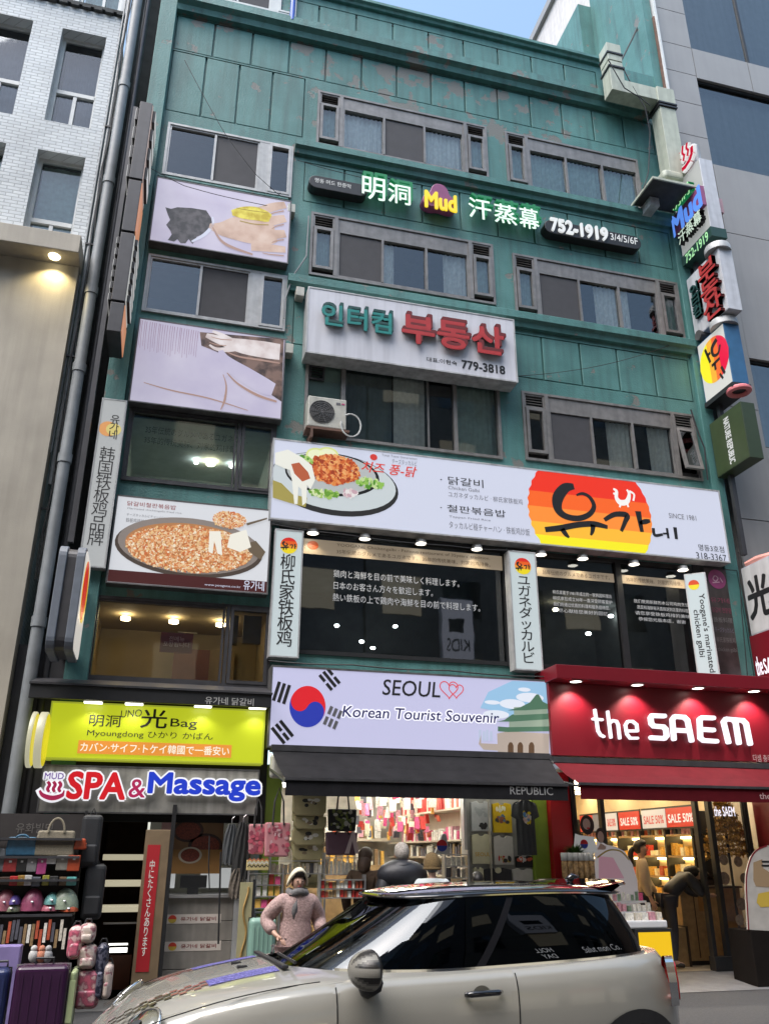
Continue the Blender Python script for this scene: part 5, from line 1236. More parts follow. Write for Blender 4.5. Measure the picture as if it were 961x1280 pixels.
# yugane tower sign
t, X, y0, y1, zb, zt_ = side_sign('restaurant_tower_sign', 'white projecting sign with a red and yellow sun and blue edge, third of the stack', (876, 500), (916, 477), (904, 402), emi((.72, .72, .68), .7, 'lit_warm_white'), mat('blue_sign_edge', (.03, .12, .25), .5, var=.12), .33, yfar=11.9)
rcap(X+.14, y0+.16, zt_+.0, .25, t)
b = MB(); w_ = y1-y0; h = zt_-zb; cy_, cz_ = y1-.52*w_, zb+.56*h
ms = [emi((.88, .82, .02), .85), emi((.9, .45, .04), .8), emi((.88, .16, .03), .8), emi((.8, .01, .06), .8)]
R3 = h*.36
for i, (a, e) in enumerate(((-1, -.35), (-.35, 0), (0, .35), (.35, 1))):
    pts = []
    for j in range(9):
        v = a+(e-a)*j/8; q = math.sqrt(max(0, 1-v*v)); pts.append((v, q))
    pts = pts+[(v, -q) for v, q in pts[::-1]]
    b.add([(X-.003, cy_-v*R3*.95, cz_+q*R3) for v, q in pts], [tuple(range(len(pts)))], i)
b.build('sun_emblem', ms, t)
def lrib(par, strokes, wd, nm='brush_lettering', m=K_BLK):
    b = MB()
    for st in strokes:
        s_ = MB(); ribbon(s_, [(p[0], p[1], wd*(p[2] if len(p) > 2 else 1)) for p in st], 0); s_.v = [(X-.006, cy_-q[0], cz_+q[2]) for q in s_.v]; b.add(s_.v, s_.f)
    b.build(nm, m, par)
k = R3
lrib(t, [[(.35*k, .75*k, 1.6), (.0, .55*k, 1.5), (.0, .2*k, 1), (.3*k, .1*k, 1), (.5*k, .4*k, .8)], [(-.45*k, .75*k), (-.25*k, -.0*k)], [(-.35*k, .4*k), (-.15*k, .42*k)], [(-.2*k, -.2*k), (.35*k, -.15*k)], [(0, -.2*k), (.0, -.5*k)], [(.35*k, -.55*k, 1), (.5*k, -.95*k, 1)], [(.2*k, -.8*k, .8), (.35*k, -1.1*k, .8)]], .06)
b = MB(); b.box(X-.03, X+.36, y0, y1, zb-.1, zb-.004); b.build('dark_base', M_dark, t)
tk = [(X+.17+.17*math.cos(q_)*1.0, y0+.1+.17*math.sin(q_), zb-.14) for q_ in [2*math.pi*i/20 for i in range(21)]]
b = MB(); b.tube([(p[0], p[1], p[2]+.03) for p in tk], .05, 8); tag(b.build('ring_ornament', mat('pink_plastic', (.75, .22, .24), .5, var=.1)), 'pink rounded ring between the blue edged sign and the green sign', 'ornament')
# dark green projecting sign
t, X, y0, y1, zb, zt_ = side_sign('green_tower_sign', 'dark olive green projecting box sign with white upright words, lowest of the stack', (884, 517), (936.6, 571), (936.6, 492), mat('olive_face', (.038, .06, .022), .45, var=.08), mat('olive_case', (.03, .048, .02), .45, var=.08), .13*2.2, yfar=11.9)
lt('NATURE REPUBLIC', .44, .60, .08, .90, emi((.8, .82, .8), .6), t, .004, .03, rot=-math.pi/2)
# back mast
tag(MB().box(SXp+.12, SXp+.2, 11.7, 11.78, 6.4, 14.6).build('sign_mast', M_dgrey), 'dark upright mast carrying the stacked projecting signs at the right', 'mast')
# 光 sign and small red sign below
X = SXp+.02
t, X, y0, y1, zb, zt_ = side_sign('bag_tower_sign', 'white projecting sign with a black 光 character above the small red sign', (926, 718), (975, 782), (965, 692), mat('plain_white_face', (.55, .55, .54), .5, var=.06, streak=.15), M_wcase, .3, X=SXp+.12)
lt('光', .10, .85, .22, .80, K_BLK, t, .004, .05)
b = MB(); pts = [(X+.05+.06*i, y1-.1-.22*i, zt_+.05+.03*math.sin(i)) for i in range(4)]; b.tube(pts, [.05, .07, .06, .04], 8); tag(b.build('neon_ornament', mat('peach_plastic', (.65, .3, .25), .5)), 'peach coloured tube ornament on top of the white 光 sign', 'ornament')
t, X, y0, y1, zb, zt_ = side_sign('cosmetics_tower_sign', 'small red projecting sign with white letters the SAEM below the 光 sign', (938, 812), (985, 858), (980, 780), M_red, M_red, .3, X=SXp+.12)
lt('the', .08, .30, .3, .62, sl, t, .004, .02); lt('SAEM', .34, .9, .3, .55, sl, t, .004, .03)

# ================================================================== PROJECTING SIGNS (left edge, seen edge on)
def edge_sign(nm, lb, x0, x1, y0, y1, z0, z1, facem, n_l, lettered=True, grp='projecting signs stacked at the left edge of the green building'):
    t = thing(nm, lb, 'sign', ((x0+x1)/2, y1, z0), grp)
    bx('case', x0, x1, y0, y1, z0, z1, M_dgrey, t, .006)
    bx('face_panel', x1+.0005, x1+.012, y0+.02, y1-.02, z0+.02, z1-.02, facem, t)
    if n_l:
        hh = (z1-z0)/n_l
        for side in (0, 1):
            for i in range(n_l):
                za = z0+hh*(i+.18); zc_ = z0+hh*(i+.82); xa = x1+.013 if side else x0-.055
                b = MB(); b.box(xa, xa+.045, y0+.08, y1-.1, za, zc_); o = b.build('raised_letter', M_dark, t, bevel=.008)
                b = MB(); xb_ = xa+.0455 if side else xa-.006; b.box(xb_, xb_+.005, y0+.09, y1-.11, za+.01, zc_-.01); b.build('letter_face', emi((.8, .8, .78), .5, 'letter_face_lit'), t)
    return t
ex0, ex1 = F(171, 160, 11.0)[0], F(187, 160, 11.0)[0]
zA = F(185, 140, 11.2)[1]; zB = F(170, 235, 11.2)[1]; zC = F(160, 300, 11.2)[1]; zD = F(148, 415, 11.2)[1]
edge_sign('dark_tower_sign', 'topmost dark projecting sign with blocky raised letters at the left corner', ex0, ex1, 11.0, 11.75, zB+.02, zA, emi((.7, .55, .5), .4, 'pinkish_lit'), 4)
edge_sign('dark_tower_sign', 'second dark projecting sign from the top at the left corner with an orange lit face', ex0, ex1, 11.0, 11.75, zC+.02, zB-.02, emi((.8, .35, .18), .6, 'orange_lit'), 0)
edge_sign('dark_tower_sign', 'dark projecting sign with a ladder of small raised letters, third in the left stack', ex0, ex1, 11.0, 11.75, zC-1.25, zC-.02, emi((.75, .75, .72), .5, 'dull_lit'), 6)
edge_sign('dark_tower_sign', 'lowest dark sign of the left stack, beside the massage picture', ex0, ex1, 11.0, 11.75, F(148, 420, 11.2)[1]-.05, zC-1.29, emi((.8, .35, .18), .6, 'orange_lit'), 0)
tag(MB().box(-1.39, -1.32, 11.4, 11.47, 5.5, 13.3).build('sign_mast', M_dgrey), 'dark upright mast carrying the edge-on signs at the left corner', 'mast')
# rounded projecting sign at first floor
xs0, xs1 = F(62, 800, 10.9)[0], F(85, 800, 10.9)[0]
t = thing('rounded_tower_sign', 'rounded grey projecting sign with white face left of the fried rice picture', 'sign', (-1.3, 11.6, 4.2))
zt_ = F(100, 690, 10.9)[1]; zb_ = F(80, 815, 10.9)[1]; xa = F(66, 760, 10.7)[0]; xb_ = F(96, 760, 10.7)[0]
def rrect(y0, y1, z0, z1, r_):
    pts = []
    for cy_, cz_, a0 in ((y1-r_, z0+r_, -90), (y1-r_, z1-r_, 0), (y0+r_, z1-r_, 90), (y0+r_, z0+r_, 180)):
        for i in range(6): a = rad(a0+i*18); pts.append((cy_+r_*math.cos(a), cz_+r_*math.sin(a)))
    return pts
def slab(nm, x0, x1, pts, m, par, bevel=.0):
    b = MB(); n = len(pts); b.add([(x0, p[0], p[1]) for p in pts]+[(x1, p[0], p[1]) for p in pts], [tuple(range(n-1, -1, -1)), tuple(range(n, 2*n))]+[(i, (i+1) % n, (i+1) % n+n, i+n) for i in range(n)]); return b.build(nm, m, par, bevel=bevel)
yA, yB = 10.7, 11.5
slab('case', xa, xb_, rrect(yA, yB, zb_, zt_, .14), M_dgrey, t, .01); slab('rim', xa-.02, xa+.08, rrect(yA-.03, yB+.03, zb_-.03, zt_+.03, .16), mat('blue_grey_rim', (.13, .15, .18), .5), t, .01); slab('rim', xb_-.08, xb_+.02, rrect(yA-.03, yB+.03, zb_-.03, zt_+.03, .16), MATS['blue_grey_rim'], t, .01)
slab('face_panel', xb_+.02, xb_+.03, rrect(yA+.01, yB-.01, zb_+.01, zt_-.01, .13), emi((.82, .78, .72), .65, 'lit_cream'), t)
def ovl(x, cy_, cz_, ry, rz, m, nm, n=28, a0=0, a1=2*math.pi): slab(nm, x, x+.004, [(cy_+ry*math.cos(a0+(a1-a0)*i/n), cz_+rz*math.sin(a0+(a1-a0)*i/n)) for i in range(n+(0 if a1-a0 > 6.2 else 1))], m, t)
ovl(xb_+.031, 11.1, (zb_+zt_)/2+.18, .36, .40, emi((.85, .62, .02), .75), 'sun_emblem'); ovl(xb_+.0355, 11.03, (zb_+zt_)/2+.18, .27, .38, emi((.75, .04, .02), .7), 'sun_emblem')
bx('bracket', xa+.05, xb_-.05, 11.5, 12, zt_-.25, zt_-.17, M_dark, t); bx('bracket', xa+.05, xb_-.05, 11.5, 12, zb_+.15, zb_+.23, M_dark, t)
# dark column behind it and small fixtures
bx('corner_facing', -1.86, -1.25, 11.95, 12.1, 0, 4.2, M_dgrey); tag(bpy.data.objects['corner_facing'], 'dark grime covered column at the street corner of the green building', 'column')

# ================================================================== AC, ducts, wires
t = thing('air_conditioner', 'small cream outdoor air conditioning unit on a bracket under the white sign', 'air conditioner', (2.1, 11.9, 8.0))
r = R4((385, 494), (434, 500), (432, 536), (385, 533), 11.65); x0, x1, z0, z1 = r
M_cream = mat('cream_metal', (.45, .45, .40), .45, var=.1, streak=.2)
bx('casing', x0, x1, 11.65, 11.95, z0, z1, M_cream, t, .015)
cxx, czz, rr = x0+(x1-x0)*.36, (z0+z1)/2, (z1-z0)*.37
b = MB(); disc(b, cxx, czz, rr, rr, 11.6475, 32); b.build('fan_opening', mat('dark_fan', (.06, .06, .06), .6), t)
b = MB()
for q in range(1, 7):
    n = 28; R0 = rr*q/6; b.tube([(cxx+R0*math.cos(2*math.pi*i/n), 11.642, czz+R0*math.sin(2*math.pi*i/n)) for i in range(n+1)], .0045, 4)
for q in range(10): a = 2*math.pi*q/10; b.tube([(cxx, 11.64, czz), (cxx+rr*math.cos(a), 11.64, czz+rr*math.sin(a))], .004, 4)
b.build('fan_grille', M_cab, t)
bx('label_plate', x1-.17, x1-.1, 11.645, 11.65, z1-.11, z1-.07, K_DG, t); bx('label_plate', x1-.08, x1-.03, 11.645, 11.65, z1-.10, z1-.075, mat('magenta_label', (.4, .05, .15), .5, var=0), t)
b = MB(); b.box(x0-.02, x1+.05, 11.63, 11.9, z0-.05, z0-.012); b.box(x0+.05, x0+.09, 11.63, 12, z0-.2, z0-.05); b.build('bracket', M_rust, t)
cc = F(439, 531, 11.6); b = MB(); b.tube([(cc[0]+.16*math.sin(a), 11.62, cc[1]+.2+.20*math.cos(a)-.2) for a in [i*.35-.6 for i in range(17)]], .014, 6); b.build('pipe_loop', mat('white_hose', (.5, .52, .5), .5), t)
# small lamp boxes left of the white sign
for px_, py_, lb in ((375, 366, 'small cream junction box at the left end of the white estate sign'), (361, 437, 'small cream box at the upper right corner of the massage picture'), (364, 262, 'small pale box at the right edge of the upper hand picture')):
    x, z = F(px_, py_, 11.85); tag(bx('junction_box', x-.07, x+.07, 11.8, 11.995, z-.09, z+.09, M_cream, None, .01), lb, 'box')
# rectangular exhaust duct coming down from the roof
DU = thing('exhaust_duct', 'cream sheet metal exhaust duct bending over the parapet down the right end', 'duct', (9.0, 11.7, 13.3))
def seg(p, q, w_, d_, nm='duct_section'):
    p = Vector(p); q = Vector(q); d = (q-p).normalized(); ref = Vector((1, 0, 0)) if abs(d.x) < .7 else Vector((0, 0, 1)); a = (ref-d*ref.dot(d)).normalized(); c = d.cross(a)
    vs = [r_+a*(s1*w_/2)+c*(s2*d_/2) for r_ in (p, q) for s1, s2 in ((-1, -1), (1, -1), (1, 1), (-1, 1))]
    b = MB(); b.add(vs, [(3, 2, 1, 0), (4, 5, 6, 7), (0, 1, 5, 4), (1, 2, 6, 5), (2, 3, 7, 6), (3, 0, 4, 7)]); o = b.build(nm, M_duct, DU, bevel=.008); return o
Yd = 11.55
xA, zA1 = F(759, 62, Yd); xB, zB1 = F(770, 112, Yd); xC, zC1 = F(822, 118, Yd); xD, zD1 = F(845, 225, Yd)
xm = (xA+xB)/2; dw = .33
seg((xm, Yd, zA1), (xm, Yd, F(766, 84, Yd)[1]), dw, dw); seg((xm, Yd, F(766, 84, Yd)[1]-.02), (xm, Yd, zB1), dw*.97, dw*.97)
for zz_ in (F(764, 75, Yd)[1], F(767, 92, Yd)[1]): 
    b = MB(); b.box(xm-dw/2-.02, xm+dw/2+.02, Yd-dw/2-.02, Yd+dw/2+.02, zz_-.03, zz_+.015); b.build('strap', M_dark, DU)
zr = zB1-.04; xE = (xC+xD)/2
seg((xm-dw/2, Yd, zr), (xE-dw/2-.003, Yd, zr), .34, dw*.96, 'duct_section'); b = MB(); b.box(xE-dw*.62, xE+dw*.62, Yd-dw*.56, Yd+dw*.56, zr-.22, zr+.2); b.build('duct_elbow', M_duct, DU, bevel=.01)
for q in (-.24, -.32): b = MB(); b.box(xE-dw*.66, xE+dw*.66, Yd-dw*.6, Yd+dw*.6, zr+q-.02, zr+q+.02); b.build('strap', M_dark, DU)
zD_ = F(820, 218, Yd)[1]
seg((xE, Yd, zr-.34), (xE, Yd, zD_), dw*1.12, dw*1.0)
# hood at the bottom
b = MB(); xh = xE-.1; b.box(xh-.26, xh+.22, Yd-.2, Yd+.2, zD_-.22, zD_+.02); b.build('duct_elbow', M_duct, DU, bevel=.09, seg=4)
hx0, hx1 = F(802, 235, Yd)[0]-.05, F(850, 235, Yd)[0]; hz = F(820, 240, Yd)[1]
b = MB(); b.add([(hx0, Yd-.45, hz-.12), (hx1, Yd-.45, hz-.12), (hx1, Yd+.35, hz-.12), (hx0, Yd+.35, hz-.12), (hx0+.15, Yd-.15, hz+.12), (hx1-.1, Yd-.15, hz+.12), (hx1-.1, Yd+.2, hz+.12), (hx0+.15, Yd+.2, hz+.12)],
            [(0, 1, 5, 4), (1, 2, 6, 5), (2, 3, 7, 6), (3, 0, 4, 7), (4, 5, 6, 7)])
b.build('rain_hood', M_duct, DU); bx('hood_underside', hx0+.03, hx1-.03, Yd-.42, Yd+.32, hz-.125, hz-.10, M_room, DU); b = MB(); rails(b, 0, 1, 0, 1, 0, 1, .1)
b = MB(); b.box(hx0-.01, hx1+.01, Yd-.46, Yd-.43, hz-.15, hz-.10); b.box(hx0-.01, hx0+.02, Yd-.43, Yd+.36, hz-.15, hz-.10); b.build('hood_rim', M_duct, DU)
bx('support_bracket', hx0+.2, hx0+.4, Yd+.0, 11.99, hz-.35, hz-.15, M_cabl, DU)
# cables
def wire(lb, pts, r_=.009, m=None, Yw=None):
    P_ = [P3(*p) for p in pts]; out = []
    for i in range(len(P_)-1):
        for k_ in range(6):
            t_ = k_/6; q = P_[i].lerp(P_[i+1], t_); q.z -= .12*(P_[i+1]-P_[i]).length*.12*math.sin(math.pi*t_); out.append(q)
    out.append(P_[-1]); tag(MB().tube(out, r_, 5).build('cable', m or M_cable), lb, 'cable')
wire('thin black cable running diagonally across the top left panels to the window corner', [(231, 75, 11.9), (282, 168, 11.9), (320, 218, 11.9), (352, 246, 11.9)], .006)
wire('black cable drooping from the roof rail down behind the cream duct', [(776, 80, 11.7), (790, 108, 11.4), (806, 135, 11.4), (812, 165, 11.45), (810, 215, 11.4), (804, 235, 11.3)], .012)
wire('tangled black cable over the upper bend of the cream duct', [(760, 75, 11.3), (780, 110, 11.3), (800, 122, 11.3), (812, 132, 11.3)], .012)
wire('slack thin cable crossing the panel band left of the yellow sun sign stack', [(648, 470, 11.95), (735, 460, 11.9), (800, 444, 11.9), (845, 428, 11.9)], .006)
wire('grey cable hanging down the wall left of the white estate sign', [(386, 270, 11.9), (383, 320, 11.9), (366, 345, 11.9), (356, 375, 11.9), (355, 398, 11.9)], .014, M_pipe)
wire('conduit running down the wall beside the open casement window at the right', [(863, 512, 11.9), (872, 540, 11.9), (880, 560, 11.9), (884, 600, 11.9)], .014, M_dgrey)
tag(MB().cyl(tuple(P3(365, 26, 11.8)), tuple(P3(365, 26, 11.8)+Vector((0, 0, 2))), .05, n=10).build('blue_pipe', mat('blue_plastic', (.05, .12, .5), .4, var=.05), smooth='auto'), 'bright blue vertical pipe on the ledge near the top left', 'pipe')

wire('sagging black cable from the left edge signs across the upper picture panel', [(188, 210, 11.6), (230, 232, 11.7), (300, 250, 11.7), (366, 262, 11.9)], .006)
wire('thin cable running under the string course to the purple blob sign', [(372, 200, 11.9), (420, 214, 11.85), (520, 236, 11.85)], .006)
wire('thin black cable drooping below the long restaurant sign', [(340, 655, 11.65), (430, 668, 11.6), (560, 682, 11.6), (640, 688, 11.65)], .006)
wire('bundle of cables along the top edge of the lilac souvenir sign', [(336, 826, 11.7), (440, 831, 11.65), (560, 838, 11.65), (690, 846, 11.65)], .010)
wire('cable hanging down the right pier beside the dark poster board', [(922, 690, 11.7), (926, 760, 11.7), (934, 850, 11.7)], .008)
# ================================================================== SHOPS AT STREET LEVEL
M_tile = mat('shop_floor_tile', (.42, .36, .26), .35, var=.06)
M_warmpl = mat('warm_plaster', (.62, .5, .33), .7, var=.05)
M_palepl = mat('pale_plaster', (.55, .56, .52), .7, var=.08)
M_wood = mat('pale_wood', (.38, .25, .12), .5, var=.18, scale=12)
M_dwood = mat('dark_wood', (.05, .03, .02), .6, var=.2)
M_shelf = mat('shelf_cream', (.6, .52, .4), .5, var=.06)
M_tread = mat('tread_plate', (.30, .30, .31), .45, .5, var=.15, bump=.8, bscale=60)
FZ = .10
def room_shell(nm, lb, x0, x1, y0, y1, z0, z1, mw, mf, mc, left=True, right=True):
    t = thing(nm, lb, 'shop interior', ((x0+x1)/2, y0, z0))
    b = MB(); b.quad((x0, y0, z0), (x1, y0, z0), (x1, y1, z0), (x0, y1, z0)); b.build('floor', mf, t)
    b = MB(); b.quad((x0, y0, z1), (x1, y0, z1), (x1, y1, z1), (x0, y1, z1)); b.build('ceiling', mc, t)
    b = MB(); b.quad((x0, y1, z0), (x1, y1, z0), (x1, y1, z1), (x0, y1, z1))
    if left: b.quad((x0, y0, z0), (x0, y1, z0), (x0, y1, z1), (x0, y0, z1))
    if right: b.quad((x1, y0, z0), (x1, y1, z0), (x1, y1, z1), (x1, y0, z1))
    b.build('wall', mw, t); return t
# souvenir shop ------------------------------------------------------------
SX = 4.36
SR = room_shell('souvenir_shop', 'brightly lit souvenir shop interior behind the black awning', 1.72, SX+.35, 12.0, 16.4, FZ, 2.75, mat('shop_wall', (.45, .42, .36), .7, var=.2), M_tile, M_palepl)
b = MB()
for i in range(3):
    for j in range(2): b.box(2.2+1.2*j, 3.0+1.2*j, 12.6+1.2*i, 12.72+1.2*i, 2.69, 2.74)
b.build('ceiling_light', emi((1, .97, .88), 36, 'shop_tube'), SR)
# shelves along the right wall of the shop
SH = thing('wall_shelving', 'pale shelving packed with boxed souvenirs on the right wall of the souvenir shop', 'shelf', (SX+.15, 13, FZ))
bx('back_board', SX+.3, SX+.34, 12.16, 16.3, .3, 2.68, M_shelf, SH)
zs_ = [G(563.4, 1010, SX)[1], G(560.5, 1027.5, SX)[1], G(555, 1040, SX)[1]-.14, G(555, 1062, SX)[1]-.05, 1.0]
zs_ = [2.03, 1.83, 1.60, 1.34, 1.08]
zs_[0] = G(563.4, 1010, SX)[1]; 
for z in zs_: bx('shelf_board', SX, SX+.30, 12.3, 16.3, z-.025, z, M_shelf, SH)
bx('upright', SX+.01, SX+.3, 12.24, 12.285, .2, 2.68, M_shelf, SH)
cols_ = [(.6, .05, .04), (.7, .65, .55), (.5, .1, .05), (.8, .78, .7), (.1, .1, .12), (.75, .45, .1), (.6, .3, .35), (.3, .2, .1), (.72, .1, .25), (.85, .82, .6), (.2, .3, .2)]
PM = [mat('packet_'+'abcdefghijk'[i], c, .4, var=.25, scale=40) for i, c in enumerate(cols_)]
PME = [MB().box(-.5, .5, -.5, .5, 0, 1).mesh('packet', m_) for m_ in PM]
PCN = ['red', 'cream', 'rust orange', 'ivory', 'black', 'amber', 'dusty pink', 'brown', 'magenta', 'pale yellow', 'dark green']
def item(nm, lb, cat, grp, mi, loc, sc, rz=0, tilt=0):
    lb = PCN[mi]+' '+lb
    o = bpy.data.objects.new(nm, PME[mi]); C.objects.link(o); o.location = loc; o.scale = sc; o.rotation_euler = (tilt, 0, rz); return tag(o, lb, cat, grp)
def items(nm, lb, cat, grp, p0, p1, n, hs_, ws, dp, pal, jit=.1, lean=.12):
    p0 = Vector(p0); p1 = Vector(p1); d = p1-p0; rz = math.atan2(d.y, d.x)
    for i in range(n):
        q = p0+d*((i+.5)/n); item(nm, lb, cat, grp, random.choice(pal), q, (d.length/n*random.uniform(*ws), dp, random.uniform(*hs_)), rz+random.uniform(-jit, jit), random.uniform(-lean, lean)*.4)
for j, z in enumerate(zs_[:4]):
    pal = [(0, 0, 2, 3, 1, 0), (3, 8, 1, 3, 6, 9), (4, 4, 4, 3, 7), (4, 3, 3, 4, 1)][j]
    items('souvenir_packet', ['tall souvenir packet on the top shelf', 'upright souvenir packet on the second shelf', 'boxed souvenir packet on the third shelf', 'small souvenir packet on the fourth shelf'][j], 'packet', ['souvenir packets on the top shelf', 'souvenir packets on the second shelf', 'souvenir packets on the third shelf', 'souvenir packets on the fourth shelf'][j],
          (SX+.12, 12.4, z), (SX+.12, 15.6, z), (30, 26, 28, 24)[j], ((.2, .33), (.12, .19), (.12, .19), (.08, .16))[j], (.45, .9), .12, pal)
# back wall stock
items('souvenir_bag', 'small souvenir bag hanging on the back wall of the shop', 'bag', 'souvenir bags on the back wall', (2.6, 16.2, 1.9), (4.2, 16.2, 1.9), 12, (.15, .3), (.5, .9), .06, (5, 7, 3, 2))
items('souvenir_box', 'small souvenir box stacked on the back counter of the shop', 'box', 'souvenir boxes on the back counter', (2.6, 15.9, 1.45), (4.2, 15.9, 1.45), 14, (.15, .3), (.5, .9), .1, (5, 5, 9, 3, 7))
bx('back_counter', 2.4, 4.3, 15.7, 16.1, FZ, 1.45, M_wood, SR); bx('back_counter', 2.4, 4.3, 16.05, 16.3, 1.85, 1.9, M_shelf, SR)
for i, (px_, py_) in enumerate(((490, 1004), (508, 1002), (478, 997), (540, 999), (522, 1000))):
    p = P3(px_, py_, 13.3); b = MB(); b.box(p.x-.05, p.x+.05, p.y-.05, p.y+.05, p.z-.12, p.z+.05); o = b.build('hanging_pouch', PM[3]); o.rotation_euler = (0, 0, 0); tag(o, 'white pouch hanging from the ceiling inside the souvenir shop', 'pouch', 'white pouches hanging inside the souvenir shop')
for i in range(130):
    px_, py_ = random.uniform(446, 552), random.uniform(990, 1046); Yd_ = random.uniform(12.8, 15.6); p = P3(px_, py_, Yd_)
    item('hanging_trinket', 'small trinket dangling among the stock inside the souvenir shop', 'trinket', 'trinkets dangling inside the souvenir shop', random.choice((3, 3, 0, 5, 6, 9, 4, 8, 2)), (p.x, p.y, p.z-.06), (random.uniform(.04, .09), .03, random.uniform(.08, .2)), random.uniform(-.6, .6), random.uniform(-.4, .4))
# front display board with shirts
DB = thing('shirt_board', 'grey display board facing the street hung with folded printed shirts', 'display board', (4.85, 12.1, FZ))
bx('board', 4.37, 5.36, 12.12, 12.16, FZ, 2.7, mat('grey_mesh_board', (.3, .3, .28), .6, var=.1), DB); bx('edge_frame', 4.33, 4.368, 12.05, 12.16, FZ, 2.7, M_cabl, DB)
fab = lambda n_, c: mat('fabric_'+n_, c, .85, var=.06, scale=15, bump=.15, bscale=40)
def folded(quad, m_, lb, print_=None):
    r = R2(*quad, 12.05); t = thing('folded_shirt', lb, 'shirt', ((r[0]+r[1])/2, 12.1, r[2]), 'folded shirts on the display board')
    w_ = r[1]-r[0]; h = r[3]-r[2]; cx_ = (r[0]+r[1])/2
    b = MB(); b.prism([(r[0], r[2]), (r[1], r[2]), (r[1], r[3]-.02), (cx_+w_*.18, r[3]), (cx_+w_*.10, r[3]-.03), (cx_-w_*.10, r[3]-.03), (cx_-w_*.18, r[3]), (r[0], r[3]-.02)], 12.07, 12.115); b.build('cloth', m_, t, bevel=.006)
    return t, r
def blob_print(t, r, u, v, su, sv, cols, n=10, Y_=12.066, nm='shirt_print'):
    b = MB(); w_ = r[1]-r[0]; h = r[3]-r[2]; ms = [mat('ink_%02x%02x%02x' % tuple(int(255*c) for c in cq), cq, .6, var=0) for cq in cols]
    for i in range(n):
        x = r[0]+w_*(u+random.uniform(-su, su)); z = r[2]+h*(v+random.uniform(-sv, sv)); disc(b, x, z, random.uniform(.012, .035), random.uniform(.012, .04), Y_-.0003*i, 9, i % len(cols))
    b.build(nm, ms, t)
t, r = folded((589, 1001, 615, 1039), fab('light_grey', (.45, .47, .47)), 'light grey folded shirt with a black peak print, top left of the board'); blob_print(t, r, .5, .2, .25, .08, [(.02, .02, .02)], 9); blob_print(t, r, .5, .65, .3, .12, [(.35, .38, .38)], 12)
t, r = folded((616, 1003, 641, 1041), fab('mustard', (.62, .42, .01)), 'mustard yellow folded shirt with a picture print, top row of the board'); blob_print(t, r, .5, .45, .35, .1, [(.05, .05, .04), (.1, .2, .3), (.3, .1, .05)], 12); blob_print(t, r, .5, .78, .3, .06, [(.75, .72, .5)], 8)
t, r = folded((590, 1042, 616, 1080), fab('cream', (.62, .60, .42)), 'cream folded shirt printed SEOUL in yellow, left of the middle row'); text('SEOUL', (r[0]+.04, r[1]-.03, r[2]+.10, r[2]+.15), 12.066, mat('yellow_ink', (.6, .35, .02), .6, var=0), t, bold=.02)
t, r = folded((617, 1044, 643, 1081), fab('off_white', (.55, .54, .50)), 'off white folded shirt with small red and black figures printed near the hem'); blob_print(t, r, .5, .2, .3, .08, [(.5, .04, .04), (.03, .03, .03), (.5, .4, .1)], 14)
t, r = folded((606, 1085, 641, 1115), fab('charcoal', (.04, .04, .045)), 'charcoal folded shirt in the bottom row of the board'); b = MB(); disc(b, (r[0]+r[1])/2, r[3]-.03, .05, .04, 12.066, 14); b.build('collar_label', fab('cream', (.6, .6, .4)), t)
t, r = folded((641, 1085, 668, 1115), fab('off_white', (.55, .54, .50)), 'off white folded shirt at the right end of the bottom row')
t, r = folded((645, 1069, 668, 1084), fab('black', (.02, .02, .02)), 'black folded shirt with red and white lettering under the hanging shirt'); blob_print(t, r, .5, .7, .4, .1, [(.6, .1, .05), (.6, .6, .6)], 10)
t, r = folded((592, 1084, 606, 1115), fab('cream', (.6, .6, .4)), 'cream folded shirt at the left of the bottom row, partly behind a head')
# hanging dark shirt
r = R2(640, 1000, 674, 1069, 11.85); TS = thing('hanging_shirt', 'dark grey t-shirt with a yellow and blue print on a hanger', 'shirt', ((r[0]+r[1])/2, 11.85, r[2]))
x0, x1, z0, z1 = r; w_ = x1-x0; h = z1-z0
nx_, nz_ = 16, 20; b = MB(); vs = []
def shirt_half(z_):   # half width profile, sleeve included
    u = (z1-z_)/h
    if u < .06: return w_*(.18+.32*u/.06)
    if u < .30: return w_*(.50+.10*(u-.06)/.24)
    return w_*.40
for sidey in (-1, 1):
    base = len(b.v)
    zl = [z1-h*i/nz_ for i in range(nz_+1)]
    vs = []
    for z_ in zl:
        hw_ = shirt_half(z_)
        for k_ in range(nx_+1): 
            u = -1+2*k_/nx_; vs.append(((x0+x1)/2+u*hw_, 11.85+sidey*.03*math.sqrt(max(0, 1-u*u*.98))+.012*math.sin(u*14+z_*3), z_))
    b.add(vs, [(i*(nx_+1)+k_, i*(nx_+1)+k_+1, (i+1)*(nx_+1)+k_+1, (i+1)*(nx_+1)+k_) for i in range(nz_) for k_ in range(nx_)])
b.build('cloth', fab('dark_grey', (.06, .065, .07)), TS, smooth=True)
blob_print(TS, r, .5, .66, .12, .10, [(.75, .6, .02), (.1, .3, .6), (.7, .5, .45), (.7, .7, .65)], 22, 11.80)
b = MB(); b.tube([((x0+x1)/2-.14, 11.85, z1-.05), ((x0+x1)/2-.05, 11.85, z1+.0), ((x0+x1)/2, 11.85, z1+.02), ((x0+x1)/2+.05, 11.85, z1), ((x0+x1)/2+.14, 11.85, z1-.05)], .012, 6); b.tube([((x0+x1)/2, 11.85, z1+.02), ((x0+x1)/2, 11.85, z1+.1), ((x0+x1)/2+.03, 11.9, z1+.13)], .006, 5); b.build('hanger', M_shelf, TS)
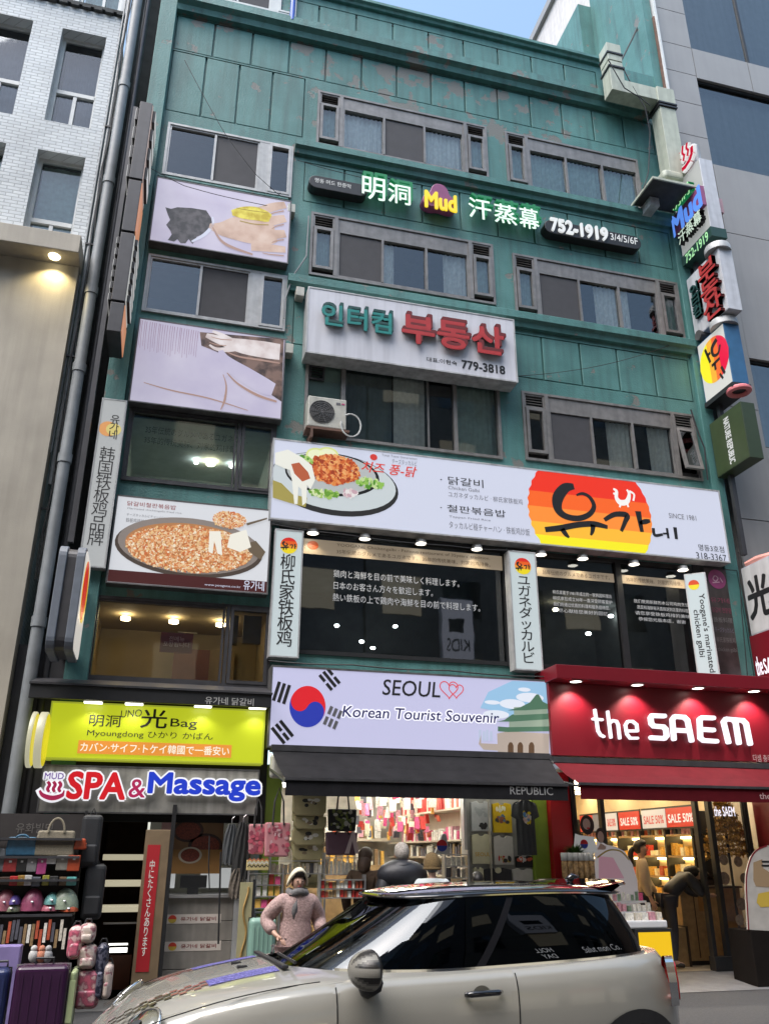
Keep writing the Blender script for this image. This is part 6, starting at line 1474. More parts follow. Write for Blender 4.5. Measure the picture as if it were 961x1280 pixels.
# green and red piers between the shops
tag(bx('green_pier', 5.36, 5.60, 12.0, 12.4, 0, 2.75, mat('lime_paint', (.22, .33, .03), .5, var=.08), None, .01), 'lime green pier right of the shirt board', 'pier')
tag(bx('red_pier', 5.605, 5.93, 11.9, 12.5, 0, 2.75, mat('bright_red_paint', (.45, .008, .015), .4, var=.05), None, .01), 'bright red pier beside the entrance of the cosmetics shop', 'pier')
tag(bx('dark_post', 5.935, 5.99, 11.85, 12.0, 0, 2.75, M_dark), 'thin dark post at the left edge of the cosmetics shop entrance', 'post')
tag(bx('green_pier', 1.50, 1.715, 11.9, 12.3, 0, 2.75, mat('moss_paint', (.12, .18, .02), .5, var=.1), None, .01), 'moss green pier at the left of the souvenir shop behind the pink bag', 'pier')
tag(bx('white_lamp_box', 1.50, 1.70, 11.5, 11.7, 2.55, 2.85, M_cream, None, .04), 'rounded cream box lamp hanging at the left end of the black awning', 'lamp')
# shelf post at front of the shop
tag(bx('shop_front_post', SX-.045, SX-.005, 12.0, 12.08, FZ, 2.7, M_steel), 'slim steel post at the front corner of the souvenir shelves', 'post')
AL = thing('awning_lamp', 'added light tube hidden under the black awning, brightening the shop front', 'lamp', (3.7, 11.7, 2.8))  # unseen tube added behind the valance to brighten shirts and bags
bx('lamp_housing', 2.0, 5.6, 11.7, 11.78, 2.83, 2.87, M_cabl, AL); bx('tube', 2.05, 5.55, 11.71, 11.76, 2.79, 2.829, emi((1, .96, .85), 18, 'awning_tube'), AL)
AL = thing('awning_lamp', 'added warm light tube hidden under the red awning, brightening the entrance', 'lamp', (7.7, 11.7, 2.8))  # unseen warm tube added to brighten the cosmetics entrance
bx('lamp_housing', 6.2, 9.2, 11.7, 11.78, 2.83, 2.87, M_cabl, AL); bx('tube', 6.25, 9.15, 11.71, 11.76, 2.79, 2.829, emi((1, .8, .5), 10, 'awning_warm_tube'), AL)
# hanging bags ---------------------------------------------------------------
M_khaki = fab('khaki', (.34, .31, .17))
def flapbag(px0, py0, px1, py1, Y_, lb, cf, first=None):
    r = R2(px0, py0, px1, py1, Y_); x0, x1, z0, z1 = r; t = thing('satchel', lb, 'bag', ((x0+x1)/2, Y_, z0), 'khaki satchels hung in a column')
    c_ = .05; b = MB(); b.prism([(x0+c_, z0), (x1-c_, z0), (x1, z0+c_), (x1, z1), (x0, z1), (x0, z0+c_)], Y_, Y_+.08); b.build('flap', M_khaki, t, bevel=.015)
    b = MB(); b.box(x0+.015, x1-.015, Y_+.081, Y_+.16, z0-.06, z1-.03); b.build('body', M_khaki, t, bevel=.015)
    b = MB(); cx_, cz_ = (x0+x1)/2, (z0+z1)/2+.02
    for i in range(8): disc(b, cx_+random.uniform(-.1, .1), cz_+random.uniform(-.04, .04), random.uniform(.02, .045), random.uniform(.012, .03), Y_-.002-.0004*i, 10, i % 3)
    b.build('printed_motif', [mat('ink_dark', cf, .6, var=0), mat('ink_white', (.6, .6, .55), .6, var=0), mat('ink_mid', (.2, .16, .1), .6, var=0)], t)
Yb = 11.62
for (q, lb, cf) in (((368, 1085, 402, 1104, Yb+.20), 'khaki satchel with black lettering at the bottom of the column', (.02, .02, .02)), ((367, 1054, 404, 1076, Yb+.15), 'khaki satchel printed with a white ring of figures, fourth from the top', (.5, .5, .45)),
                    ((366, 1037, 406, 1057, Yb+.10), 'khaki satchel with a dark eye shaped print, third from the top', (.06, .03, .03)), ((368, 1020, 408, 1037, Yb+.05), 'khaki satchel with a light wing print, second from the top', (.3, .3, .25)), ((367, 990, 408, 1020, Yb), 'khaki satchel with a black and white swirl, topmost of the column', (.02, .015, .015))):
    flapbag(*q[:4], q[4], lb, cf)
def tote(px0, py0, px1, py1, Y_, lb, m_, hh=.22, prints=None, nm='tote_bag', grp=None):
    r = R2(px0, py0, px1, py1, Y_); x0, x1, z0, z1 = r; t = thing(nm, lb, 'bag', ((x0+x1)/2, Y_, z0), grp)
    b = MB(); b.prism([(x0+.015, z0), (x1-.015, z0), (x1, z1), (x0, z1)], Y_, Y_+.10); b.build('bag_body', m_, t, bevel=.02)
    cx_ = (x0+x1)/2; w_ = (x1-x0)*.22; b = MB(); b.tube([(cx_-w_, Y_-.006, z1-.03), (cx_-w_*.8, Y_+.0, z1+hh*.6), (cx_, Y_+.03, z1+hh), (cx_+w_*.8, Y_, z1+hh*.6), (cx_+w_, Y_-.006, z1-.03)], .012, 6); b.build('handle', mat('black_strap', (.02, .02, .02), .7), t)
    if prints: blob_print(t, r, .5, .5, .4, .4, prints, 34, Y_-.001, 'printed_motif')
    return t, r
tote(411, 1011, 446, 1039, 11.65, 'black tote bag with green trees and pale dots beside the khaki satchels', fab('black', (.02, .02, .02)), .25, [(.12, .16, .03), (.4, .4, .35), (.1, .12, .03)])
t, r = tote(408, 1040, 447, 1069, 11.7, 'mauve tote bag with a white tower drawing under the black tote', fab('mauve', (.14, .08, .11)), .02, None)
b = MB(); x0, x1, z0, z1 = r; b.prism([(x0+.25, z0+.02), (x0+.31, z0+.02), (x0+.35, z0+.18), (x0+.39, z0+.02), (x0+.45, z0+.02), (x0+.36, z0+.34)], 11.692, 11.699); b.build('tower_print', mat('ink_pink_white', (.6, .5, .52), .6, var=0), t)
t, r = tote(332, 1028, 362, 1071, 11.3, 'pink floral tote bag with long black straps in front of the green pier', fab('pink', (.45, .19, .21)), .42, [(.45, .08, .12), (.25, .05, .08), (.5, .3, .32)])
tote(312, 1030, 331, 1068, 11.38, 'pink floral bag half hidden beside the larger pink tote', fab('pink', (.45, .19, .21)), .3, [(.45, .08, .12), (.25, .05, .08)])
# zigzag pouch and small packets beneath
r = R2(309, 1075, 336, 1088, 11.3); t = thing('zigzag_pouch', 'yellow pouch with black and white zigzag stripes under the pink bags', 'pouch', ((r[0]+r[1])/2, 11.3, r[2]))
bx('pouch_body', r[0], r[1], 11.3, 11.35, r[2], r[3], mat('pouch_yellow', (.55, .45, .2), .7), t, .008)
for k_, cm in enumerate(((.02, .02, .02), (.6, .6, .55), (.45, .12, .05))):
    b = MB(); n = 10; ribbon(b, [(r[0]+.01+(r[1]-r[0]-.02)*i/n, r[2]+.05+.035*k_+(.012 if i % 2 else -.012), .012) for i in range(n+1)], 11.297); b.build('zigzag_stripe', mat('zig_'+'abc'[k_], cm, .6, var=0), t)
def rack(lb, px0, py0, px1, py1, Y_, rows, n, pal, nm, ilb, icat, grp):
    r = R2(px0, py0, px1, py1, Y_); x0, x1, z0, z1 = r; t = thing('display_rack', lb, 'rack', ((x0+x1)/2, Y_, z0))
    b = MB(); 
    for i in range(rows+1): z = z0+(z1-z0)*i/rows; b.box(x0, x1, Y_-.01, Y_+.12, z-.008, z+.004)
    for x in (x0, x1): b.box(x-.01, x+.01, Y_-.012, Y_+.122, z0-.05, z1+.06)
    b.build('wire_frame', M_steel, t); b = MB()
    for x in (x0+.02, x1-.02): b.box(x-.01, x+.01, Y_+.03, Y_+.06, 0.02, z0-.05)
    b.build('leg', M_steel, t)
    for i in range(rows): z = z0+(z1-z0)*i/rows+.006; items(nm, ilb, icat, grp, (x0+.02, Y_+.05, z), (x1-.02, Y_+.05, z), n, ((z1-z0)/rows*.6, (z1-z0)/rows*.9), (.6, .92), .05, pal, .05)
rack('wire rack of white key cards under the mauve tote bag', 406, 1072, 453, 1093, 11.55, 1, 9, (3, 3, 1, 3), 'key_card', 'carded keyring hanging on the wire rack under the mauve bag', 'keyring', 'white keyring cards')
rack('low rack of red and white charms behind the car roof', 400, 1100, 456, 1122, 11.2, 2, 11, (0, 0, 3, 2, 7), 'red_charm', 'souvenir charm on the low rack', 'charm', 'red charms on the low rack')
rack('wire rack of clear carded magnets behind the white hooded person', 338, 1076, 405, 1092, 11.6, 1, 12, (1, 3, 4, 9, 1), 'magnet_card', 'small carded magnet on the wire rack behind the white hood', 'magnet', 'carded magnets on the wire rack')
rack('rack of pink and yellow pouches left of the person in the pink coat', 311, 1092, 352, 1135, 11.4, 3, 5, (6, 8, 5, 3, 0), 'small_pouch', 'small pouch on the rack beside the mint suitcase', 'pouch', 'small pouches on the left rack')
rack('rack of dark sunglasses and gift boxes at the right of the souvenir shop', 556, 1068, 586, 1112, 11.9, 3, 4, (4, 1, 3, 4), 'gift_box', 'small gift box on the rack beside the steel post', 'box', 'gift boxes beside the steel post')
# korean flag pouch
r = R2(543, 1048, 563, 1068, 11.7); t = thing('flag_bag', 'white bag with a red and blue taegeuk circle hanging over the gift rack', 'bag', ((r[0]+r[1])/2, 11.7, r[2]))
b = MB(); b.prism([(r[0], r[2]), (r[1], r[2]), ((r[0]+r[1])/2+.06, r[3]+.06), ((r[0]+r[1])/2-.0, r[3]+.06)], 11.7, 11.76); b.build('bag_body', fab('white', (.6, .6, .6)), t, bevel=.015)
cx_, cz_ = (r[0]+r[1])/2-.01, r[2]+.11; b = MB(); disc(b, cx_, cz_, .075, .075, 11.697, 18, 0, 0, math.pi); disc(b, cx_, cz_, .075, .075, 11.697, 18, 1, math.pi, 2*math.pi); b.build('taegeuk', [mat('flag_red', (.6, .02, .03), .6, var=0), mat('flag_blue', (.03, .06, .4), .6, var=0)], t)

# cosmetics shop ------------------------------------------------------------
CX = 8.55
CR = room_shell('cosmetics_shop', 'warmly lit cosmetics shop interior behind the red awning', 6.0, 10.2, 12.02, 18.2, FZ, 2.85, M_warmpl, M_tile, M_warmpl)
b = MB()
for y_ in (12.7, 14.2, 15.5, 16.8): b.box(6.4, 10.0, y_, y_+.12, 2.79, 2.84)
b.build('ceiling_light', emi((1, .82, .52), 22, 'warm_tube'), CR)
yn, yf_ = 12.9, 18.0
SH2 = thing('cosmetics_shelving', 'glowing backlit cosmetics shelving along the right wall of the shop', 'shelf', (CX+.3, 14, FZ))
bx('back_board', CX+.32, CX+.36, yn, yf_, FZ, 2.8, M_warmpl, SH2)
zz_ = [1.95, 1.62, 1.30, .98, .62]
for z in zz_:
    bx('shelf_board', CX, CX+.315, yn, yf_, z-.03, z, M_wood, SH2); bx('light_strip', CX+.28, CX+.31, yn+.02, yf_-.02, z-.065, z-.031, emi((1, .72, .28), 14, 'amber_strip'), SH2)
for i in range(8): bx('upright', CX-.01, CX+.31, yn+.8*i, yn+.05+.8*i, FZ, 2.3, M_dark, SH2)
for j, z in enumerate(zz_[:4]): items('cosmetics_bottle', ['small bottle on the top lit shelf of the cosmetics shop', 'packet on the second lit shelf of the cosmetics shop', 'carton on the third lit shelf of the cosmetics shop', 'slim carton on the fourth lit shelf of the cosmetics shop'][j], 'cosmetics', ['cosmetics on the top lit shelf', 'cosmetics on the second lit shelf', 'cosmetics on the third lit shelf', 'cosmetics on the fourth lit shelf'][j], (CX+.12, yn+.1, z), (CX+.12, yf_-1, z), (34, 26, 24, 20)[j], ((.12, .24), (.08, .2), (.1, .2), (.1, .2))[j], (.4, .8), .1, ((4, 6, 3, 2, 7), (5, 5, 9, 0), (5, 5, 2, 9), (5, 9, 3))[j])
# sale banners hung along the shelves
M_ban = emi((.80, .05, .03), .55, 'banner_red'); M_banw = emi((.8, .75, .68), .6, 'banner_white')
bans = [((868, 1008), (833, 1036), 1), ((831, 1012), (803, 1040), 0), ((799, 1018), (774, 1042), 1), ((771, 1022), (758, 1046), 0), ((754, 1026), (742, 1050), 2), ((741, 1028), (726, 1052), 1)]
for i, (a, c_, red) in enumerate(bans):
    ya, za_ = G(*a, CX-.05); yb, zb_ = G(*c_, CX-.05); _, zt_ = G(a[0], a[1], CX-.05)
    t = thing('sale_banner', ['nearest red banner with white sale print, beside the door frame', 'white banner with red sale print between two red banners', 'second red banner with white sale print', 'narrow white sale banner behind the dark door post', 'dark grey picture banner over the shelves', 'farthest red banner over the shelves'][i], 'banner', (CX-.05, ya, 2.06), 'sale banners above the lit shelves')
    zlo, zhi = 2.06, 2.36
    bx('banner_panel', CX-.055, CX-.045, ya+.02, yb-.02, zlo, zhi, (M_banw, M_ban, emi((.3, .3, .32), .4))[red], t); bx('banner_frame', CX-.045, CX-.03, ya, yb, zlo-.03, zhi+.03, M_dark, t)
    if red < 2: text('SALE 50%', (.08, yb-ya-.08, .07, .2), .002, (M_ban, emi((.95, .9, .85), .8))[red], t, bold=.04, frame=(Vector((CX-.055, yb, zlo)), LU, LV, LN))
# door posts, transom and glass partition
for i, (px_, lb) in enumerate(((759, 'dark door post between the white banners'), (880, 'dark door post left of the glass with the gold tree'), (886, 'second dark door post at the glass partition'), (943, 'dark end post at the right of the gold tree window'))):
    x = F(px_, 1100, 12.0)[0]
    if i == 2: x = F(897, 1100, 12.0)[0]
    tag(bx('door_post', x-.032, x+.032, 11.96, 12.06, FZ, 2.7, M_dark, None, .004), lb, 'post')
xg0, xg1 = F(897, 1100, 12)[0]+.034, F(943, 1100, 12)[0]-.034
GP = thing('glass_partition', 'clear shop glass with dark plinth before the gold tree', 'window', ((xg0+xg1)/2, 12, 0)); pane(xg0, xg1, .3, 2.7, 12.0, M_glassc, GP); bx('plinth', xg0-.3, xg1, 11.93, 12.08, FZ, .28, M_dark, GP)
b = MB(); rails(b, xg0, xg1, .282, 2.7, 11.98, 12.02, .02); b.build('glass_bead', M_dark, GP)
text('the SAEM', (xg0+.05, xg1-.15, 2.18, 2.32), 11.995, sl, GP, bold=.02)
# round frosted stickers on the glass
for (px_, py_, r_) in ((904, 1075, .075), (922, 1077, .075), (905, 1098, .09), (930, 1098, .075), (926, 1130, .085), (924, 1150, .075)):
    x, z = F(px_, py_, 11.99); b = MB(); disc(b, x, z, r_, r_, 11.99, 20); b.build('round_sticker', mat('frosted_sticker', (.22, .17, .13), .6, var=.3, scale=30), GP)
# gold tinsel tree
cx_, cy_ = F(908, 1050, 12.4)[0], 12.4; TR = thing('tinsel_tree', 'gold tinsel Christmas tree in coils behind the shop glass', 'tree', (cx_, cy_, FZ))
zt_, zb_ = F(900, 1000, 12.5)[1], F(905, 1072, 12.5)[1]; b = MB(); M_gold = mat('gold_tinsel', (.38, .24, .07), .4, .4, var=.5, scale=40)
for i in range(5000):
    u = random.random(); th_ = u*2*math.pi*6.5; R0 = .06+.34*u; z = zt_-(zt_-zb_)*u; a = Vector((cx_+R0*math.cos(th_), cy_+R0*math.sin(th_), z)); d = Vector((random.gauss(0, 1), random.gauss(0, 1), random.gauss(0, 1))).normalized()*random.uniform(.04, .075); e = d.cross(Vector((random.random(), random.random(), 1))).normalized()*.008
    b.add([a-e, a+e, a+d+e, a+d-e], [(0, 1, 2, 3)])
o = b.build('tinsel', M_gold, TR); o['kind'] = 'stuff'
b = MB(); b.tube([(cx_+(.06+.34*u)*math.cos(u*2*math.pi*6.5), cy_+(.06+.30*u)*math.sin(u*2*math.pi*6.5), zt_-(zt_-zb_)*u) for u in [i/120 for i in range(121)]], .016, 6); b.build('coil', M_gold, TR); b = MB(); b.cyl((cx_, cy_, FZ), (cx_, cy_, zt_), .02, n=8); b.build('stand', M_dark, TR)
# counter
r = R2(848, 1108, 900, 1200, 12.6); CT = thing('shop_counter', 'light wood shop counter with a small square plate behind the bending person', 'counter', ((r[0]+r[1])/2, 12.7, FZ))
bx('cabinet', r[0], r[1]+.5, 12.6, 13.1, FZ+.06, r[3]-.03, M_wood, CT, .006); bx('worktop', r[0]-.03, r[1]+.53, 12.56, 13.13, r[3]-.029, r[3], M_dwood, CT, .004); bx('plinth', r[0]+.02, r[1]+.48, 12.63, 13.08, FZ, FZ+.059, M_dark, CT); bx('door_line', r[0]+.22, r[0]+.235, 12.594, 12.6, FZ+.1, r[3]-.05, M_dwood, CT)
bx('square_plate', r[0]+.30, r[0]+.52, 12.59, 12.6, r[3]-.35, r[3]-.08, mat('orange_wood', (.33, .17, .05), .5, var=.1), CT); bx('end_panel', r[0]-.20, r[0]-.035, 12.5, 12.9, FZ, .62, M_wood, CT); bx('end_panel', r[0]-.035, r[0]-.005, 12.48, 12.9, FZ, .64, M_dwood, CT)
# displays at the entrance -------------------------------------------------------
def tbl(nm, lb, x0, x1, y0, y1, z0, z1, m_): 
    t = thing(nm, lb, 'display stand', ((x0+x1)/2, y0, z0)); return t
x0, x1 = F(793, 1150, 11.2)[0], F(838, 1150, 11.2)[0]
t = thing('yellow_display', 'yellow lit display box with a dark frame at the cosmetics shop entrance', 'display stand', ((x0+x1)/2, 11.2, 0)); zt_ = F(815, 1161, 11.2)[1]
bx('cabinet', x0, x1, 11.2, 11.7, .02, zt_, M_dark, t, .006); bx('yellow_panel', x0+.03, x1-.035, 11.192, 11.199, .18, zt_-.04, emi((.9, .55, .01), .8, 'lit_amber_yellow'), t)
x0b, x1b = F(782, 1150, 11.25)[0], F(832, 1150, 11.25)[0]; z1b = F(810, 1140, 11.25)[1]; t = thing('white_tray', 'white tray of clear boxed pendants on top of the yellow display', 'tray', ((x0b+x1b)/2, 11.25, zt_)); 
bx('tray_body', x0b, x1b, 11.22, 11.62, zt_+.002, z1b-.1, mat('glossy_white', (.65, .66, .68), .25, var=.03), t, .02)
items('pendant_box', 'clear pendant box on the white tray', 'box', 'pendant boxes on the white tray', (x0b+.03, 11.3, z1b-.1), (x1b-.03, 11.3, z1b-.1), 5, (.08, .11), (.6, .85), .08, (3, 6, 3, 1), .05, 0)
x0c, x1c = F(762, 1120, 11.5)[0], F(822, 1120, 11.5)[0]; zc0, zc1 = F(800, 1140, 11.5)[1], F(790, 1088, 11.5)[1]
t = thing('tiered_shelf', 'tiered white shelf packed with pink and mint cosmetics at the entrance', 'shelf', ((x0c+x1c)/2, 11.6, 0))
for k_ in range(4):
    zk = zc0+(zc1-zc0)*k_/4; bx('tier', x0c, x1c-.06*k_, 11.64+.08*k_, 12.0, zk-.03, zk, MATS['glossy_white'], t)
    items('skincare_bottle', ['skincare bottle on the lowest tier', 'skincare bottle on the second tier', 'bottle on the third tier', 'bottle on the top tier'][k_], 'bottle', ['bottles on the lowest tier', 'bottles on the second tier', 'bottles on the third tier', 'bottles on the top tier'][k_], (x0c+.03, 11.68+.08*k_, zk), (x1c-.06*k_-.03, 11.68+.08*k_, zk), 9, (.07, .115), (.5, .8), .05, ((10, 3, 6, 10), (6, 8, 3, 10), (6, 3, 6), (8, 0, 6))[k_], .1, 0)
bx('cabinet', x0c, x1c, 11.66, 12.0, .02, zc0-.031, MATS['glossy_white'], t)
# clear jars with plants
x0d, x1d = F(702, 1080, 11.4)[0], F(746, 1080, 11.4)[0]; zd = F(720, 1100, 11.4)[1]; zd1 = F(720, 1064, 11.4)[1]
t = thing('jar_stand', 'stand of clear tubes with amber contents left of the standing cutout', 'display stand', ((x0d+x1d)/2, 11.4, 0)); bx('cabinet', x0d, x1d, 11.4, 11.8, .02, zd, M_dark, t)
jm = MB().lathe([(.001, 0), (.04, 0), (.04, .22), (.03, .24), (.03, .27), (.001, .27)], n=12).mesh('tube_jar', mat('amber_jar', (.35, .22, .1), .2, var=.6, scale=25), True)
cm_ = MB().lathe([(.001, 0), (.043, 0), (.043, .1), (.001, .1)], n=12).mesh('jar_cap', mat('clear_cap', (.55, .56, .54), .2, var=.1), True)
for i in range(6):
    j = link('tube_jar', jm, None); j.location = (x0d+.06+i*(x1d-x0d-.12)/5, 11.45, zd+.002); tag(j, 'clear capped tube with amber contents on the dark stand', 'jar', 'clear tubes on the dark stand')
    q = link('jar_cap', cm_, j); q.location = (0, 0, .24)
def plant(lb, c_, r_, n, m_, nm='potted_plant'):
    t = thing(nm, lb, 'plant', tuple(c_)); b = MB()
    for i in range(n):
        a = random.uniform(0, 6.28); e = random.uniform(.2, 1.4); l = r_*random.uniform(.5, 1); p = Vector(c_); d = Vector((math.cos(a)*math.cos(e), math.sin(a)*math.cos(e), math.sin(e)*.7))*l; s_ = Vector((-math.sin(a), math.cos(a), 0))*.012
        m1 = p+d*.6+Vector((0, 0, .02)); b.add([p, m1-s_, p+d, m1+s_], [(0, 1, 2, 3)])
    o = b.build('leaves', m_, t); o['kind'] = 'stuff'; b = MB(); b.lathe([(.001, -.12), (.06, -.12), (.08, 0), (.001, 0)], c_, 14); b.build('pot', M_steel, t, smooth='auto')
c_ = P3(718, 1063, 11.7); plant('green leafy plant above the clear tubes at the shop entrance', (c_.x, c_.y, c_.z-.1), .3, 260, mat('leaf_green', (.05, .12, .02), .5, var=.4, scale=30))
# standing cutout panel: a plain pastel stand with a woman's bust, real person reduced to a generic figure print
b = MB(); Yc = 11.75; t = thing('cutout_stand', 'pale pink arch shaped display panel with a printed woman behind the tiers', 'display stand', (6.5, Yc, 0))
def pp(l, Y_): return [F(x, y, Y_) for x, y in l]
pts = pp([(744, 1140), (744, 1062), (748, 1050), (758, 1056), (768, 1058), (780, 1064), (790, 1080), (796, 1100), (799, 1140)], Yc); b.prism(pts[::1], Yc, Yc+.03); b.build('panel', emi((.62, .56, .56), .35, 'pale_pink_panel'), t)
b = MB(); pxpoly(b, [(748, 1098), (748, 1070), (766, 1072), (780, 1098)], Yc-.004); b.build('pink_print', emi((.6, .32, .4), .35), t)
b = MB(); pxribbon(b, [(746, 1072, 1.6), (760, 1063, 1.6), (775, 1064, 1.6), (786, 1075, 1.6)], Yc-.006); b.build('gold_arc', mat('ink_gold', (.5, .35, .05), .5, var=0), t)
b = MB(); cc = F(750, 1046, Yc-.0); disc(b, cc[0], cc[1], .05, .075, Yc-.010, 18, 1); disc(b, cc[0], cc[1]+.02, .075, .1, Yc-.006, 18, 0); pxpoly(b, [(746, 1062), (750, 1054), (757, 1058), (756, 1062)], Yc-.008, 1); b.build('printed_figure', [mat('ink_hair', (.05, .03, .03), .6, var=0), mat('ink_face', (.6, .42, .36), .6, var=0)], t)
t = thing('figure_cutout', 'round headed white panel with a small red and blue circle beside the pink panel', 'display stand', (6.2, 11.7, 0)); b = MB(); pts = pp([(717, 1066), (719, 1042), (724, 1044), (742, 1046), (747, 1066)], 11.7); b.prism(pts[::-1], 11.7, 11.72); b.build('panel', emi((.6, .6, .6), .35), t)
cc = F(730, 1055, 11.69); b = MB(); disc(b, cc[0], cc[1], .06, .06, 11.697, 18, 0, 0, math.pi); disc(b, cc[0], cc[1], .06, .06, 11.697, 18, 1, math.pi, 2*math.pi); b.build('taegeuk', [MATS['flag_red'], MATS['flag_blue']], t)
cc = F(734, 1031, 11.68); b = MB(); disc(b, cc[0], cc[1], .11, .13, 11.694, 20, 0); disc(b, cc[0]-.01, cc[1]+.01, .06, .075, 11.690, 18, 1); disc(b, cc[0]+.01, cc[1]-.045, .025, .012, 11.688, 12, 2); b.build('printed_face', [MATS['ink_hair'], MATS['ink_face'], MATS['flag_red']], t)
# right: arch panel sign on a dark stand
Yr = 11.0; t = thing('arch_sign_stand', 'white arch topped board with a gold picture on a dark stand at the right edge', 'sign', (F(950, 1200, Yr)[0], Yr, 0))
pts = pp([(935, 1162), (932, 1110), (933, 1090), (938, 1072), (946, 1062), (958, 1057), (980, 1056), (1000, 1080), (1000, 1166)], Yr)
b = MB(); b.prism(pts[::1], Yr, Yr+.04); b.build('board', mat('dull_white_board', (.4, .38, .35), .5), t); q = [(p[0], p[1], .02) for p in pts[:6]]; b = MB(); ribbon(b, q, Yr-.004); b.build('red_edge', M_red, t)
b = MB(); pxpoly(b, [(941, 1100), (941, 1078), (952, 1074), (953, 1085), (961, 1090), (975, 1092), (975, 1110), (944, 1108)], Yr-.003, 0); pxpoly(b, [(945, 1128), (947, 1117), (962, 1114), (980, 1116), (980, 1132), (950, 1134)], Yr-.003, 1); b.build('picture_print', [emi((.35, .24, .14), .4), mat('ink_gold', (.5, .35, .05), .5)], t)
for k_ in range(2): a = F(951, 1077+5*k_, Yr); bx('text_bar', a[0], a[0]+.25, Yr-.004, Yr-.002, a[1]-.012, a[1]+.012, K_BLK, t)
a = F(937, 1163, Yr); bx('stand', a[0], a[0]+.9, Yr+.0, Yr+.5, .02, a[1]-.002, mat('matt_black', (.012, .010, .009), .9, spec=.05), t, .01)
tag(bx('red_side_panel', 9.06, 10.2, 11.6, 12.0, 0, 2.5, M_red), 'dark red side wall at the right edge of the cosmetics shop', 'wall')
# ramp, threshold
xa, xb_ = F(838, 1220, 12)[0], 10.3
b = MB(); p = [HZ(848, 1216, .10), HZ(1010, 1216, .10), HZ(1010, 1252, .01), HZ(846, 1250, .01)]; Yt, Yg = 12.0, 10.9
o = MB(); o.add([(6.3, Yt, .098), (9.9, Yt, .098), (9.9, Yg, .006), (6.3, Yg, .006), (6.3, Yt, 0.001), (9.9, Yt, .001)], [(3, 2, 1, 0), (0, 4, 3), (1, 2, 5), (0, 1, 5, 4)])
tag(o.build('entrance_ramp', M_tread), 'grey tread plate ramp in front of the cosmetics shop', 'ramp')
tag(bx('paving', -14, 14, 11.2, 11.99, .0005, .012, mat('paving_grey', (.14, .135, .13), .8, var=.2, scale=5)), kind='structure')

# left shops ------------------------------------------------------------------
LR = room_shell('bag_shop', 'dim bag shop interior behind the racks of purses at the left', -4.5, -.62, 12.03, 14.5, .0, 2.6, mat('dim_brown_wall', (.06, .045, .035), .8, var=.3), M_room, M_room)
b = MB(); b.box(-2.6, -1.6, 12.6, 12.7, 2.52, 2.58); b.build('ceiling_light', emi((1, .85, .6), 2.2, 'dim_tube'), LR)
# lit open stair with pale treads
ST = room_shell('stairwell', 'brown stairwell with pale lit treads left of the red Japanese banner', -.60, .02, 12.02, 15.5, .0, 2.7, mat('stair_brown', (.10, .05, .03), .7, var=.2), M_room, M_room)
for i, (py_, l) in enumerate(((1072, .52), (1105, .50), (1137, .50))):
    x0_, z = F(129-2*i, py_, 12.2); x1_ = F(180-2*i, py_, 12.2)[0]
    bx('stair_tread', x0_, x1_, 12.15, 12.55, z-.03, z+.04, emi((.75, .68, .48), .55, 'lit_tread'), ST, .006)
a = F(132, 1191, 12.3); c_ = F(160, 1181, 12.3); bx('tube_lamp', a[0], c_[0], 12.3, 12.34, a[1]+.0, a[1]+.05, emi((1, .98, .9), 3, 'stair_tube'), ST); bx('tube_lamp', a[0], c_[0], 12.32, 12.34, a[1]+.08, a[1]+.10, MATS['stair_tube'], ST)
bx('handrail', F(130, 1150, 12.3)[0], F(178, 1155, 12.3)[0], 12.3, 12.34, F(150, 1153, 12.3)[1]-.02, F(150, 1153, 12.3)[1], M_steel, ST); bx('inner_door', F(138, 1195, 13)[0], F(165, 1195, 13)[0], 12.9, 13, 0, F(150, 1194, 12.9)[1], mat('red_brown_door', (.12, .035, .015), .5, var=.2), ST)
# banner board
Yq = 11.6; a = F(178, 1037, Yq); c_ = F(201, 1260, Yq); BB = thing('banner_board', 'tall brown board carrying a red banner reading 中にたくさんあります', 'sign', ((a[0]+c_[0])/2, Yq, 0))
xl_, xr_ = F(180, 1120, Yq)[0], F(200, 1120, Yq)[0]; bx('board', xl_-.05, xr_+.06, Yq, Yq+.05, .02, a[1], mat('tan_board', (.20, .14, .08), .6, var=.15), BB, .006)
x0r, x1r = F(183, 1056, Yq)[0]-.01, F(196, 1056, Yq)[0]+.0; x0r, x1r = F(179, 1140, Yq)[0]-.02, F(191, 1140, Yq)[0]+.02; bx('red_banner', x0r, x1r, Yq-.008, Yq-.002, F(175, 1215, Yq)[1], F(190, 1056, Yq)[1], mat('red_banner_cloth', (.42, .012, .02), .6, var=.05), BB)
text('\n'.join('中にたくさんあります'), (x0r+.045, x1r-.045, F(175, 1195, Yq)[1], F(190, 1075, Yq)[1]), Yq-.010, emi((.8, .75, .7), .5), BB, bold=.01, line=.9)
# dark pole right of the board and counter kiosk
bx('side_trim', xr_+.062, xr_+.11, Yq, Yq+.1, .02, 2.2, M_black, BB)
Yk = 11.9; x0k, x1k = F(203, 1150, Yk)[0], F(291, 1150, Yk)[0]; zk = F(240, 1121, Yk)[1]
KS = thing('food_kiosk', 'grey takeaway kiosk counter with two small restaurant stickers and a food poster', 'kiosk', ((x0k+x1k)/2, Yk, 0))
M_kg = mat('kiosk_grey', (.24, .225, .20), .5, .1, var=.12, streak=.2); zl = [.02, .32, .62, zk-.28, zk-.01]
for d, e in zip(zl[:-1], zl[1:]): bx('front_panel', x0k, x1k, Yk, Yk+.06, d+.004, e-.004, M_kg, KS, .004)
bx('core', x0k+.01, x1k-.01, Yk+.062, 12.5, .02, zk-.012, M_dgrey, KS); bx('worktop', x0k-.02, x1k+.02, Yk-.05, 12.5, zk-.01, zk+.025, M_steel, KS)
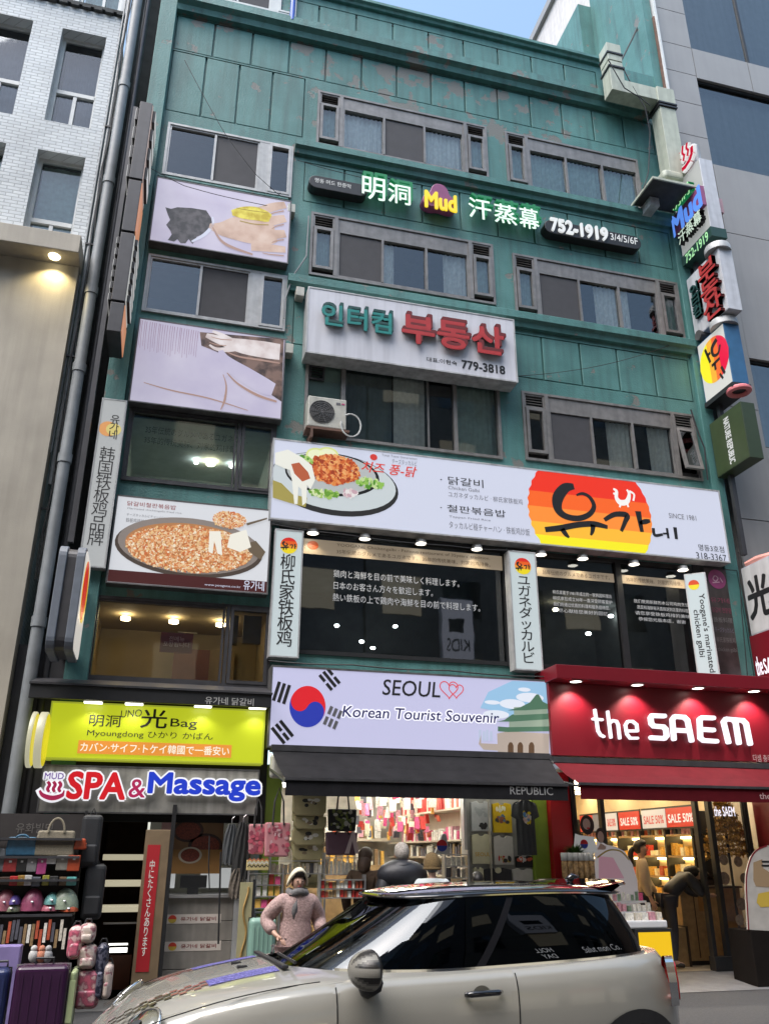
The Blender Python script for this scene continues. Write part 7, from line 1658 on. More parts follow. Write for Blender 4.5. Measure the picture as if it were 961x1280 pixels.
bx('end_post', x1k+.002, x1k+.12, Yk-.02, Yk+.2, .02, 2.2, M_cabl, KS)
for py0, py1 in ((1141, 1156), (1175, 1190)):
    r = R2(206, py0, 280, py1, Yk-.004); bx('sticker', r[0], r[1]-.04, Yk-.004, Yk-.001, r[2]+.02, r[3]-.02, mat('sticker_cream', (.55, .5, .45), .5, var=0), KS)
    h = r[3]-r[2]; b = MB(); disc(b, r[0]+.10, (r[2]+r[3])/2, .05, .045, Yk-.006, 18, 0, 0, math.pi); disc(b, r[0]+.10, (r[2]+r[3])/2, .05, .045, Yk-.006, 18, 1, math.pi, 2*math.pi); b.build('sun_emblem', [mat('ink_red2', (.5, .04, .02), .5, var=0), MATS['ink_gold']], KS)
    text('유가네 닭갈비', (r[0]+.20, r[1]-.10, r[2]+.05, r[3]-.05), Yk-.006, mat('maroon_ink', (.2, .02, .02), .5, var=0), KS, bold=.03)
KR = room_shell('kiosk_room', 'small lit kitchen space behind the kiosk counter', .06, 1.48, 12.51, 14, .0, 2.6, M_palepl, M_room, M_room)
b = MB(); b.box(.3, 1.2, 12.9, 13.0, 2.5, 2.56); b.build('ceiling_light', emi((1, .95, .85), 4, 'kiosk_tube'), KR)
r = R2(203, 1026, 218, 1056, 12.1); tag(bx('pink_notice', r[0], r[1], 12.1, 12.11, r[2], r[3], mat('pink_paper', (.62, .38, .40), .6)), 'pink paper notice at the upper left of the kiosk', 'notice')
r = R2(217, 1026, 276, 1092, 12.08); FP = thing('food_poster', 'brown menu poster with dark plates of food above the kiosk counter', 'poster', ((r[0]+r[1])/2, 12.1, r[2]))
bx('poster_panel', r[0], r[1], 12.09, 12.11, r[2], r[3], mat('brown_poster', (.22, .12, .05), .5, var=.1), FP); zm = (r[2]+r[3])/2; bx('orange_panel', r[0]-.04, r[1]-.0, 12.08, 12.089, r[2], zm-.03, mat('orange_poster', (.32, .16, .045), .5, var=.08), FP)
b = MB(); ms = [mat('plate_dark', (.05, .02, .015), .5, var=.3), mat('food_red', (.18, .03, .015), .5, var=.5, scale=50), mat('plate_pale', (.5, .45, .35), .5)]
disc(b, r[0]+.2, r[3]-.12, .20, .14, 12.086, 24, 0); disc(b, r[0]+.2, r[3]-.12, .16, .11, 12.084, 24, 1); disc(b, r[1]-.22, r[3]-.3, .22, .15, 12.086, 24, 0); disc(b, r[1]-.22, r[3]-.3, .18, .12, 12.084, 24, 1); disc(b, r[0]+.25, r[2]+.22, .15, .10, 12.077, 24, 2); disc(b, r[0]+.25, r[2]+.22, .12, .08, 12.075, 24, 1)
b.build('dish_print', ms, FP)
r = R2(204, 1065, 218, 1110, 12.2); bx('white_notice', r[0], r[1], 12.15, 12.16, r[2], r[3], emi((.7, .72, .72), .5), KR); r = R2(252, 1085, 288, 1110, 12.2); bx('white_notice', r[0], r[1], 12.25, 12.26, r[2], r[3], emi((.7, .72, .72), .5), KR)
r = R2(226, 1094, 258, 1112, 12.0); t = thing('monitor', 'black order screen standing on the kiosk counter', 'monitor', ((r[0]+r[1])/2, 12, zk)); bx('screen', r[0], r[1], 12.0, 12.03, r[2]+.02, r[3], M_dark, t, .006); bx('foot', r[0]+.1, r[1]-.1, 12.0, 12.1, zk+.026, r[2]+.019, M_dark, t)
# dark jackets / umbrellas hanging right of the kiosk
def drape(lb, px0, py0, px1, py1, Y_, m_, cat='jacket', nm='hanging_jacket'):
    r = R2(px0, py0, px1, py1, Y_); x0, x1, z0, z1 = r; t = thing(nm, lb, cat, ((x0+x1)/2, Y_, z0)); b = MB(); n, k = 14, 10; vs = []
    for side in (-1, 1):
        vs = []
        for i in range(k+1):
            u = i/k; hw = (x1-x0)/2*(.45+.55*min(1, u*4))*(1-.1*math.sin(u*7))
            for j in range(n+1): q = -1+2*j/n; vs.append(((x0+x1)/2+q*hw, Y_+side*.07*math.sqrt(max(0, 1-q*q))+.02*math.sin(q*11+u*5), z1-(z1-z0)*u+.02*math.sin(j*1.7)*u))
        b.add(vs, [(i*(n+1)+j, i*(n+1)+j+1, (i+1)*(n+1)+j+1, (i+1)*(n+1)+j) for i in range(k) for j in range(n)])
    b.build('cloth', m_, t, smooth=True); b = MB(); b.tube([((x0+x1)/2, Y_, z1-.02), ((x0+x1)/2, Y_, z1+.06), ((x0+x1)/2+.03, Y_, z1+.09)], .007, 5); b.build('hook', M_steel, t)
drape('dark grey jacket hanging right of the kiosk poster', 281, 1030, 296, 1080, 11.6, fab('dark_grey', (.06, .065, .07))); drape('black jacket hanging beside the pink floral bags', 294, 1028, 311, 1100, 11.5, fab('black', (.02, .02, .02))); drape('brown grey patterned scarf hanging below the dark jacket', 288, 1085, 304, 1122, 11.5, mat('grey_brown_cloth', (.12, .10, .08), .9, var=.5, scale=30), 'scarf', 'hanging_scarf')
tag(MB().tube([P3(262, 1045, 11.4), P3(261, 1080, 11.4), P3(262, 1112, 11.4)], .008, 5).build('dangling_line', M_cable), 'thin black cord with a hook in front of the kiosk poster', 'cord')
tag(MB().tube([P3(276, 1065, 11.4), P3(275, 1110, 11.4), P3(273, 1180, 11.4)], .012, 5).build('crutch_pole', M_dark), 'slim black pole leaning in front of the kiosk', 'pole')
# ornate narrow board, cone, mint suitcase
r = R2(301, 1103, 311, 1203, 11.0); t = thing('ornate_post', 'narrow upright board with a gold relief pattern beside the traffic cone', 'post', ((r[0]+r[1])/2, 11, 0)); bx('board', r[0], r[1], 11.0, 11.04, .02, r[3], M_khaki, t)
b = MB(); n = 16
b.tube([((r[0]+r[1])/2+.025*math.sin(i*.9), 10.99, r[2]-.3+(r[3]-r[2]+.25)*i/n) for i in range(n+1)], .012, 5); b.build('relief_scroll', mat('gold_relief', (.4, .25, .08), .45, .3, var=.2), t); bx('edge', r[1]+.001, r[1]+.03, 10.99, 11.05, .02, r[3]+.03, M_black, t)
c_ = P3(314, 1185, 10.4); t = thing('traffic_cone', 'small orange traffic cone beside the mint suitcase', 'traffic cone', (c_.x, c_.y, 0)); hc = c_.z
b = MB(); b.lathe([(.105, .035), (.03, hc), (.0, hc)], (c_.x, c_.y, 0), 20); b.build('cone', mat('cone_orange', (.75, .10, .02), .5, var=.1), t, smooth='auto'); bx('base', c_.x-.16, c_.x+.16, c_.y-.16, c_.y+.16, .014, .034, M_dark, t, .01)
def suitcase(lb, x0, x1, y0, dp, z0, z1, m_, handle=True, grp=None, tilt=0, rm=None):
    t = thing('suitcase', lb, 'suitcase', ((x0+x1)/2, y0, z0), grp); h = z1-z0; z0 = z0+.05
    b = MB(); b.box(x0, x1, y0, y0+dp, z0, z1); b.build('shell', m_, t, bevel=min(.05, dp*.3), seg=4)
    b = MB(); n = 5
    for i in range(n): x = x0+(x1-x0)*(i+1)/(n+1); b.box(x-.008, x+.008, y0-.006, y0, z0+.08, z1-.08)
    b.build('rib', m_, t, bevel=.003); b = MB(); rails(b, x0-.003, x1+.003, z0-.003, z1+.003, y0+dp*.48, y0+dp*.53, .012); b.build('zip_line', rm or M_dark, t)
    if handle: b = MB(); b.tube([((x0+x1)/2-.08, y0+dp*.5, z1), ((x0+x1)/2-.08, y0+dp*.5, z1+.05), ((x0+x1)/2+.08, y0+dp*.5, z1+.05), ((x0+x1)/2+.08, y0+dp*.5, z1)], .012, 6); b.build('handle', M_dark, t)
    for sx in (x0+.05, x1-.05):
        for sy in (y0+.05, y0+dp-.05): b = MB(); b.cyl((sx-.015, sy, z0-.027), (sx+.015, sy, z0-.027), .022, n=10); b.build('wheel', M_dark, t)
a = F(313, 1148, 10.3); c_ = F(335, 1148, 10.3); suitcase('mint green hard suitcase beside the orange cone and the pink coat', a[0], c_[0]+.1, 10.3, .25, .02, a[1], mat('mint_shell', (.20, .34, .28), .35, var=.05))
# bag racks at the left ------------------------------------------------------------
Yl = 10.8
LK = thing('bag_rack', 'black metal shelving crowded with purses and cases at the left edge', 'rack', (-1.9, Yl, 0))
b = MB(); xr0, xr1 = F(-60, 1100, Yl)[0], F(96, 1100, Yl)[0]
zl_ = [F(40, py_, Yl)[1] for py_ in (1070, 1088+11, 1143)]
for z in zl_+[F(40, 1046, Yl)[1]-.01]: bx('shelf_board', xr0, xr1, Yl, Yl+.45, z-.025, z, M_dgrey, LK)
for x in (xr0, xr1-.03): bx('upright', x, x+.03, Yl+.46, Yl+.5, .02, 2.1, M_dark, LK)
bx('back_board', xr0+.03, xr1-.04, Yl+.5, Yl+.52, .02, F(30, 1017, Yl+.5)[1], mat('dark_board', (.035, .03, .028), .8), LK)
text('유화빌딩', (F(12, 1040, Yl)[0], F(60, 1040, Yl)[0], F(30, 1040, Yl)[1], F(30, 1027, Yl)[1]), Yl+.49, mat('dim_letter', (.12, .11, .10), .6, var=0), LK)
leather = lambda n_, c: mat('leather_'+n_, c, .35, var=.2, scale=20)
def handbag(lb, q, Y_, m_, hh=.0, band=None, bow=.02, arch=False, mh=None):
    r = R2(*q, Y_); x0, x1, z0, z1 = r; t = thing('handbag', lb, 'handbag', ((x0+x1)/2, Y_, z0)); b = MB(); b.prism([(x0, z0), (x1, z0), (x1-bow, z1), (x0+bow, z1)], Y_, Y_+.14); b.build('bag_body', m_, t, bevel=.02, seg=3)
    if hh: cx_ = (x0+x1)/2; w_ = (x1-x0)*.2; b = MB(); b.tube([(cx_+w_*math.cos(a), Y_-.008, z1-.02+hh*math.sin(a)) for a in [math.pi*i/12 for i in range(13)]], .012, 6); b.build('handle', mh or m_, t)
    if band: zb = (z0+z1)/2; bx('band', x0+.01, x1-.01, Y_-.004, Y_-.001, zb-.018, zb+.018, band, t)
    return t, r
handbag('beige woven tote with round handles and a dark stripe on the rack', (46, 1038, 92, 1070), Yl+.05, mat('woven_beige', (.25, .22, .16), .85, var=.2, scale=60, bump=.4, bscale=90), .15, mat('dark_band', (.1, .09, .075), .8)); handbag('blue leather handbag with two studs on the top shelf', (9, 1046, 45, 1070), Yl+.05, leather('blue', (.03, .11, .19)), .04)
handbag('small orange red handbag to the right of the woven tote', (93, 1048, 108, 1062), Yl+.05, leather('orange', (.38, .06, .02)), .0); handbag('grey handbag cut by the left photo edge', (-25, 1060, 6, 1090), Yl+.04, leather('grey', (.12, .13, .14)), .05)
ws = [((6, 1072, 20, 1090), 'red patterned', (.28, .03, .03)), ((22, 1072, 33, 1090), 'black glossy', (.02, .02, .02)), ((35, 1073, 45, 1090), 'black and white ringed', (.2, .2, .2)), ((48, 1072, 57, 1093), 'magenta', (.4, .06, .2)), ((59, 1070, 70, 1080), 'white printed', (.5, .5, .48)), ((72, 1069, 84, 1088), 'grey leopard print', (.22, .21, .18)), ((86, 1069, 99, 1089), 'orange', (.6, .11, .03))]
def wallet(q, cn, col, row): 
    r = R2(*q, Yl+.03); t = thing('wallet', cn+' wallet standing on the '+row, 'wallet', ((r[0]+r[1])/2, Yl, r[2])); bx('cover', r[0], r[1], Yl+.03, Yl+.06, r[2], r[3], leather(cn.replace(' ', '_'), col), t, .008); bx('clasp', r[0]+(r[1]-r[0])*.4, r[0]+(r[1]-r[0])*.6, Yl+.022, Yl+.03, r[3]-.05, r[3]-.03, M_steel, t)
for q, cn, col in ws: wallet(q, cn, col, 'upper wallet shelf')
for q, cn, col in (((0, 1096, 12, 1106), 'dark brown', (.06, .03, .02)), ((13, 1095, 22, 1107), 'bright red', (.4, .02, .02)), ((23, 1094, 31, 1107), 'ochre', (.3, .17, .03)), ((31, 1094, 39, 1107), 'off white', (.5, .5, .48)), ((41, 1096, 50, 1108), 'slate', (.09, .1, .12)), ((54, 1094, 61, 1107), 'olive', (.28, .27, .04)), ((63, 1095, 72, 1107), 'black ringed', (.03, .03, .03)), ((75, 1096, 83, 1107), 'dark gold', (.16, .1, .05)), ((84, 1096, 95, 1107), 'turquoise', (.10, .35, .33))): wallet(q, cn, col, 'lower wallet shelf')
def pouch(q, lb, col):
    r = R2(*q, Yl+.03); x0, x1, z0, z1 = r; t = thing('round_pouch', lb, 'pouch', ((x0+x1)/2, Yl+.15, z0)); b = MB(); b.ell(((x0+x1)/2, Yl+.16, z0+.01), ((x1-x0)/2, .13, (z1-z0)), 18, 8, z0=0.0); b.build('pouch_body', leather(lb.split(' ')[0]+'_'+lb.split(' ')[1], col), t, smooth=True); b = MB(); b.cyl(((x0+x1)/2, Yl+.03, z0+(z1-z0)*.45), ((x0+x1)/2+.02, Yl+.02, z0+(z1-z0)*.45), .012, n=8); b.build('stud', M_steel, t)
for q, lb, col in (((-8, 1113, 18, 1140), 'dusty pink rounded pouch at the far left of the pouch shelf', (.3, .1, .13)), ((9, 1120, 25, 1132), 'violet blue small pouch on the pouch shelf', (.1, .07, .25)), ((2, 1129, 26, 1141), 'grey green flat pouch at the front of the pouch shelf', (.17, .19, .12)), ((26, 1112, 54, 1140), 'dark rose domed pouch in the middle of the pouch shelf', (.28, .07, .13)), ((55, 1117, 74, 1132), 'aqua blue rounded pouch on the pouch shelf', (.16, .38, .36)), ((64, 1112, 97, 1138), 'pale green domed pouch at the right of the pouch shelf', (.28, .34, .25)), ((50, 1129, 75, 1140), 'rosy flat pouch in front of the aqua one', (.4, .12, .16)), ((74, 1129, 97, 1141), 'orange flat pouch in front of the pale green one', (.5, .1, .04))): pouch(q, lb, col)
# keyrings hanging under the rack shelf
for i in range(17):
    px_ = 2+i*5; z1 = F(px_, 1150, Yl)[1]; x = F(px_, 1160, Yl)[0]; item('keyring_strap', 'short keyring strap hanging under the pouch shelf', 'keyring', 'keyrings under the pouch shelf', random.choice((4, 3, 2, 7, 1, 4)), (x, Yl+.02, z1-random.uniform(.18, .30)), (.03, .02, .17+.05*random.random()))
for px_, lb, col in ((42, 'white plush charm hanging under the rack', (.5, .5, .48)), (52, 'peach plush charm hanging under the rack', (.5, .2, .12)), (60, 'grey plush charm hanging under the rack', (.35, .35, .35))):
    p = P3(px_, 1195, Yl); tag(MB().ell(p, (.05, .04, .065), 12, 8).add(*(lambda m_: (m_.v, m_.f))(MB().ell((p.x, p.y, p.z+.07), (.035, .03, .035), 10, 6))).build('plush_charm', fab(lb.split(' ')[0]+'_plush', col), smooth=True), lb, 'charm')
# clothes / bags hanging dark at px 100-125
for k_, (q, lb) in enumerate((((104, 1018, 122, 1085), 'long dark backpack hanging at the right end of the purse rack'), ((108, 1080, 126, 1150), 'second dark backpack hanging below the first beside the stairs'))):
    r = R2(*q, 11.0); t = thing('backpack', lb, 'backpack', ((r[0]+r[1])/2, 11, r[2])); b = MB(); b.box(r[0], r[1], 11.0, 11.14, r[2], r[3]); b.build('bag_body', mat('black_nylon', (.02, .022, .025), .6, var=.2), t, bevel=.05, seg=3); b = MB(); b.box(r[0]+.03, r[1]-.03, 10.95, 10.999, r[2]+.05, r[2]+.25); b.build('front_pocket', MATS['black_nylon'], t, bevel=.02); b = MB(); b.tube([((r[0]+r[1])/2-.03, 11.05, r[3]), ((r[0]+r[1])/2, 11.05, r[3]+.07), ((r[0]+r[1])/2+.03, 11.05, r[3])], .01, 5); b.build('strap', M_dark, t)
# suitcases on the pavement
Ys = 9.6
a = F(20, 1208, Ys); c_ = F(88, 1208, Ys); suitcase('large glossy dark purple suitcase at the bottom left', a[0], c_[0], Ys, .28, .014, a[1], mat('purple_shell', (.035, .008, .038), .25, var=.1), True, rm=M_steel)
a = F(89, 1214, Ys+.05); c_ = F(97, 1214, Ys+.05); suitcase('pale lime suitcase seen edge on beside the purple one', a[0], c_[0], Ys+.05, .5, .014, a[1], mat('lime_shell', (.38, .45, .24), .35), False)
a = F(-22, 1212, Ys); c_ = F(13, 1212, Ys); suitcase('dark navy suitcase at the far left edge', a[0], c_[0], Ys, .28, .014, a[1], mat('navy_shell', (.02, .03, .10), .3), True)
r = R2(-10, 1183, 23, 1210, 10.3); tag(bx('lilac_box', r[0], r[1], 10.3, 10.5, 0.014, r[3], mat('lilac_print', (.25, .2, .42), .6, var=.15), None, .01), 'lilac printed carton behind the navy suitcase', 'box')
M_flor = sheet('floral_pink', (.55, .12, .18), (.62, .45, .42), 0, 14, (.3, .08, .12), (.42, .58)); M_flor2 = sheet('floral_cream', (.5, .42, .36), (.28, .10, .12), 0, 14, (.6, .5, .45), (.42, .6)); M_pld = sheet('plaid_navy', (.01, .012, .03), (.1, .1, .14), 0, 30, None, (.48, .52))
Yf = 10.0
for (q, m_, lb) in (((87, 1158, 101, 1200), M_flor, 'pink floral trolley bag on top of the pile beside the rack'), ((100, 1155, 118, 1180), M_flor2, 'cream floral drawstring bag leaning at the top of the floral pile'), ((99, 1182, 119, 1212), M_flor2, 'cream flowered backpack in the middle of the floral pile'), ((96, 1214, 122, 1262), M_flor, 'large pink flowered backpack at the bottom of the floral pile'), ((122, 1180, 130, 1250), M_pld, 'navy checked suitcase squeezed beside the floral backpacks'), ((129, 1205, 138, 1250), M_flor2, 'cream dotted bag at the right end of the luggage pile')):
    r = R2(*q, Yf); x0, x1, z0, z1 = r; t = thing('flower_backpack', lb, 'backpack', ((x0+x1)/2, Yf, z0)); zb = z0
    b = MB(); b.box(x0, x1, Yf, Yf+.24, zb, z1); b.build('bag_body', m_, t, bevel=.06, seg=4); b = MB(); b.box(x0+.03, x1-.03, Yf-.05, Yf-.001, zb+.03, zb+(z1-zb)*.5); b.build('front_pocket', m_, t, bevel=.022, seg=3)
    b = MB(); b.tube([((x0+x1)/2-.04, Yf+.1, z1-.01), ((x0+x1)/2-.02, Yf+.1, z1+.04), ((x0+x1)/2+.02, Yf+.1, z1+.04), ((x0+x1)/2+.04, Yf+.1, z1-.01)], .01, 5); b.build('handle', M_dark, t)
# ================================================================== THE CAR
M_paint = mat('car_paint', (.35, .34, .30), .25, .08, var=.03, scale=3, coat=.8)
M_roofp = mat('black_gloss_paint', (.008, .008, .01), .06, .0, var=0, coat=1.0)
M_chrome = mat('chrome', (.7, .7, .68), .12, 1.0, var=0)
M_rubber = mat('rubber', (.015, .015, .016), .7, var=.1)
M_cglass = glass('car_glass', (.08, .10, .13), .03, .25, .005, .12)
M_wglass = glass('windscreen_glass', (.35, .42, .40), .07, .45, .005, .2, .35)
M_plast = mat('black_plastic', (.02, .02, .022), .5, var=.05)
CAR = thing('parked_car', 'pale grey three door hatchback with black roof and checkered bonnet stripe', 'car')
def lerp_t(tbl, x):
    if x <= tbl[0][0]: return tbl[0][1]
    for (a, p), (b_, q) in zip(tbl[:-1], tbl[1:]):
        if x <= b_: u = (x-a)/(b_-a); u = u*u*(3-2*u) if False else u; return p+(q-p)*u
    return tbl[-1][1]
def smooth_t(tbl, x):
    # monotone-ish catmull interpolation
    if x <= tbl[0][0]: return tbl[0][1]
    if x >= tbl[-1][0]: return tbl[-1][1]
    for i in range(len(tbl)-1):
        if x <= tbl[i+1][0]:
            x0, y0 = tbl[i]; x1, y1 = tbl[i+1]; m0 = (y1-tbl[i-1][1])/(x1-tbl[i-1][0]) if i > 0 else (y1-y0)/(x1-x0); m1 = (tbl[i+2][1]-y0)/(tbl[i+2][0]-x0) if i+2 < len(tbl) else (y1-y0)/(x1-x0)
            h = x1-x0; t = (x-x0)/h; return (2*t**3-3*t**2+1)*y0+(t**3-2*t**2+t)*h*m0+(-2*t**3+3*t**2)*y1+(t**3-t**2)*h*m1
SHZ = [(0, .56), (.12, .64), (.35, .75), (.7, .85), (1.1, .915), (1.5, .945), (2.2, .965), (3.0, .995), (3.6, 1.02), (3.82, 1.02)]   # shoulder height
HDZ = [(0, .56), (.08, .64), (.2, .73), (.4, .83), (.7, .915), (1.0, .968), (1.3, 1.0), (3.9, 1.02)]          # bonnet centre line
NR = 220
def ring(sf, sr, hw, nf=3.0, nr=4.0, n=NR):
    c_ = (sf+sr)/2; a = (sr-sf)/2; dense = []
    for i in range(2400):
        t = 2*math.pi*i/2400; co, si = math.cos(t), math.sin(t); e = nf if co < 0 else nr
        dense.append((c_+a*math.copysign(abs(co)**(2/e), co), hw*math.copysign(abs(si)**(2/4.2 if 0 else 2/e), si)))
    L_ = [0]
    for i in range(2400): p, q = dense[i], dense[(i+1) % 2400]; L_.append(L_[-1]+math.hypot(p[0]-q[0], p[1]-q[1]))
    # quarters keep their share so that rings of different size line up
    out = []; k = 0
    per = n//4
    for qd in range(4):
        a0, a1 = L_[600*qd], L_[600*(qd+1)]; k = 600*qd
        for j in range(per):
            tgt = a0+(a1-a0)*j/per
            while L_[k+1] < tgt: k += 1
            u = (tgt-L_[k])/max(1e-9, L_[k+1]-L_[k]); p, q = dense[k % 2400], dense[(k+1) % 2400]; out.append((p[0]+(q[0]-p[0])*u, p[1]+(q[1]-p[1])*u))
    return out
LV_ = [(0.0, .10, 3.72, .79), (.08, .05, 3.77, .825), (.25, .01, 3.81, .855), (.45, .0, 3.82, .862), (.6, .0, 3.82, .865), (.75, .02, 3.80, .862), (.86, .05, 3.775, .852), (.94, .09, 3.745, .832), (1.0, .14, 3.71, .800)]
rings = []
for f_, a, c_, hw in LV_:
    rings.append([(x, y, .20+f_*(smooth_t(SHZ, x)-.20)) for x, y in ring(a, c_, hw)])
def deckz(x, y):
    zs = smooth_t(SHZ, x); zc = smooth_t(HDZ, x)
    u = min(1, abs(y)/.80); return zc-(zc-zs)*u**2.6
inner = ring(1.14, 3.60, .735, 2.6, 4.5)
shoulder = rings[-1]
for k_ in (.06, .2, .4, .6, .8, 1.0):
    rr = []
    for (x0, y0, z0), (x1, y1) in zip(shoulder, inner):
        x = x0+(x1-x0)*k_; y = y0+(y1-y0)*k_; zz = deckz(x, y); w0 = min(1, k_/.2); rr.append((x, y, z0*(1-w0)+zz*w0 if k_ < .2 else zz))
    rings.append(rr)
# bucket faces into bonnet, doors, body
AX = [(.77, .30), (3.265, .30)]
parts = {'body': MB(), 'bonnet': MB(), 'door': MB(), 'door2': MB()}
for nm_ in parts: parts[nm_].v = []
allv = [p for r_ in rings for p in r_]
faces = {k: [] for k in parts}
nl = len(rings)
for j in range(nl-1):
    for i in range(NR):
        f_ = (j*NR+i, j*NR+(i+1) % NR, (j+1)*NR+(i+1) % NR, (j+1)*NR+i)
        c_ = [sum(allv[q][k_] for q in f_)/4 for k_ in range(3)]
        if j < 8 and any(math.hypot(c_[0]-ax, c_[2]-az) < .375 for ax, az in AX) and abs(c_[1]) > .5: continue
        if j < 9 and 1.36 < c_[0] < 2.42 and abs(c_[1]) > .6 and c_[2] > .3: faces['door' if c_[1] < 0 else 'door2'].append(f_)
        elif j >= 9 and c_[0] < 1.36: faces['bonnet'].append(f_)
        else: faces['body'].append(f_)
def sub(nm, fs, m, verts=None, smooth=True, parent=CAR):
    verts = verts or allv; used = sorted({i for f_ in fs for i in f_}); mp = {i: k for k, i in enumerate(used)}
    b = MB(); b.add([verts[i] for i in used], [tuple(mp[i] for i in f_) for f_ in fs]); return b.build(nm, m, parent, smooth=smooth)
body = sub('body', faces['body'], M_paint); bonnet = sub('bonnet', faces['bonnet'], M_paint); d1 = sub('door', faces['door'], M_paint); d2 = sub('door', faces['door2'], M_paint)
def side_y(x, z, sgn=-1):          # half width of the body side at (x, z)
    best = None
    zs = smooth_t(SHZ, x); f_ = (z-.20)/(zs-.20)
    for (f0, a0, c0, h0), (f1, a1, c1, h1) in zip(LV_[:-1], LV_[1:]):
        if f0 <= f_ <= f1 or (f1 == 1.0 and f_ > 1):
            u = (f_-f0)/(f1-f0); u = min(u, 1); out = []
            for a, c_, h in ((a0, c0, h0), (a1, c1, h1)):
                m_ = (a+c_)/2; A = (c_-a)/2; e = 3.0 if x < m_ else 4.0; v = min(1, abs(x-m_)/A); out.append(h*(1-v**e)**(1/e))
            return sgn*(out[0]+(out[1]-out[0])*u)
    return sgn*.8
def seam(pts3, w_=.006, nm='seam', m=None, par=None):
    b = MB(); b.tube(pts3, w_/2, 4); return b.build(nm, m or M_black, par or CAR)
for sg, dd in ((-1, d1), (1, d2)):
    zz = [.30+(.66)*i/16 for i in range(17)]
    seam([(2.425+.02*math.sin((z-.3)*2)-.10*max(0, .6-z), side_y(2.42, z, sg), z) for z in [.30+(.655)*i/16 for i in range(17)]], .009)
    seam([(1.355, side_y(1.355, z, sg), z) for z in [.30+(.62)*i/16 for i in range(17)]], .009)
    seam([(1.36+1.06*i/12, side_y(1.36+1.06*i/12, .302, sg), .302) for i in range(13)], .008)
    # chrome waistline
    q = [(x, y*1.0, z+.004) for (x, y, z) in rings[-1] if (y < 0) == (sg < 0) and 1.40 < x < 3.52]; q.sort()
    seam(q, .024, 'chrome_waistline', M_chrome)
# bonnet seam to the wing
for sg in (-1, 1):
    pts = [(x, sg*abs(.745-.02*(x < .5)), deckz(x, .745)+.001) for x in [.32+.08*i for i in range(13)]]; seam(pts, .007, 'bonnet_seam')
# --- greenhouse
GL = [(0.0, 1.16, 3.585, .735, 0), (.2, 1.31, 3.56, .715, .2), (.45, 1.49, 3.52, .685, .45), (.7, 1.66, 3.47, .65, .7), (.88, 1.78, 3.43, .62, .88), (1.0, 1.86, 3.40, .598, 1.0)]
def gz(x, f_):
    zb = deckz(x, .72)+.002; zt = 1.335+.045*math.sin(math.pi*min(1, max(0, (x-1.6)/2.6)))-.02*max(0, x-3.0); return zb+(zt-zb)*f_
gr = []
for f_, a, c_, hw, _ in GL: gr.append([(x, y, gz(x, f_)) for x, y in ring(a, c_, hw, 2.6+1.2*f_, 4.5)])
gv = [p for r_ in gr for p in r_]
gf = {'windscreen': [], 'side_window': [], 'side_window2': [], 'quarter_window': [], 'quarter_window2': [], 'rear_window': [], 'pillar': []}
def gclass(i):       # the class follows the ring index so that pillar edges run straight up the glass
    x, y, _z = gr[2][i]; hw = GL[2][3]; xf = GL[2][1]
    if abs(y) < hw*.90 and x < 2.2: return 'windscreen'
    if abs(y) < hw*.86 and x > 3.2: return 'rear_window'
    if x < xf+.16 or x > 3.36 or abs(x-2.38) < .028: return 'pillar'
    if x < 2.38: return 'side_window' if y < 0 else 'side_window2'
    return 'quarter_window' if y < 0 else 'quarter_window2'
for j in range(len(gr)-1):
    for i in range(NR):
        gf[gclass(i)].append((j*NR+i, j*NR+(i+1) % NR, (j+1)*NR+(i+1) % NR, (j+1)*NR+i))
for k, fs in gf.items():
    m_ = {'windscreen': M_wglass, 'pillar': mat('pillar_black', (.01, .01, .012), .45, var=0, spec=.1), 'rear_window': M_cglass}.get(k, M_cglass); 
    if k != 'pillar': sub(k.rstrip('2'), fs, m_, gv); continue
    cen = lambda f_: [sum(gv[q][a_] for q in f_)/4 for a_ in range(3)]
    for sg in (-1, 1):
        for lo, hi in ((0, 2.2), (2.2, 2.8), (2.8, 5)): 
            g_ = [f_ for f_ in fs if cen(f_)[1]*sg > 0 and lo <= cen(f_)[0] < hi]
            if g_: sub('pillar', g_, m_, gv)
# roof
rf = [[(x, y, z+.004) for x, y, z in gr[-1]]]
rx0, rx1 = 1.86, 3.40
for k_, (a, c_, hw, dz) in enumerate(((1.80, 3.47, .605, .006), (1.80, 3.50, .60, .022), (1.86, 3.46, .55, .036), (2.0, 3.3, .42, .052), (2.2, 3.1, .25, .062), (2.5, 2.8, .06, .066))):
    rf.append([(x, y, gz(x, 1.0)+dz) for x, y in ring(a, c_, hw, 3.8, 4.5)])
rv = [p for r_ in rf for p in r_]; fs = [(j*NR+i, j*NR+(i+1) % NR, (j+1)*NR+(i+1) % NR, (j+1)*NR+i) for j in range(len(rf)-1) for i in range(NR)]; fs.append(tuple((len(rf)-1)*NR+i for i in range(NR)))
sub('roof', fs, M_roofp, rv)
for sg in (-1, 1):
    q = [(x, y*1.012, z+.008) for (x, y, z) in gr[-1] if (y < 0) == (sg < 0) and 1.9 < x < 3.38]; q.sort(); seam(q, .012, 'roof_trim', M_chrome)
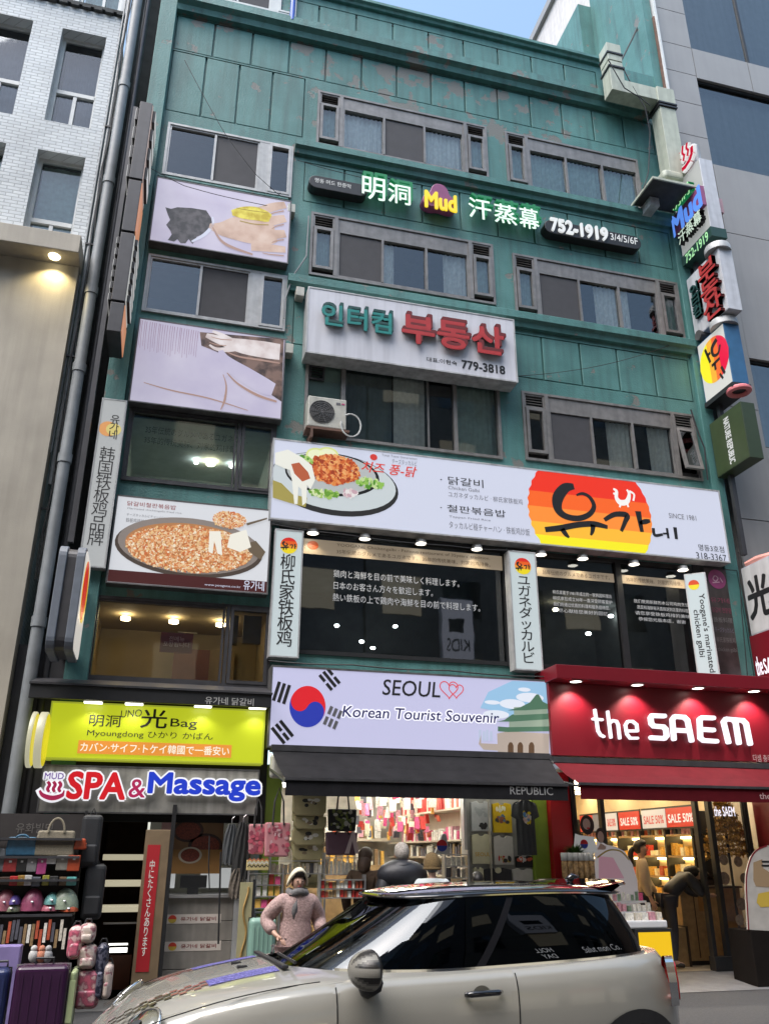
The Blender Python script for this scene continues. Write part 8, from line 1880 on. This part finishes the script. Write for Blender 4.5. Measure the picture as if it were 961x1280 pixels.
# windscreen header, wipers, inner parts
b = MB(); b.box(1.6, 3.3, -.60, .60, .55, .93); b.build('interior_floor', M_plast, CAR, bevel=.05)
for sx, sy in ((1.95, -.36), (1.95, .36)):
    b = MB(); b.box(sx, sx+.14, sy-.2, sy+.2, .9, 1.12); b.box(sx+.02, sx+.10, sy-.11, sy+.11, 1.14, 1.28); b.build('front_seat', mat('dark_seat', (.03, .03, .032), .8), CAR, bevel=.03, seg=2)
b = MB(); b.box(1.42, 1.68, -.62, .62, .86, .965); b.build('dashboard', M_plast, CAR, bevel=.04)
b = MB(); b.tube([(1.72+.05*math.cos(a), .36+.17*math.sin(a)*1, 1.0+.17*math.cos(a)) for a in [2*math.pi*i/20 for i in range(21)]], .015, 6); b.build('steering_wheel', M_plast, CAR)
for (y0, y1) in ((.05, .55), (-.5, .0)):
    b = MB(); b.tube([(1.17+.10*abs(y0)**2, y0, deckz(1.17, 0)+.03), (1.20+.28*abs(y1)**2, y1, gz(1.25, .12)+.03)], .010, 5); b.build('wiper', M_plast, CAR)
b = MB(); b.add(*(lambda q: (q.v, q.f))(MB().box(1.13, 1.17, -.45, .45, .985, 1.003))); b.build('cowl_vent', M_plast, CAR, bevel=.006)
q = [(x-.006, y, z+.006) for (x, y, z) in gr[0] if x < 1.5]; q.sort(key=lambda p: p[1]); seam(q, .016, 'windscreen_surround', M_rubber)
# tail: spoiler, antenna, lights
b = MB(); sp = []
for i in range(17):
    y = -.56+1.12*i/16; e = 1-abs(y/.56)**3; xb_ = 3.36+.24*e+.0; sp.append((y, xb_, e))
vs = []
for y, xb_, e in sp: zt = gz(3.3, 1)+.045+.012*e; vs += [(3.22, y, zt+.0), (xb_, y, zt+.028), (xb_+.015, y, zt+.010), (3.30, y, zt-.03)]
fs = []
for i in range(16):
    for k_ in range(4): fs.append((4*i+k_, 4*(i+1)+k_, 4*(i+1)+(k_+1) % 4, 4*i+(k_+1) % 4))
b.add(vs, fs); b.build('spoiler', M_roofp, CAR)
b = MB(); b.tube([(3.30, 0, 1.44), (3.34, 0, 1.475), (3.39, 0, 1.47)], [.03, .025, .01], 8); b.build('antenna', M_roofp, CAR, smooth=True)
M_tl = mat('tail_red', (.45, .01, .01), .15, var=0, coat=1)
for sg in (-1, 1):
    b = MB(); c_ = Vector((3.60, sg*.715, .86)); n = 24
    for rr_, dx, mi in ((1.0, .0, 0), (.78, .012, 1)):
        pts = []
        for i in range(n):
            t = 2*math.pi*i/n; u = .085*rr_*math.copysign(abs(math.cos(t))**.7, math.cos(t)); v = .145*rr_*math.copysign(abs(math.sin(t))**.7, math.sin(t))
            p = c_+Vector((.03+dx-abs(u)*.2, sg*.02*0, 0))+Vector((-.45*u*1.0, sg*u*1.0, v)); p.x += -.10*(v > 0)*v; pts.append(tuple(p))
        back = [(p[0]-.06, p[1]-sg*.0, p[2]) for p in pts]
        b.add(pts+back, [tuple(range(n))]+[(i, i+n, (i+1) % n+n, (i+1) % n) for i in range(n)], mi)
    b.build('tail_light', [M_chrome, M_tl], CAR)
    # headlight: chrome ring, lens, reflector
    c_ = Vector((.36, sg*.60, .67)); nrm = Vector((-.70, sg*.36, .62)).normalized(); ua = Vector((0, 1, 0)); ua = (ua-nrm*ua.dot(nrm)).normalized(); va = nrm.cross(ua)
    if va.z < 0: va = -va
    h = MB(); n = 28; h.tube([c_+nrm*.05+ua*(.135*math.cos(t))+va*(.165*math.sin(t)) for t in [2*math.pi*i/n for i in range(n+1)]], .011, 8); hl = h.build('headlight', M_chrome, CAR, smooth=True)
    b = MB(); vs = [tuple(c_+nrm*.02)]+[tuple(c_+nrm*.045+ua*(.13*math.cos(2*math.pi*i/n))+va*(.158*math.sin(2*math.pi*i/n))) for i in range(n)]; b.add(vs, [(0, 1+i, 1+(i+1) % n) for i in range(n)]); b.build('reflector', emi((.55, .52, .38), .25, 'reflector_silver'), hl)
    b = MB(); vs = [tuple(c_+nrm*.10)]+[tuple(c_+nrm*(.05+.045*math.cos(f_*math.pi/2))+ua*(.13*math.sin(f_*math.pi/2)*math.cos(2*math.pi*i/n))+va*(.158*math.sin(f_*math.pi/2)*math.sin(2*math.pi*i/n))) for f_ in (.33, .66, 1.0) for i in range(n)]
    b.add(vs, [(0, 1+i, 1+(i+1) % n) for i in range(n)]+[(1+k_*n+i, 1+k_*n+(i+1) % n, 1+(k_+1)*n+(i+1) % n, 1+(k_+1)*n+i) for k_ in range(2) for i in range(n)]); b.build('lens', M_glassc, hl, smooth=True)
    b = MB(); b.ell(c_+nrm*.05, (.045, .045, .045), 12, 8); b.build('bulb_pod', M_chrome, hl, smooth=True)
# grille and number plate (front), plate at the rear
b = MB(); 
for i in range(5): b.box(-.012, .05, -.36, .36, .42+.035*i, .435+.035*i)
b.build('grille', M_chrome, CAR); b = MB(); b.box(-.03, -.014, -.26, .26, .30, .41); b.build('number_plate', M_cabl, CAR); b = MB(); b.box(3.825, 3.84, -.26, .26, .55, .66); b.build('number_plate', M_cabl, CAR)
# wheels and arches
for ax, az in AX:
    for sg in (-1, 1):
        yo = sg*.83; b = MB(); b.lathe([(.20, -.10), (.28, -.10), (.302, -.06), (.302, .06), (.28, .10), (.20, .10)], n=36); b.xform(Matrix.Translation((ax, yo-sg*.08, az)) @ Matrix.Rotation(math.pi/2, 4, 'X')); w = b.build('wheel', M_rubber, CAR, smooth='auto')
        b = MB(); b.lathe([(.205, .08), (.19, .09), (.18, .03), (.05, .05), (.03, .07), (0, .07)], n=36)
        for k_ in range(5): b.add(*(lambda q: (q.v, q.f))(MB().box(.03, .19, -.022, .022, .045, .085).xform(Matrix.Rotation(2*math.pi*k_/5, 4, 'Z'))))
        b.xform(Matrix.Translation((ax, yo-sg*.08, az)) @ Matrix.Rotation(math.pi/2 if sg < 0 else -math.pi/2, 4, 'X')); b.build('rim', M_steel, w)
        b = MB(); pts = []; N_ = 30
        vs = []
        for i in range(N_+1):
            t = rad(-12)+rad(204)*i/N_
            for r_ in (.345, .425):
                x = ax+r_*math.cos(t); z = max(.2, az+r_*math.sin(t)); vs.append((x, side_y(x, min(z, .93), sg)+sg*.012, z))
            x = ax+.345*math.cos(t); z = az+.345*math.sin(t); vs.append((x, sg*.55, max(.2, z)))
        b.add(vs, [(3*i, 3*i+1, 3*i+4, 3*i+3) for i in range(N_)]+[(3*i, 3*i+3, 3*i+5, 3*i+2) for i in range(N_)]); b.build('wheel_arch', M_plast, CAR, smooth=False)
b = MB(); b.box(.1, 3.7, -.8, .8, .16, .24); b.build('underbody', M_black, CAR)
for sg in (-1, 1):
    b = MB(); b.box(1.15, 2.9, sg*.80, sg*.875, .20, .30); b.build('sill', M_plast, CAR, bevel=.01)
# door handle, mirror
for sg in (-1, 1):
    yy = side_y(2.22, .86, sg); b = MB(); b.tube([(2.10, yy+sg*.012, .86), (2.13, yy+sg*.035, .862), (2.30, yy+sg*.035, .866), (2.33, yy+sg*.012, .866)], [.014, .017, .017, .012], 8); b.build('door_handle', M_roofp, d1 if sg < 0 else d2, smooth=True)
    b = MB(); disc(b, 0, 0, .055, .045, 0, 20); b.xform(Matrix.Translation((2.21, yy+sg*.001, .858))); b.build('recess_shade_disc', mat('recess_shade', (.16, .155, .13), .3, .2), d1 if sg < 0 else d2)  # flat disc; shade of the handle recess put into a darker paint
    mx_, my_, mz_ = (1.50 if sg < 0 else 1.60), sg*.97, 1.02
    def mirror_pt(u, v, r_=1.0): 
        return (mx_+.12*r_*math.cos(v)*math.cos(u)*(1.0 if math.cos(u) < 0 else .45), my_+.15*r_*math.cos(v)*math.sin(u), mz_+.105*r_*math.sin(v))
    if sg < 0:
        b = MB(); nu, nv = 56, 30; vs = []; fs = []; mi = []
        for j in range(nv+1):
            for i in range(nu): vs.append(mirror_pt(2*math.pi*i/nu, -math.pi/2+math.pi*j/nv))
        for j in range(nv):
            for i in range(nu):
                u = 2*math.pi*(i+.5)/nu; p = mirror_pt(u, -math.pi/2+math.pi*(j+.5)/nv); a, c_ = (p[1]-my_)/.15, (p[2]-mz_)/.105
                k_ = 0
                if abs(c_) < .16 or abs(a) < .14: k_ = 1
                elif abs(abs(a)-abs(c_)*1.0) < .17: k_ = 1
                elif abs(abs(a)-abs(c_)*1.0) < .34: k_ = 2
                if math.cos(u) > .2: k_ = 0
                b.add([vs[j*nu+i], vs[j*nu+(i+1) % nu], vs[(j+1)*nu+(i+1) % nu], vs[(j+1)*nu+i]], [(0, 1, 2, 3)], k_)
        mm = b.build('mirror', [mat('mirror_dark', (.02, .018, .016), .35, var=0), mat('mirror_light', (.24, .23, .20), .4, var=0), mat('mirror_mid', (.09, .085, .075), .4, var=0)], CAR, smooth=True)
        b = MB(); b.tube([(1.53, sg*.74, .935), (1.53, sg*.84, .915), (1.53, sg*.93, .95)], [.05, .055, .06], 8); b.build('mirror_foot', M_plast, mm, smooth=True)
    # side scuttle and fuel cap
    x0, x1 = 1.08, 1.27; b = MB(); vs = []
    for i in range(7):
        x = x0+(x1-x0)*i/6
        for z in (.70, .755): vs.append((x+.03*(z > .72), side_y(x, z, sg)+sg*.008, z))
    b.add(vs, [(2*i, 2*i+2, 2*i+3, 2*i+1) for i in range(6)]); b.build('side_scuttle', M_chrome, CAR)
# bonnet stripe: checker in front, mottled purple behind, pale edge
def strip(nm, y0, y1, xs_, m_, mi=None, mats=None):
    b = MB()
    for (xa, xb_) in zip(xs_[:-1], xs_[1:]): b.quad((xa, y0, deckz(xa, y0)+.003), (xb_, y0, deckz(xb_, y0)+.003), (xb_, y1, deckz(xb_, y1)+.003), (xa, y1, deckz(xa, y1)+.003))
    return b.build(nm, m_, bonnet)
for sg in (-1, 1):
    y0, y1 = sg*.27, sg*.43
    xs_ = [.72+.04*i for i in range(11)]
    strip('purple_stripe', y0, y1, xs_, sheet('purple_mottle', (.03, .03, .16), (.30, .28, .62), 0, 90, (.10, .09, .35), (.4, .62)))
    b = MB(); n = 13
    for i in range(n):
        for j in range(4):
            if (i+j) % 2: continue
            xa = .20+(.52)*i/n; xb_ = .20+.52*(i+1)/n; ya = y0+(y1-y0)*j/4; yb_ = y0+(y1-y0)*(j+1)/4
            b.quad((xa, ya, deckz(xa, ya)+.003), (xb_, ya, deckz(xb_, ya)+.003), (xb_, yb_, deckz(xb_, yb_)+.003), (xa, yb_, deckz(xa, yb_)+.003), 0 if i < 8 else 1)
    o = b.build('checker_stripe', [mat('checker_black', (.03, .025, .02), .3, var=0), mat('checker_red', (.22, .08, .07), .3, var=0)], bonnet); o['kind'] = 'stuff'
for y in (-.10, .12): b = MB(); b.box(.93, .99, y-.02, y+.02, deckz(.95, y)-.004, deckz(.95, y)+.014); b.build('washer_jet', M_plast, bonnet, bevel=.005)
# stickers inside the quarter glass
def qpt(x, f_): 
    import bisect
    f_ = min(f_, .99); j = 0
    while GL[j+1][0] < f_: j += 1
    u = (f_-GL[j][0])/(GL[j+1][0]-GL[j][0]); hw = GL[j][3]+(GL[j+1][3]-GL[j][3])*u; return Vector((x, -hw*.985-.012, gz(x, f_)))
O_ = qpt(2.80, .06); Vv = (qpt(2.62, .5)-O_).normalized(); Nn = Vector((0, -1, .3)).normalized()
text('HOLL\nDAY', (0, .12, .0, .085), .004, mat('sticker_white', (.16, .17, .18), .6, var=0), CAR, 'window_sticker', frame=(O_, Vector((-1, 0, -.03)).normalized(), Vv, Nn))
O_ = qpt(2.98, .10); text('Salut mon Co.', (0, .26, .0, .05), .006, MATS['sticker_white'], CAR, 'window_sticker', shear=.3, frame=(O_, Vector((1, 0, .05)).normalized(), Vv, Nn))
# flag/ tax card in rear corner
CAR.location = (-.33, 6.06, 0); CAR.rotation_euler.z = .075; CAR.scale = (1.035, 1.0, 1.0)
# ================================================================== PEOPLE
M_skin = mat('skin', (.48, .29, .21), .5, var=.05)
M_lips = mat('lips', (.35, .07, .06), .4, var=0); M_eye = mat('eye_dark', (.02, .015, .012), .3, var=0)
def skinned(name, chains, m, parent, sub=2):
    """chains: list of (root index, points [(x,y,z,r)], edges). One connected surface grown round the joints."""
    me = bpy.data.meshes.new(name); vs = []; es = []; rs = []; roots = []
    for root, pts, edges in chains:
        k = len(vs); vs += [p[:3] for p in pts]; rs += [p[3] if len(p) == 4 else (p[3], p[4]) for p in pts]; es += [(a+k, b_+k) for a, b_ in edges]; roots.append(k+root)
    me.from_pydata(vs, es, []); o = bpy.data.objects.new(name, me); C.objects.link(o)
    md = o.modifiers.new('skin', 'SKIN'); md.use_smooth_shade = True; md.branch_smoothing = .6
    bm = bmesh.new(); bm.from_mesh(me); ly = bm.verts.layers.skin.verify(); bm.verts.ensure_lookup_table()
    for i, v in enumerate(bm.verts):
        r_ = rs[i]; v[ly].radius = r_ if isinstance(r_, tuple) else (r_, r_); v[ly].use_root = i in roots
    bm.to_mesh(me); bm.free()
    sb = o.modifiers.new('sub', 'SUBSURF'); sb.levels = sub; sb.render_levels = sub
    bpy.context.view_layer.update(); dg = bpy.context.evaluated_depsgraph_get(); nm = bpy.data.meshes.new_from_object(o.evaluated_get(dg)); bpy.data.objects.remove(o)
    nm.name = name; nm.materials.clear(); nm.materials.append(m)
    q = link(name, nm, parent); ORIG[q.name] = Vector((0, 0, 0)); return q
def lp(a, b_, t): return tuple(a[i]+(b_[i]-a[i])*t for i in range(3))
def person(label, loc, rz, J, top, low, hair, shoe, hairstyle='short', hood=None, scarf=None, face=True, coat_len=.0, sc=1.0, bulk=1.0, hat=None):
    t = thing('person', label, 'person', loc, None, rz); t.scale = (sc, sc, sc); ORIG[t.name] = Vector((0, 0, 0))
    pel, chest, neck, head = J['pelvis'], J['chest'], J['neck'], J['head']
    hd = Vector(head); nk = Vector(neck); up = (hd-nk).normalized()
    pts = [(*pel, .125, .095), (*lp(pel, chest, .5), .115, .085), (*chest, .135, .095), (*lp(chest, neck, .75), .075, .06), (*neck, .048, .048), (*lp(neck, head, .45), .055, .062), (*head, .076, .092), (*tuple(hd+up*.075), .062, .074)]
    ed = [(i, i+1) for i in range(7)]; hands = []
    for s_ in ('L', 'R'):
        sh, el, wr, hn = J['sh'+s_], J['el'+s_], J['wr'+s_], J['ha'+s_]; k = len(pts)
        pts += [(*sh, .052), (*el, .040), (*wr, .026), (*lp(wr, hn, .6), .034, .020), (*hn, .036, .018)]; ed += [(2, k), (k, k+1), (k+1, k+2), (k+2, k+3), (k+3, k+4)]
        w_, h_ = Vector(wr), Vector(hn); d = (h_-w_).normalized(); a = d.cross(Vector((0, 0, 1)) if abs(d.z) < .8 else Vector((1, 0, 0))).normalized(); n_ = d.cross(a)
        for f_, (off, ln) in enumerate(((-.027, .062), (-.009, .074), (.010, .070), (.028, .055))):
            b0 = h_+a*off-d*.01; hands.append((0, [(*b0, .010), (*(b0+d*ln*.5+n_*.006), .0095), (*(b0+d*ln+n_*.024), .0085)], [(0, 1), (1, 2)]))
        b0 = w_.lerp(h_, .45)+a*.022; hands.append((0, [(*b0, .012), (*(b0+a*.03+d*.02), .011), (*(b0+a*.045+d*.045+n_*.01), .010)], [(0, 1), (1, 2)]))
    for s_ in ('L', 'R'):
        hp, kn, an, to = J['hp'+s_], J['kn'+s_], J['an'+s_], J['to'+s_]; k = len(pts)
        pts += [(*hp, .088), (*kn, .056), (*an, .040), (*to, .035)]; ed += [(0, k), (k, k+1), (k+1, k+2), (k+2, k+3)]
    body = skinned('body', [(0, pts, ed)]+hands, M_skin, t)
    B = bulk
    # coat / jacket
    cp = [(*pel, .165*B, .125*B), (*lp(pel, chest, .5), .155*B, .125*B), (*chest, .175*B, .13*B), (*lp(chest, neck, .7), .11*B, .09*B)]; ce = [(0, 1), (1, 2), (2, 3)]
    for s_ in ('L', 'R'):
        sh, el, wr = J['sh'+s_], J['el'+s_], J['wr'+s_]; k = len(cp); cp += [(*sh, .085*B), (*lp(sh, el, .5), .078*B), (*el, .070*B), (*lp(el, wr, .85), .052*B)]; ce += [(2, k), (k, k+1), (k+1, k+2), (k+2, k+3)]
    if coat_len:
        pv = Vector(pel); k = len(cp); kn = (Vector(J['knL'])+Vector(J['knR']))/2; e_ = pv.lerp(kn, coat_len); cp += [(*lp(pel, tuple(e_), .5), .18*B, .14*B), (*tuple(e_), .19*B, .15*B)]; ce += [(0, k), (k, k+1)]
    skinned('jacket', [(0, cp, ce)], top, t)
    # trousers and shoes
    lp_ = [(*pel, .13, .10)]; le = []
    for s_ in ('L', 'R'):
        hp, kn, an = J['hp'+s_], J['kn'+s_], J['an'+s_]; k = len(lp_); lp_ += [(*hp, .098), (*kn, .068), (*an, .052)]; le += [(0, k), (k, k+1), (k+1, k+2)]
    skinned('trousers', [(0, lp_, le)], low, t)
    for s_ in ('L', 'R'):
        an, to = J['an'+s_], J['to'+s_]; skinned('shoe', [(0, [(an[0], an[1], max(.045, an[2]-.03), .05), (*lp(an, to, .6), .046, .04), (*to, .042, .032)], [(0, 1), (1, 2)])], shoe, t, 1)
    # hair
    fw = J.get('face', (0, -1, 0)); fwv = Vector(fw).normalized(); side = fwv.cross(up).normalized()
    def hpnt(f_, u_, s_=0): return tuple(hd+fwv*f_+up*u_+side*s_)
    if hairstyle != 'none':
        b = MB(); b.ell((0, 0, 0), (.092, .108, .108), 20, 12); Mx = Matrix((( side.x, -fwv.x, up.x, 0), (side.y, -fwv.y, up.y, 0), (side.z, -fwv.z, up.z, 0), (0, 0, 0, 1)))
        vs = []
        for v in b.v:
            x, y, z = v       # y>0 = back of the head
            if y < .02 and z < .045: y = max(y, .0) if z < .02 else y*.75; 
            x += .004*math.sin(z*90+y*60); vs.append((x, y, z))
        b.v = vs; b.xform(Mx); c_ = hd+up*.045-fwv*.014; b.v = [(v[0]+c_.x, v[1]+c_.y, v[2]+c_.z) for v in b.v]; b.build('hair', hair, t, smooth=True)
        if hairstyle == 'pony': skinned('ponytail', [(0, [(*hpnt(-.10, .04), .03), (*hpnt(-.15, -.02), .045), (*hpnt(-.15, -.12), .045), (*hpnt(-.12, -.22), .02)], [(0, 1), (1, 2), (2, 3)])], hair, t)
        if hairstyle == 'long': skinned('long_hair', [(0, [(*hpnt(-.04, .06), .085), (*hpnt(-.05, -.05), .095), (*hpnt(-.05, -.17), .085)], [(0, 1), (1, 2)])], hair, t)
    if face:
        for sg in (-1, 1):
            MB().ell(hpnt(.083, .012, sg*.030), (.010, .010, .007), 8, 5).build('eye', M_eye, t, smooth=True)
            MB().ell(hpnt(.0, .0, sg*.078), (.014, .018, .028), 8, 6).build('ear', M_skin, t, smooth=True)
            b = MB(); b.tube([hpnt(.086, .034, sg*.045), hpnt(.093, .039, sg*.03), hpnt(.092, .035, sg*.016)], .004, 4); b.build('eyebrow', hair, t)
        skinned('nose', [(0, [(*hpnt(.084, .018), .008), (*hpnt(.102, -.014), .013), (*hpnt(.088, -.022), .010)], [(0, 1), (1, 2)])], M_skin, t, 1)
        MB().ell(hpnt(.082, -.045), (.022, .012, .009), 10, 5).build('mouth', M_lips, t, smooth=True)
    if hood:
        # hood shell open to the face
        vs = []; fs = []; n, k = 18, 12
        for j in range(k+1):
            ph = rad(48)+rad(132)*j/k      # from forehead over the crown to the nape
            for i in range(n+1):
                th = rad(-108)+rad(216)*i/n; r0 = .132
                d = (fwv*math.cos(ph)*.95+up*math.sin(ph)*1.1)*math.cos(th*.88)+side*math.sin(th*.88)*.86-up*.28*abs(math.sin(th))**2*(1)
                vs.append(tuple(hd+up*.01-fwv*.02+d*r0))
        b = MB(); b.add(vs, [(j*(n+1)+i, j*(n+1)+i+1, (j+1)*(n+1)+i+1, (j+1)*(n+1)+i) for j in range(k) for i in range(n)]); o = b.build('hood', hood, t, smooth=True); md = o.modifiers.new('thick', 'SOLIDIFY'); md.thickness = .022; md.offset = 0
    if B > 1.3:      # thick quilted collar and folded-down hood
        b = MB()
        c_ = Vector(chest)+Vector((0, .02, .05)); b.ell(c_, (.30, .19, .17), 24, 14); b.ell(nk+Vector((0, .03, -.03)), (.17, .15, .08), 20, 10)
        b.build('quilted_collar', top, t, smooth=True)
    if hat:
        b = MB(); b.ell((0, 0, 0), (.112, .126, .15), 20, 10, z0=-.35); Mx = Matrix(((side.x, -fwv.x, up.x, 0), (side.y, -fwv.y, up.y, 0), (side.z, -fwv.z, up.z, 0), (0, 0, 0, 1))); b.xform(Mx); c_ = hd+up*.045-fwv*.01; b.v = [(v[0]+c_.x, v[1]+c_.y, v[2]+c_.z) for v in b.v]; b.build('beanie', hat, t, smooth=True)
        b = MB(); b.tube([tuple(c_-up*.02+side*.104*math.cos(a)-fwv*.118*math.sin(a)-up*.03) for a in [2*math.pi*i/24 for i in range(25)]], .014, 6); b.build('beanie_cuff', hat, t, smooth=True)
    if scarf:
        b = MB(); pts_ = [tuple(nk-up*.015+Vector((.095*math.cos(a), .095*math.sin(a), .012*math.sin(3*a)))) for a in [2*math.pi*i/24 for i in range(25)]]; b.tube(pts_, .042, 8); b.tube([hpnt(.07, -.15, .02), hpnt(.12, -.28, .05), hpnt(.13, -.45, .06)], [.04, .045, .035], 8); b.build('scarf', scarf, t, smooth=True)
    return t
def stand(lean=0.0, armL=None, armR=None, face=(0, -1, 0), headfwd=.02, turn=0):
    J = dict(pelvis=(0, 0, .93), chest=(0, -.02-lean*.3, 1.27), neck=(0, -.01-lean*.42, 1.44), head=(0, -headfwd-lean*.5, 1.53),
             hpL=(.095, 0, .88), knL=(.10, -.02, .49), anL=(.10, .01, .085), toL=(.11, -.13, .035), hpR=(-.095, 0, .88), knR=(-.10, -.01, .49), anR=(-.10, .02, .085), toR=(-.12, -.12, .035),
             shL=(.17, -.02-lean*.35, 1.37), shR=(-.17, -.02-lean*.35, 1.37), elL=(.235, .0, 1.10), elR=(-.235, .0, 1.10), wrL=(.22, -.08, .87), wrR=(-.22, -.08, .87), haL=(.215, -.11, .79), haR=(-.215, -.11, .79), face=face)
    for s_, a in (('L', armL), ('R', armR)):
        if a: J['el'+s_], J['wr'+s_], J['ha'+s_] = a
    return J
M_fluff = mat('pink_fleece', (.42, .29, .27), .95, var=.25, scale=45, bump=.9, bscale=70); M_blackp = mat('black_puffer', (.012, .013, .018), .5, var=.2, scale=10, bump=.4, bscale=14)
M_hairb = mat('black_hair', (.012, .009, .008), .45, var=.3, scale=60); M_hairg = mat('grey_hair', (.33, .30, .27), .7, var=.35, scale=60, bump=.5, bscale=90)
M_jean = mat('dark_trousers', (.03, .03, .04), .8, var=.15); M_cream2 = mat('cream_hood', (.62, .58, .44), .85, var=.06, bump=.2, bscale=60); M_scarf = mat('grey_scarf', (.14, .135, .135), .9, var=.3, scale=40, bump=.4)
M_shoe = mat('dark_shoe', (.02, .018, .016), .4, var=.1); M_beigec = mat('beige_coat', (.46, .36, .25), .85, var=.08, scale=12, bump=.2, bscale=60); M_olive = mat('olive_knit', (.11, .07, .025), .9, var=.3, scale=60, bump=.6, bscale=80); M_palec = mat('pale_blue_coat', (.42, .46, .47), .8, var=.06)
# woman in the pink fleece behind the car
Yp_ = 9.4; hx = F(373, 1100, Yp_)[0]; hz_ = F(375, 1084, Yp_)[1]
J = stand(lean=.10, armL=((.30, .02, 1.12), (.24, -.20, 1.02), (.19, -.27, 1.0)), armR=((-.34, .06, 1.14), (-.26, -.14, 1.0), (-.20, -.20, .95)), face=(-.05, -1, .02))
person('person in a fluffy pink jacket with cream hood and grey scarf behind the car', (hx-.02, Yp_, 0), rad(8), J, M_fluff, M_jean, M_hairb, M_shoe, 'short', M_cream2, M_scarf, True, .25, hz_/1.69, 1.27)
# people with their backs to us in the souvenir shop
def back(label, px, pytop, Y_, rz, top, hair, **k):
    x = F(px, 1070, Y_)[0]; z = F(px, pytop, Y_)[1]; person(label, (x, Y_, .0125 if Y_ < 12 else FZ), rz, stand(lean=k.pop('lean', .1)), top, k.pop('low', M_jean), hair, M_shoe, sc=(z-(.0125 if Y_ < 12 else FZ))/k.pop('hh', 1.70), **k)
back('person with short grey hair and a black puffer jacket facing the souvenir shop', 503, 1050, 10.9, rad(172), M_blackp, M_hairg, bulk=1.55, hairstyle='short')
back('person in an olive brown knitted hat and pale coat facing the souvenir shop', 540, 1063, 10.6, rad(165), M_palec, M_hairb, bulk=1.22, hat=M_olive, hh=1.74)
back('person with dark brown hair half hidden beside the card rack in the souvenir shop', 455, 1056, 11.35, rad(150), mat('brown_fur', (.05, .028, .015), .9, var=.3, scale=40), mat('brown_hair', (.05, .025, .012), .6, var=.3, scale=50), hairstyle='long')
back('person with dark hair whose head shows just above the car below the folded shirts', 597, 1087, 11.2, rad(175), M_blackp, M_hairb, hairstyle='short')
# cosmetics shop customers
Yc_ = 12.7; x = F(803, 1100, Yc_)[0]; z = F(800, 1048, Yc_)[1]
J = stand(armL=((.22, -.06, 1.10), (.18, -.20, .90), (.17, -.25, .83)), face=(0, -1, 0))
person('person in a long beige coat with a black ponytail at the cosmetics counter', (x, Yc_, FZ), rad(62), J, M_beigec, M_jean, M_hairb, M_shoe, 'pony', None, None, True, .85, (z-FZ)/1.69, 1.0)
Yc_ = 12.35; x = F(842, 1100, Yc_)[0]
J = stand(); J.update(pelvis=(0, .14, .92), chest=(0, -.12, 1.15), neck=(0, -.27, 1.22), head=(0, -.36, 1.23), shL=(.18, -.15, 1.20), shR=(-.18, -.15, 1.20), elL=(.22, -.28, 1.0), elR=(-.22, -.28, 1.0), wrL=(.15, -.45, .94), wrR=(-.15, -.45, .94), haL=(.13, -.53, .95), haR=(-.13, -.53, .95), hpL=(.095, .14, .88), hpR=(-.095, .14, .88), knL=(.10, .10, .48), knR=(-.1, .12, .48), anL=(.1, .14, .085), anR=(-.1, .16, .085), toL=(.11, .0, .035), toR=(-.12, .02, .035), face=(0, -.75, -.65))
person('person in black bending over the wooden shop counter', (x, Yc_, FZ), rad(78), J, M_blackp, M_jean, M_hairb, M_shoe, 'long', None, None, True, 0, 1.03, 1.15)
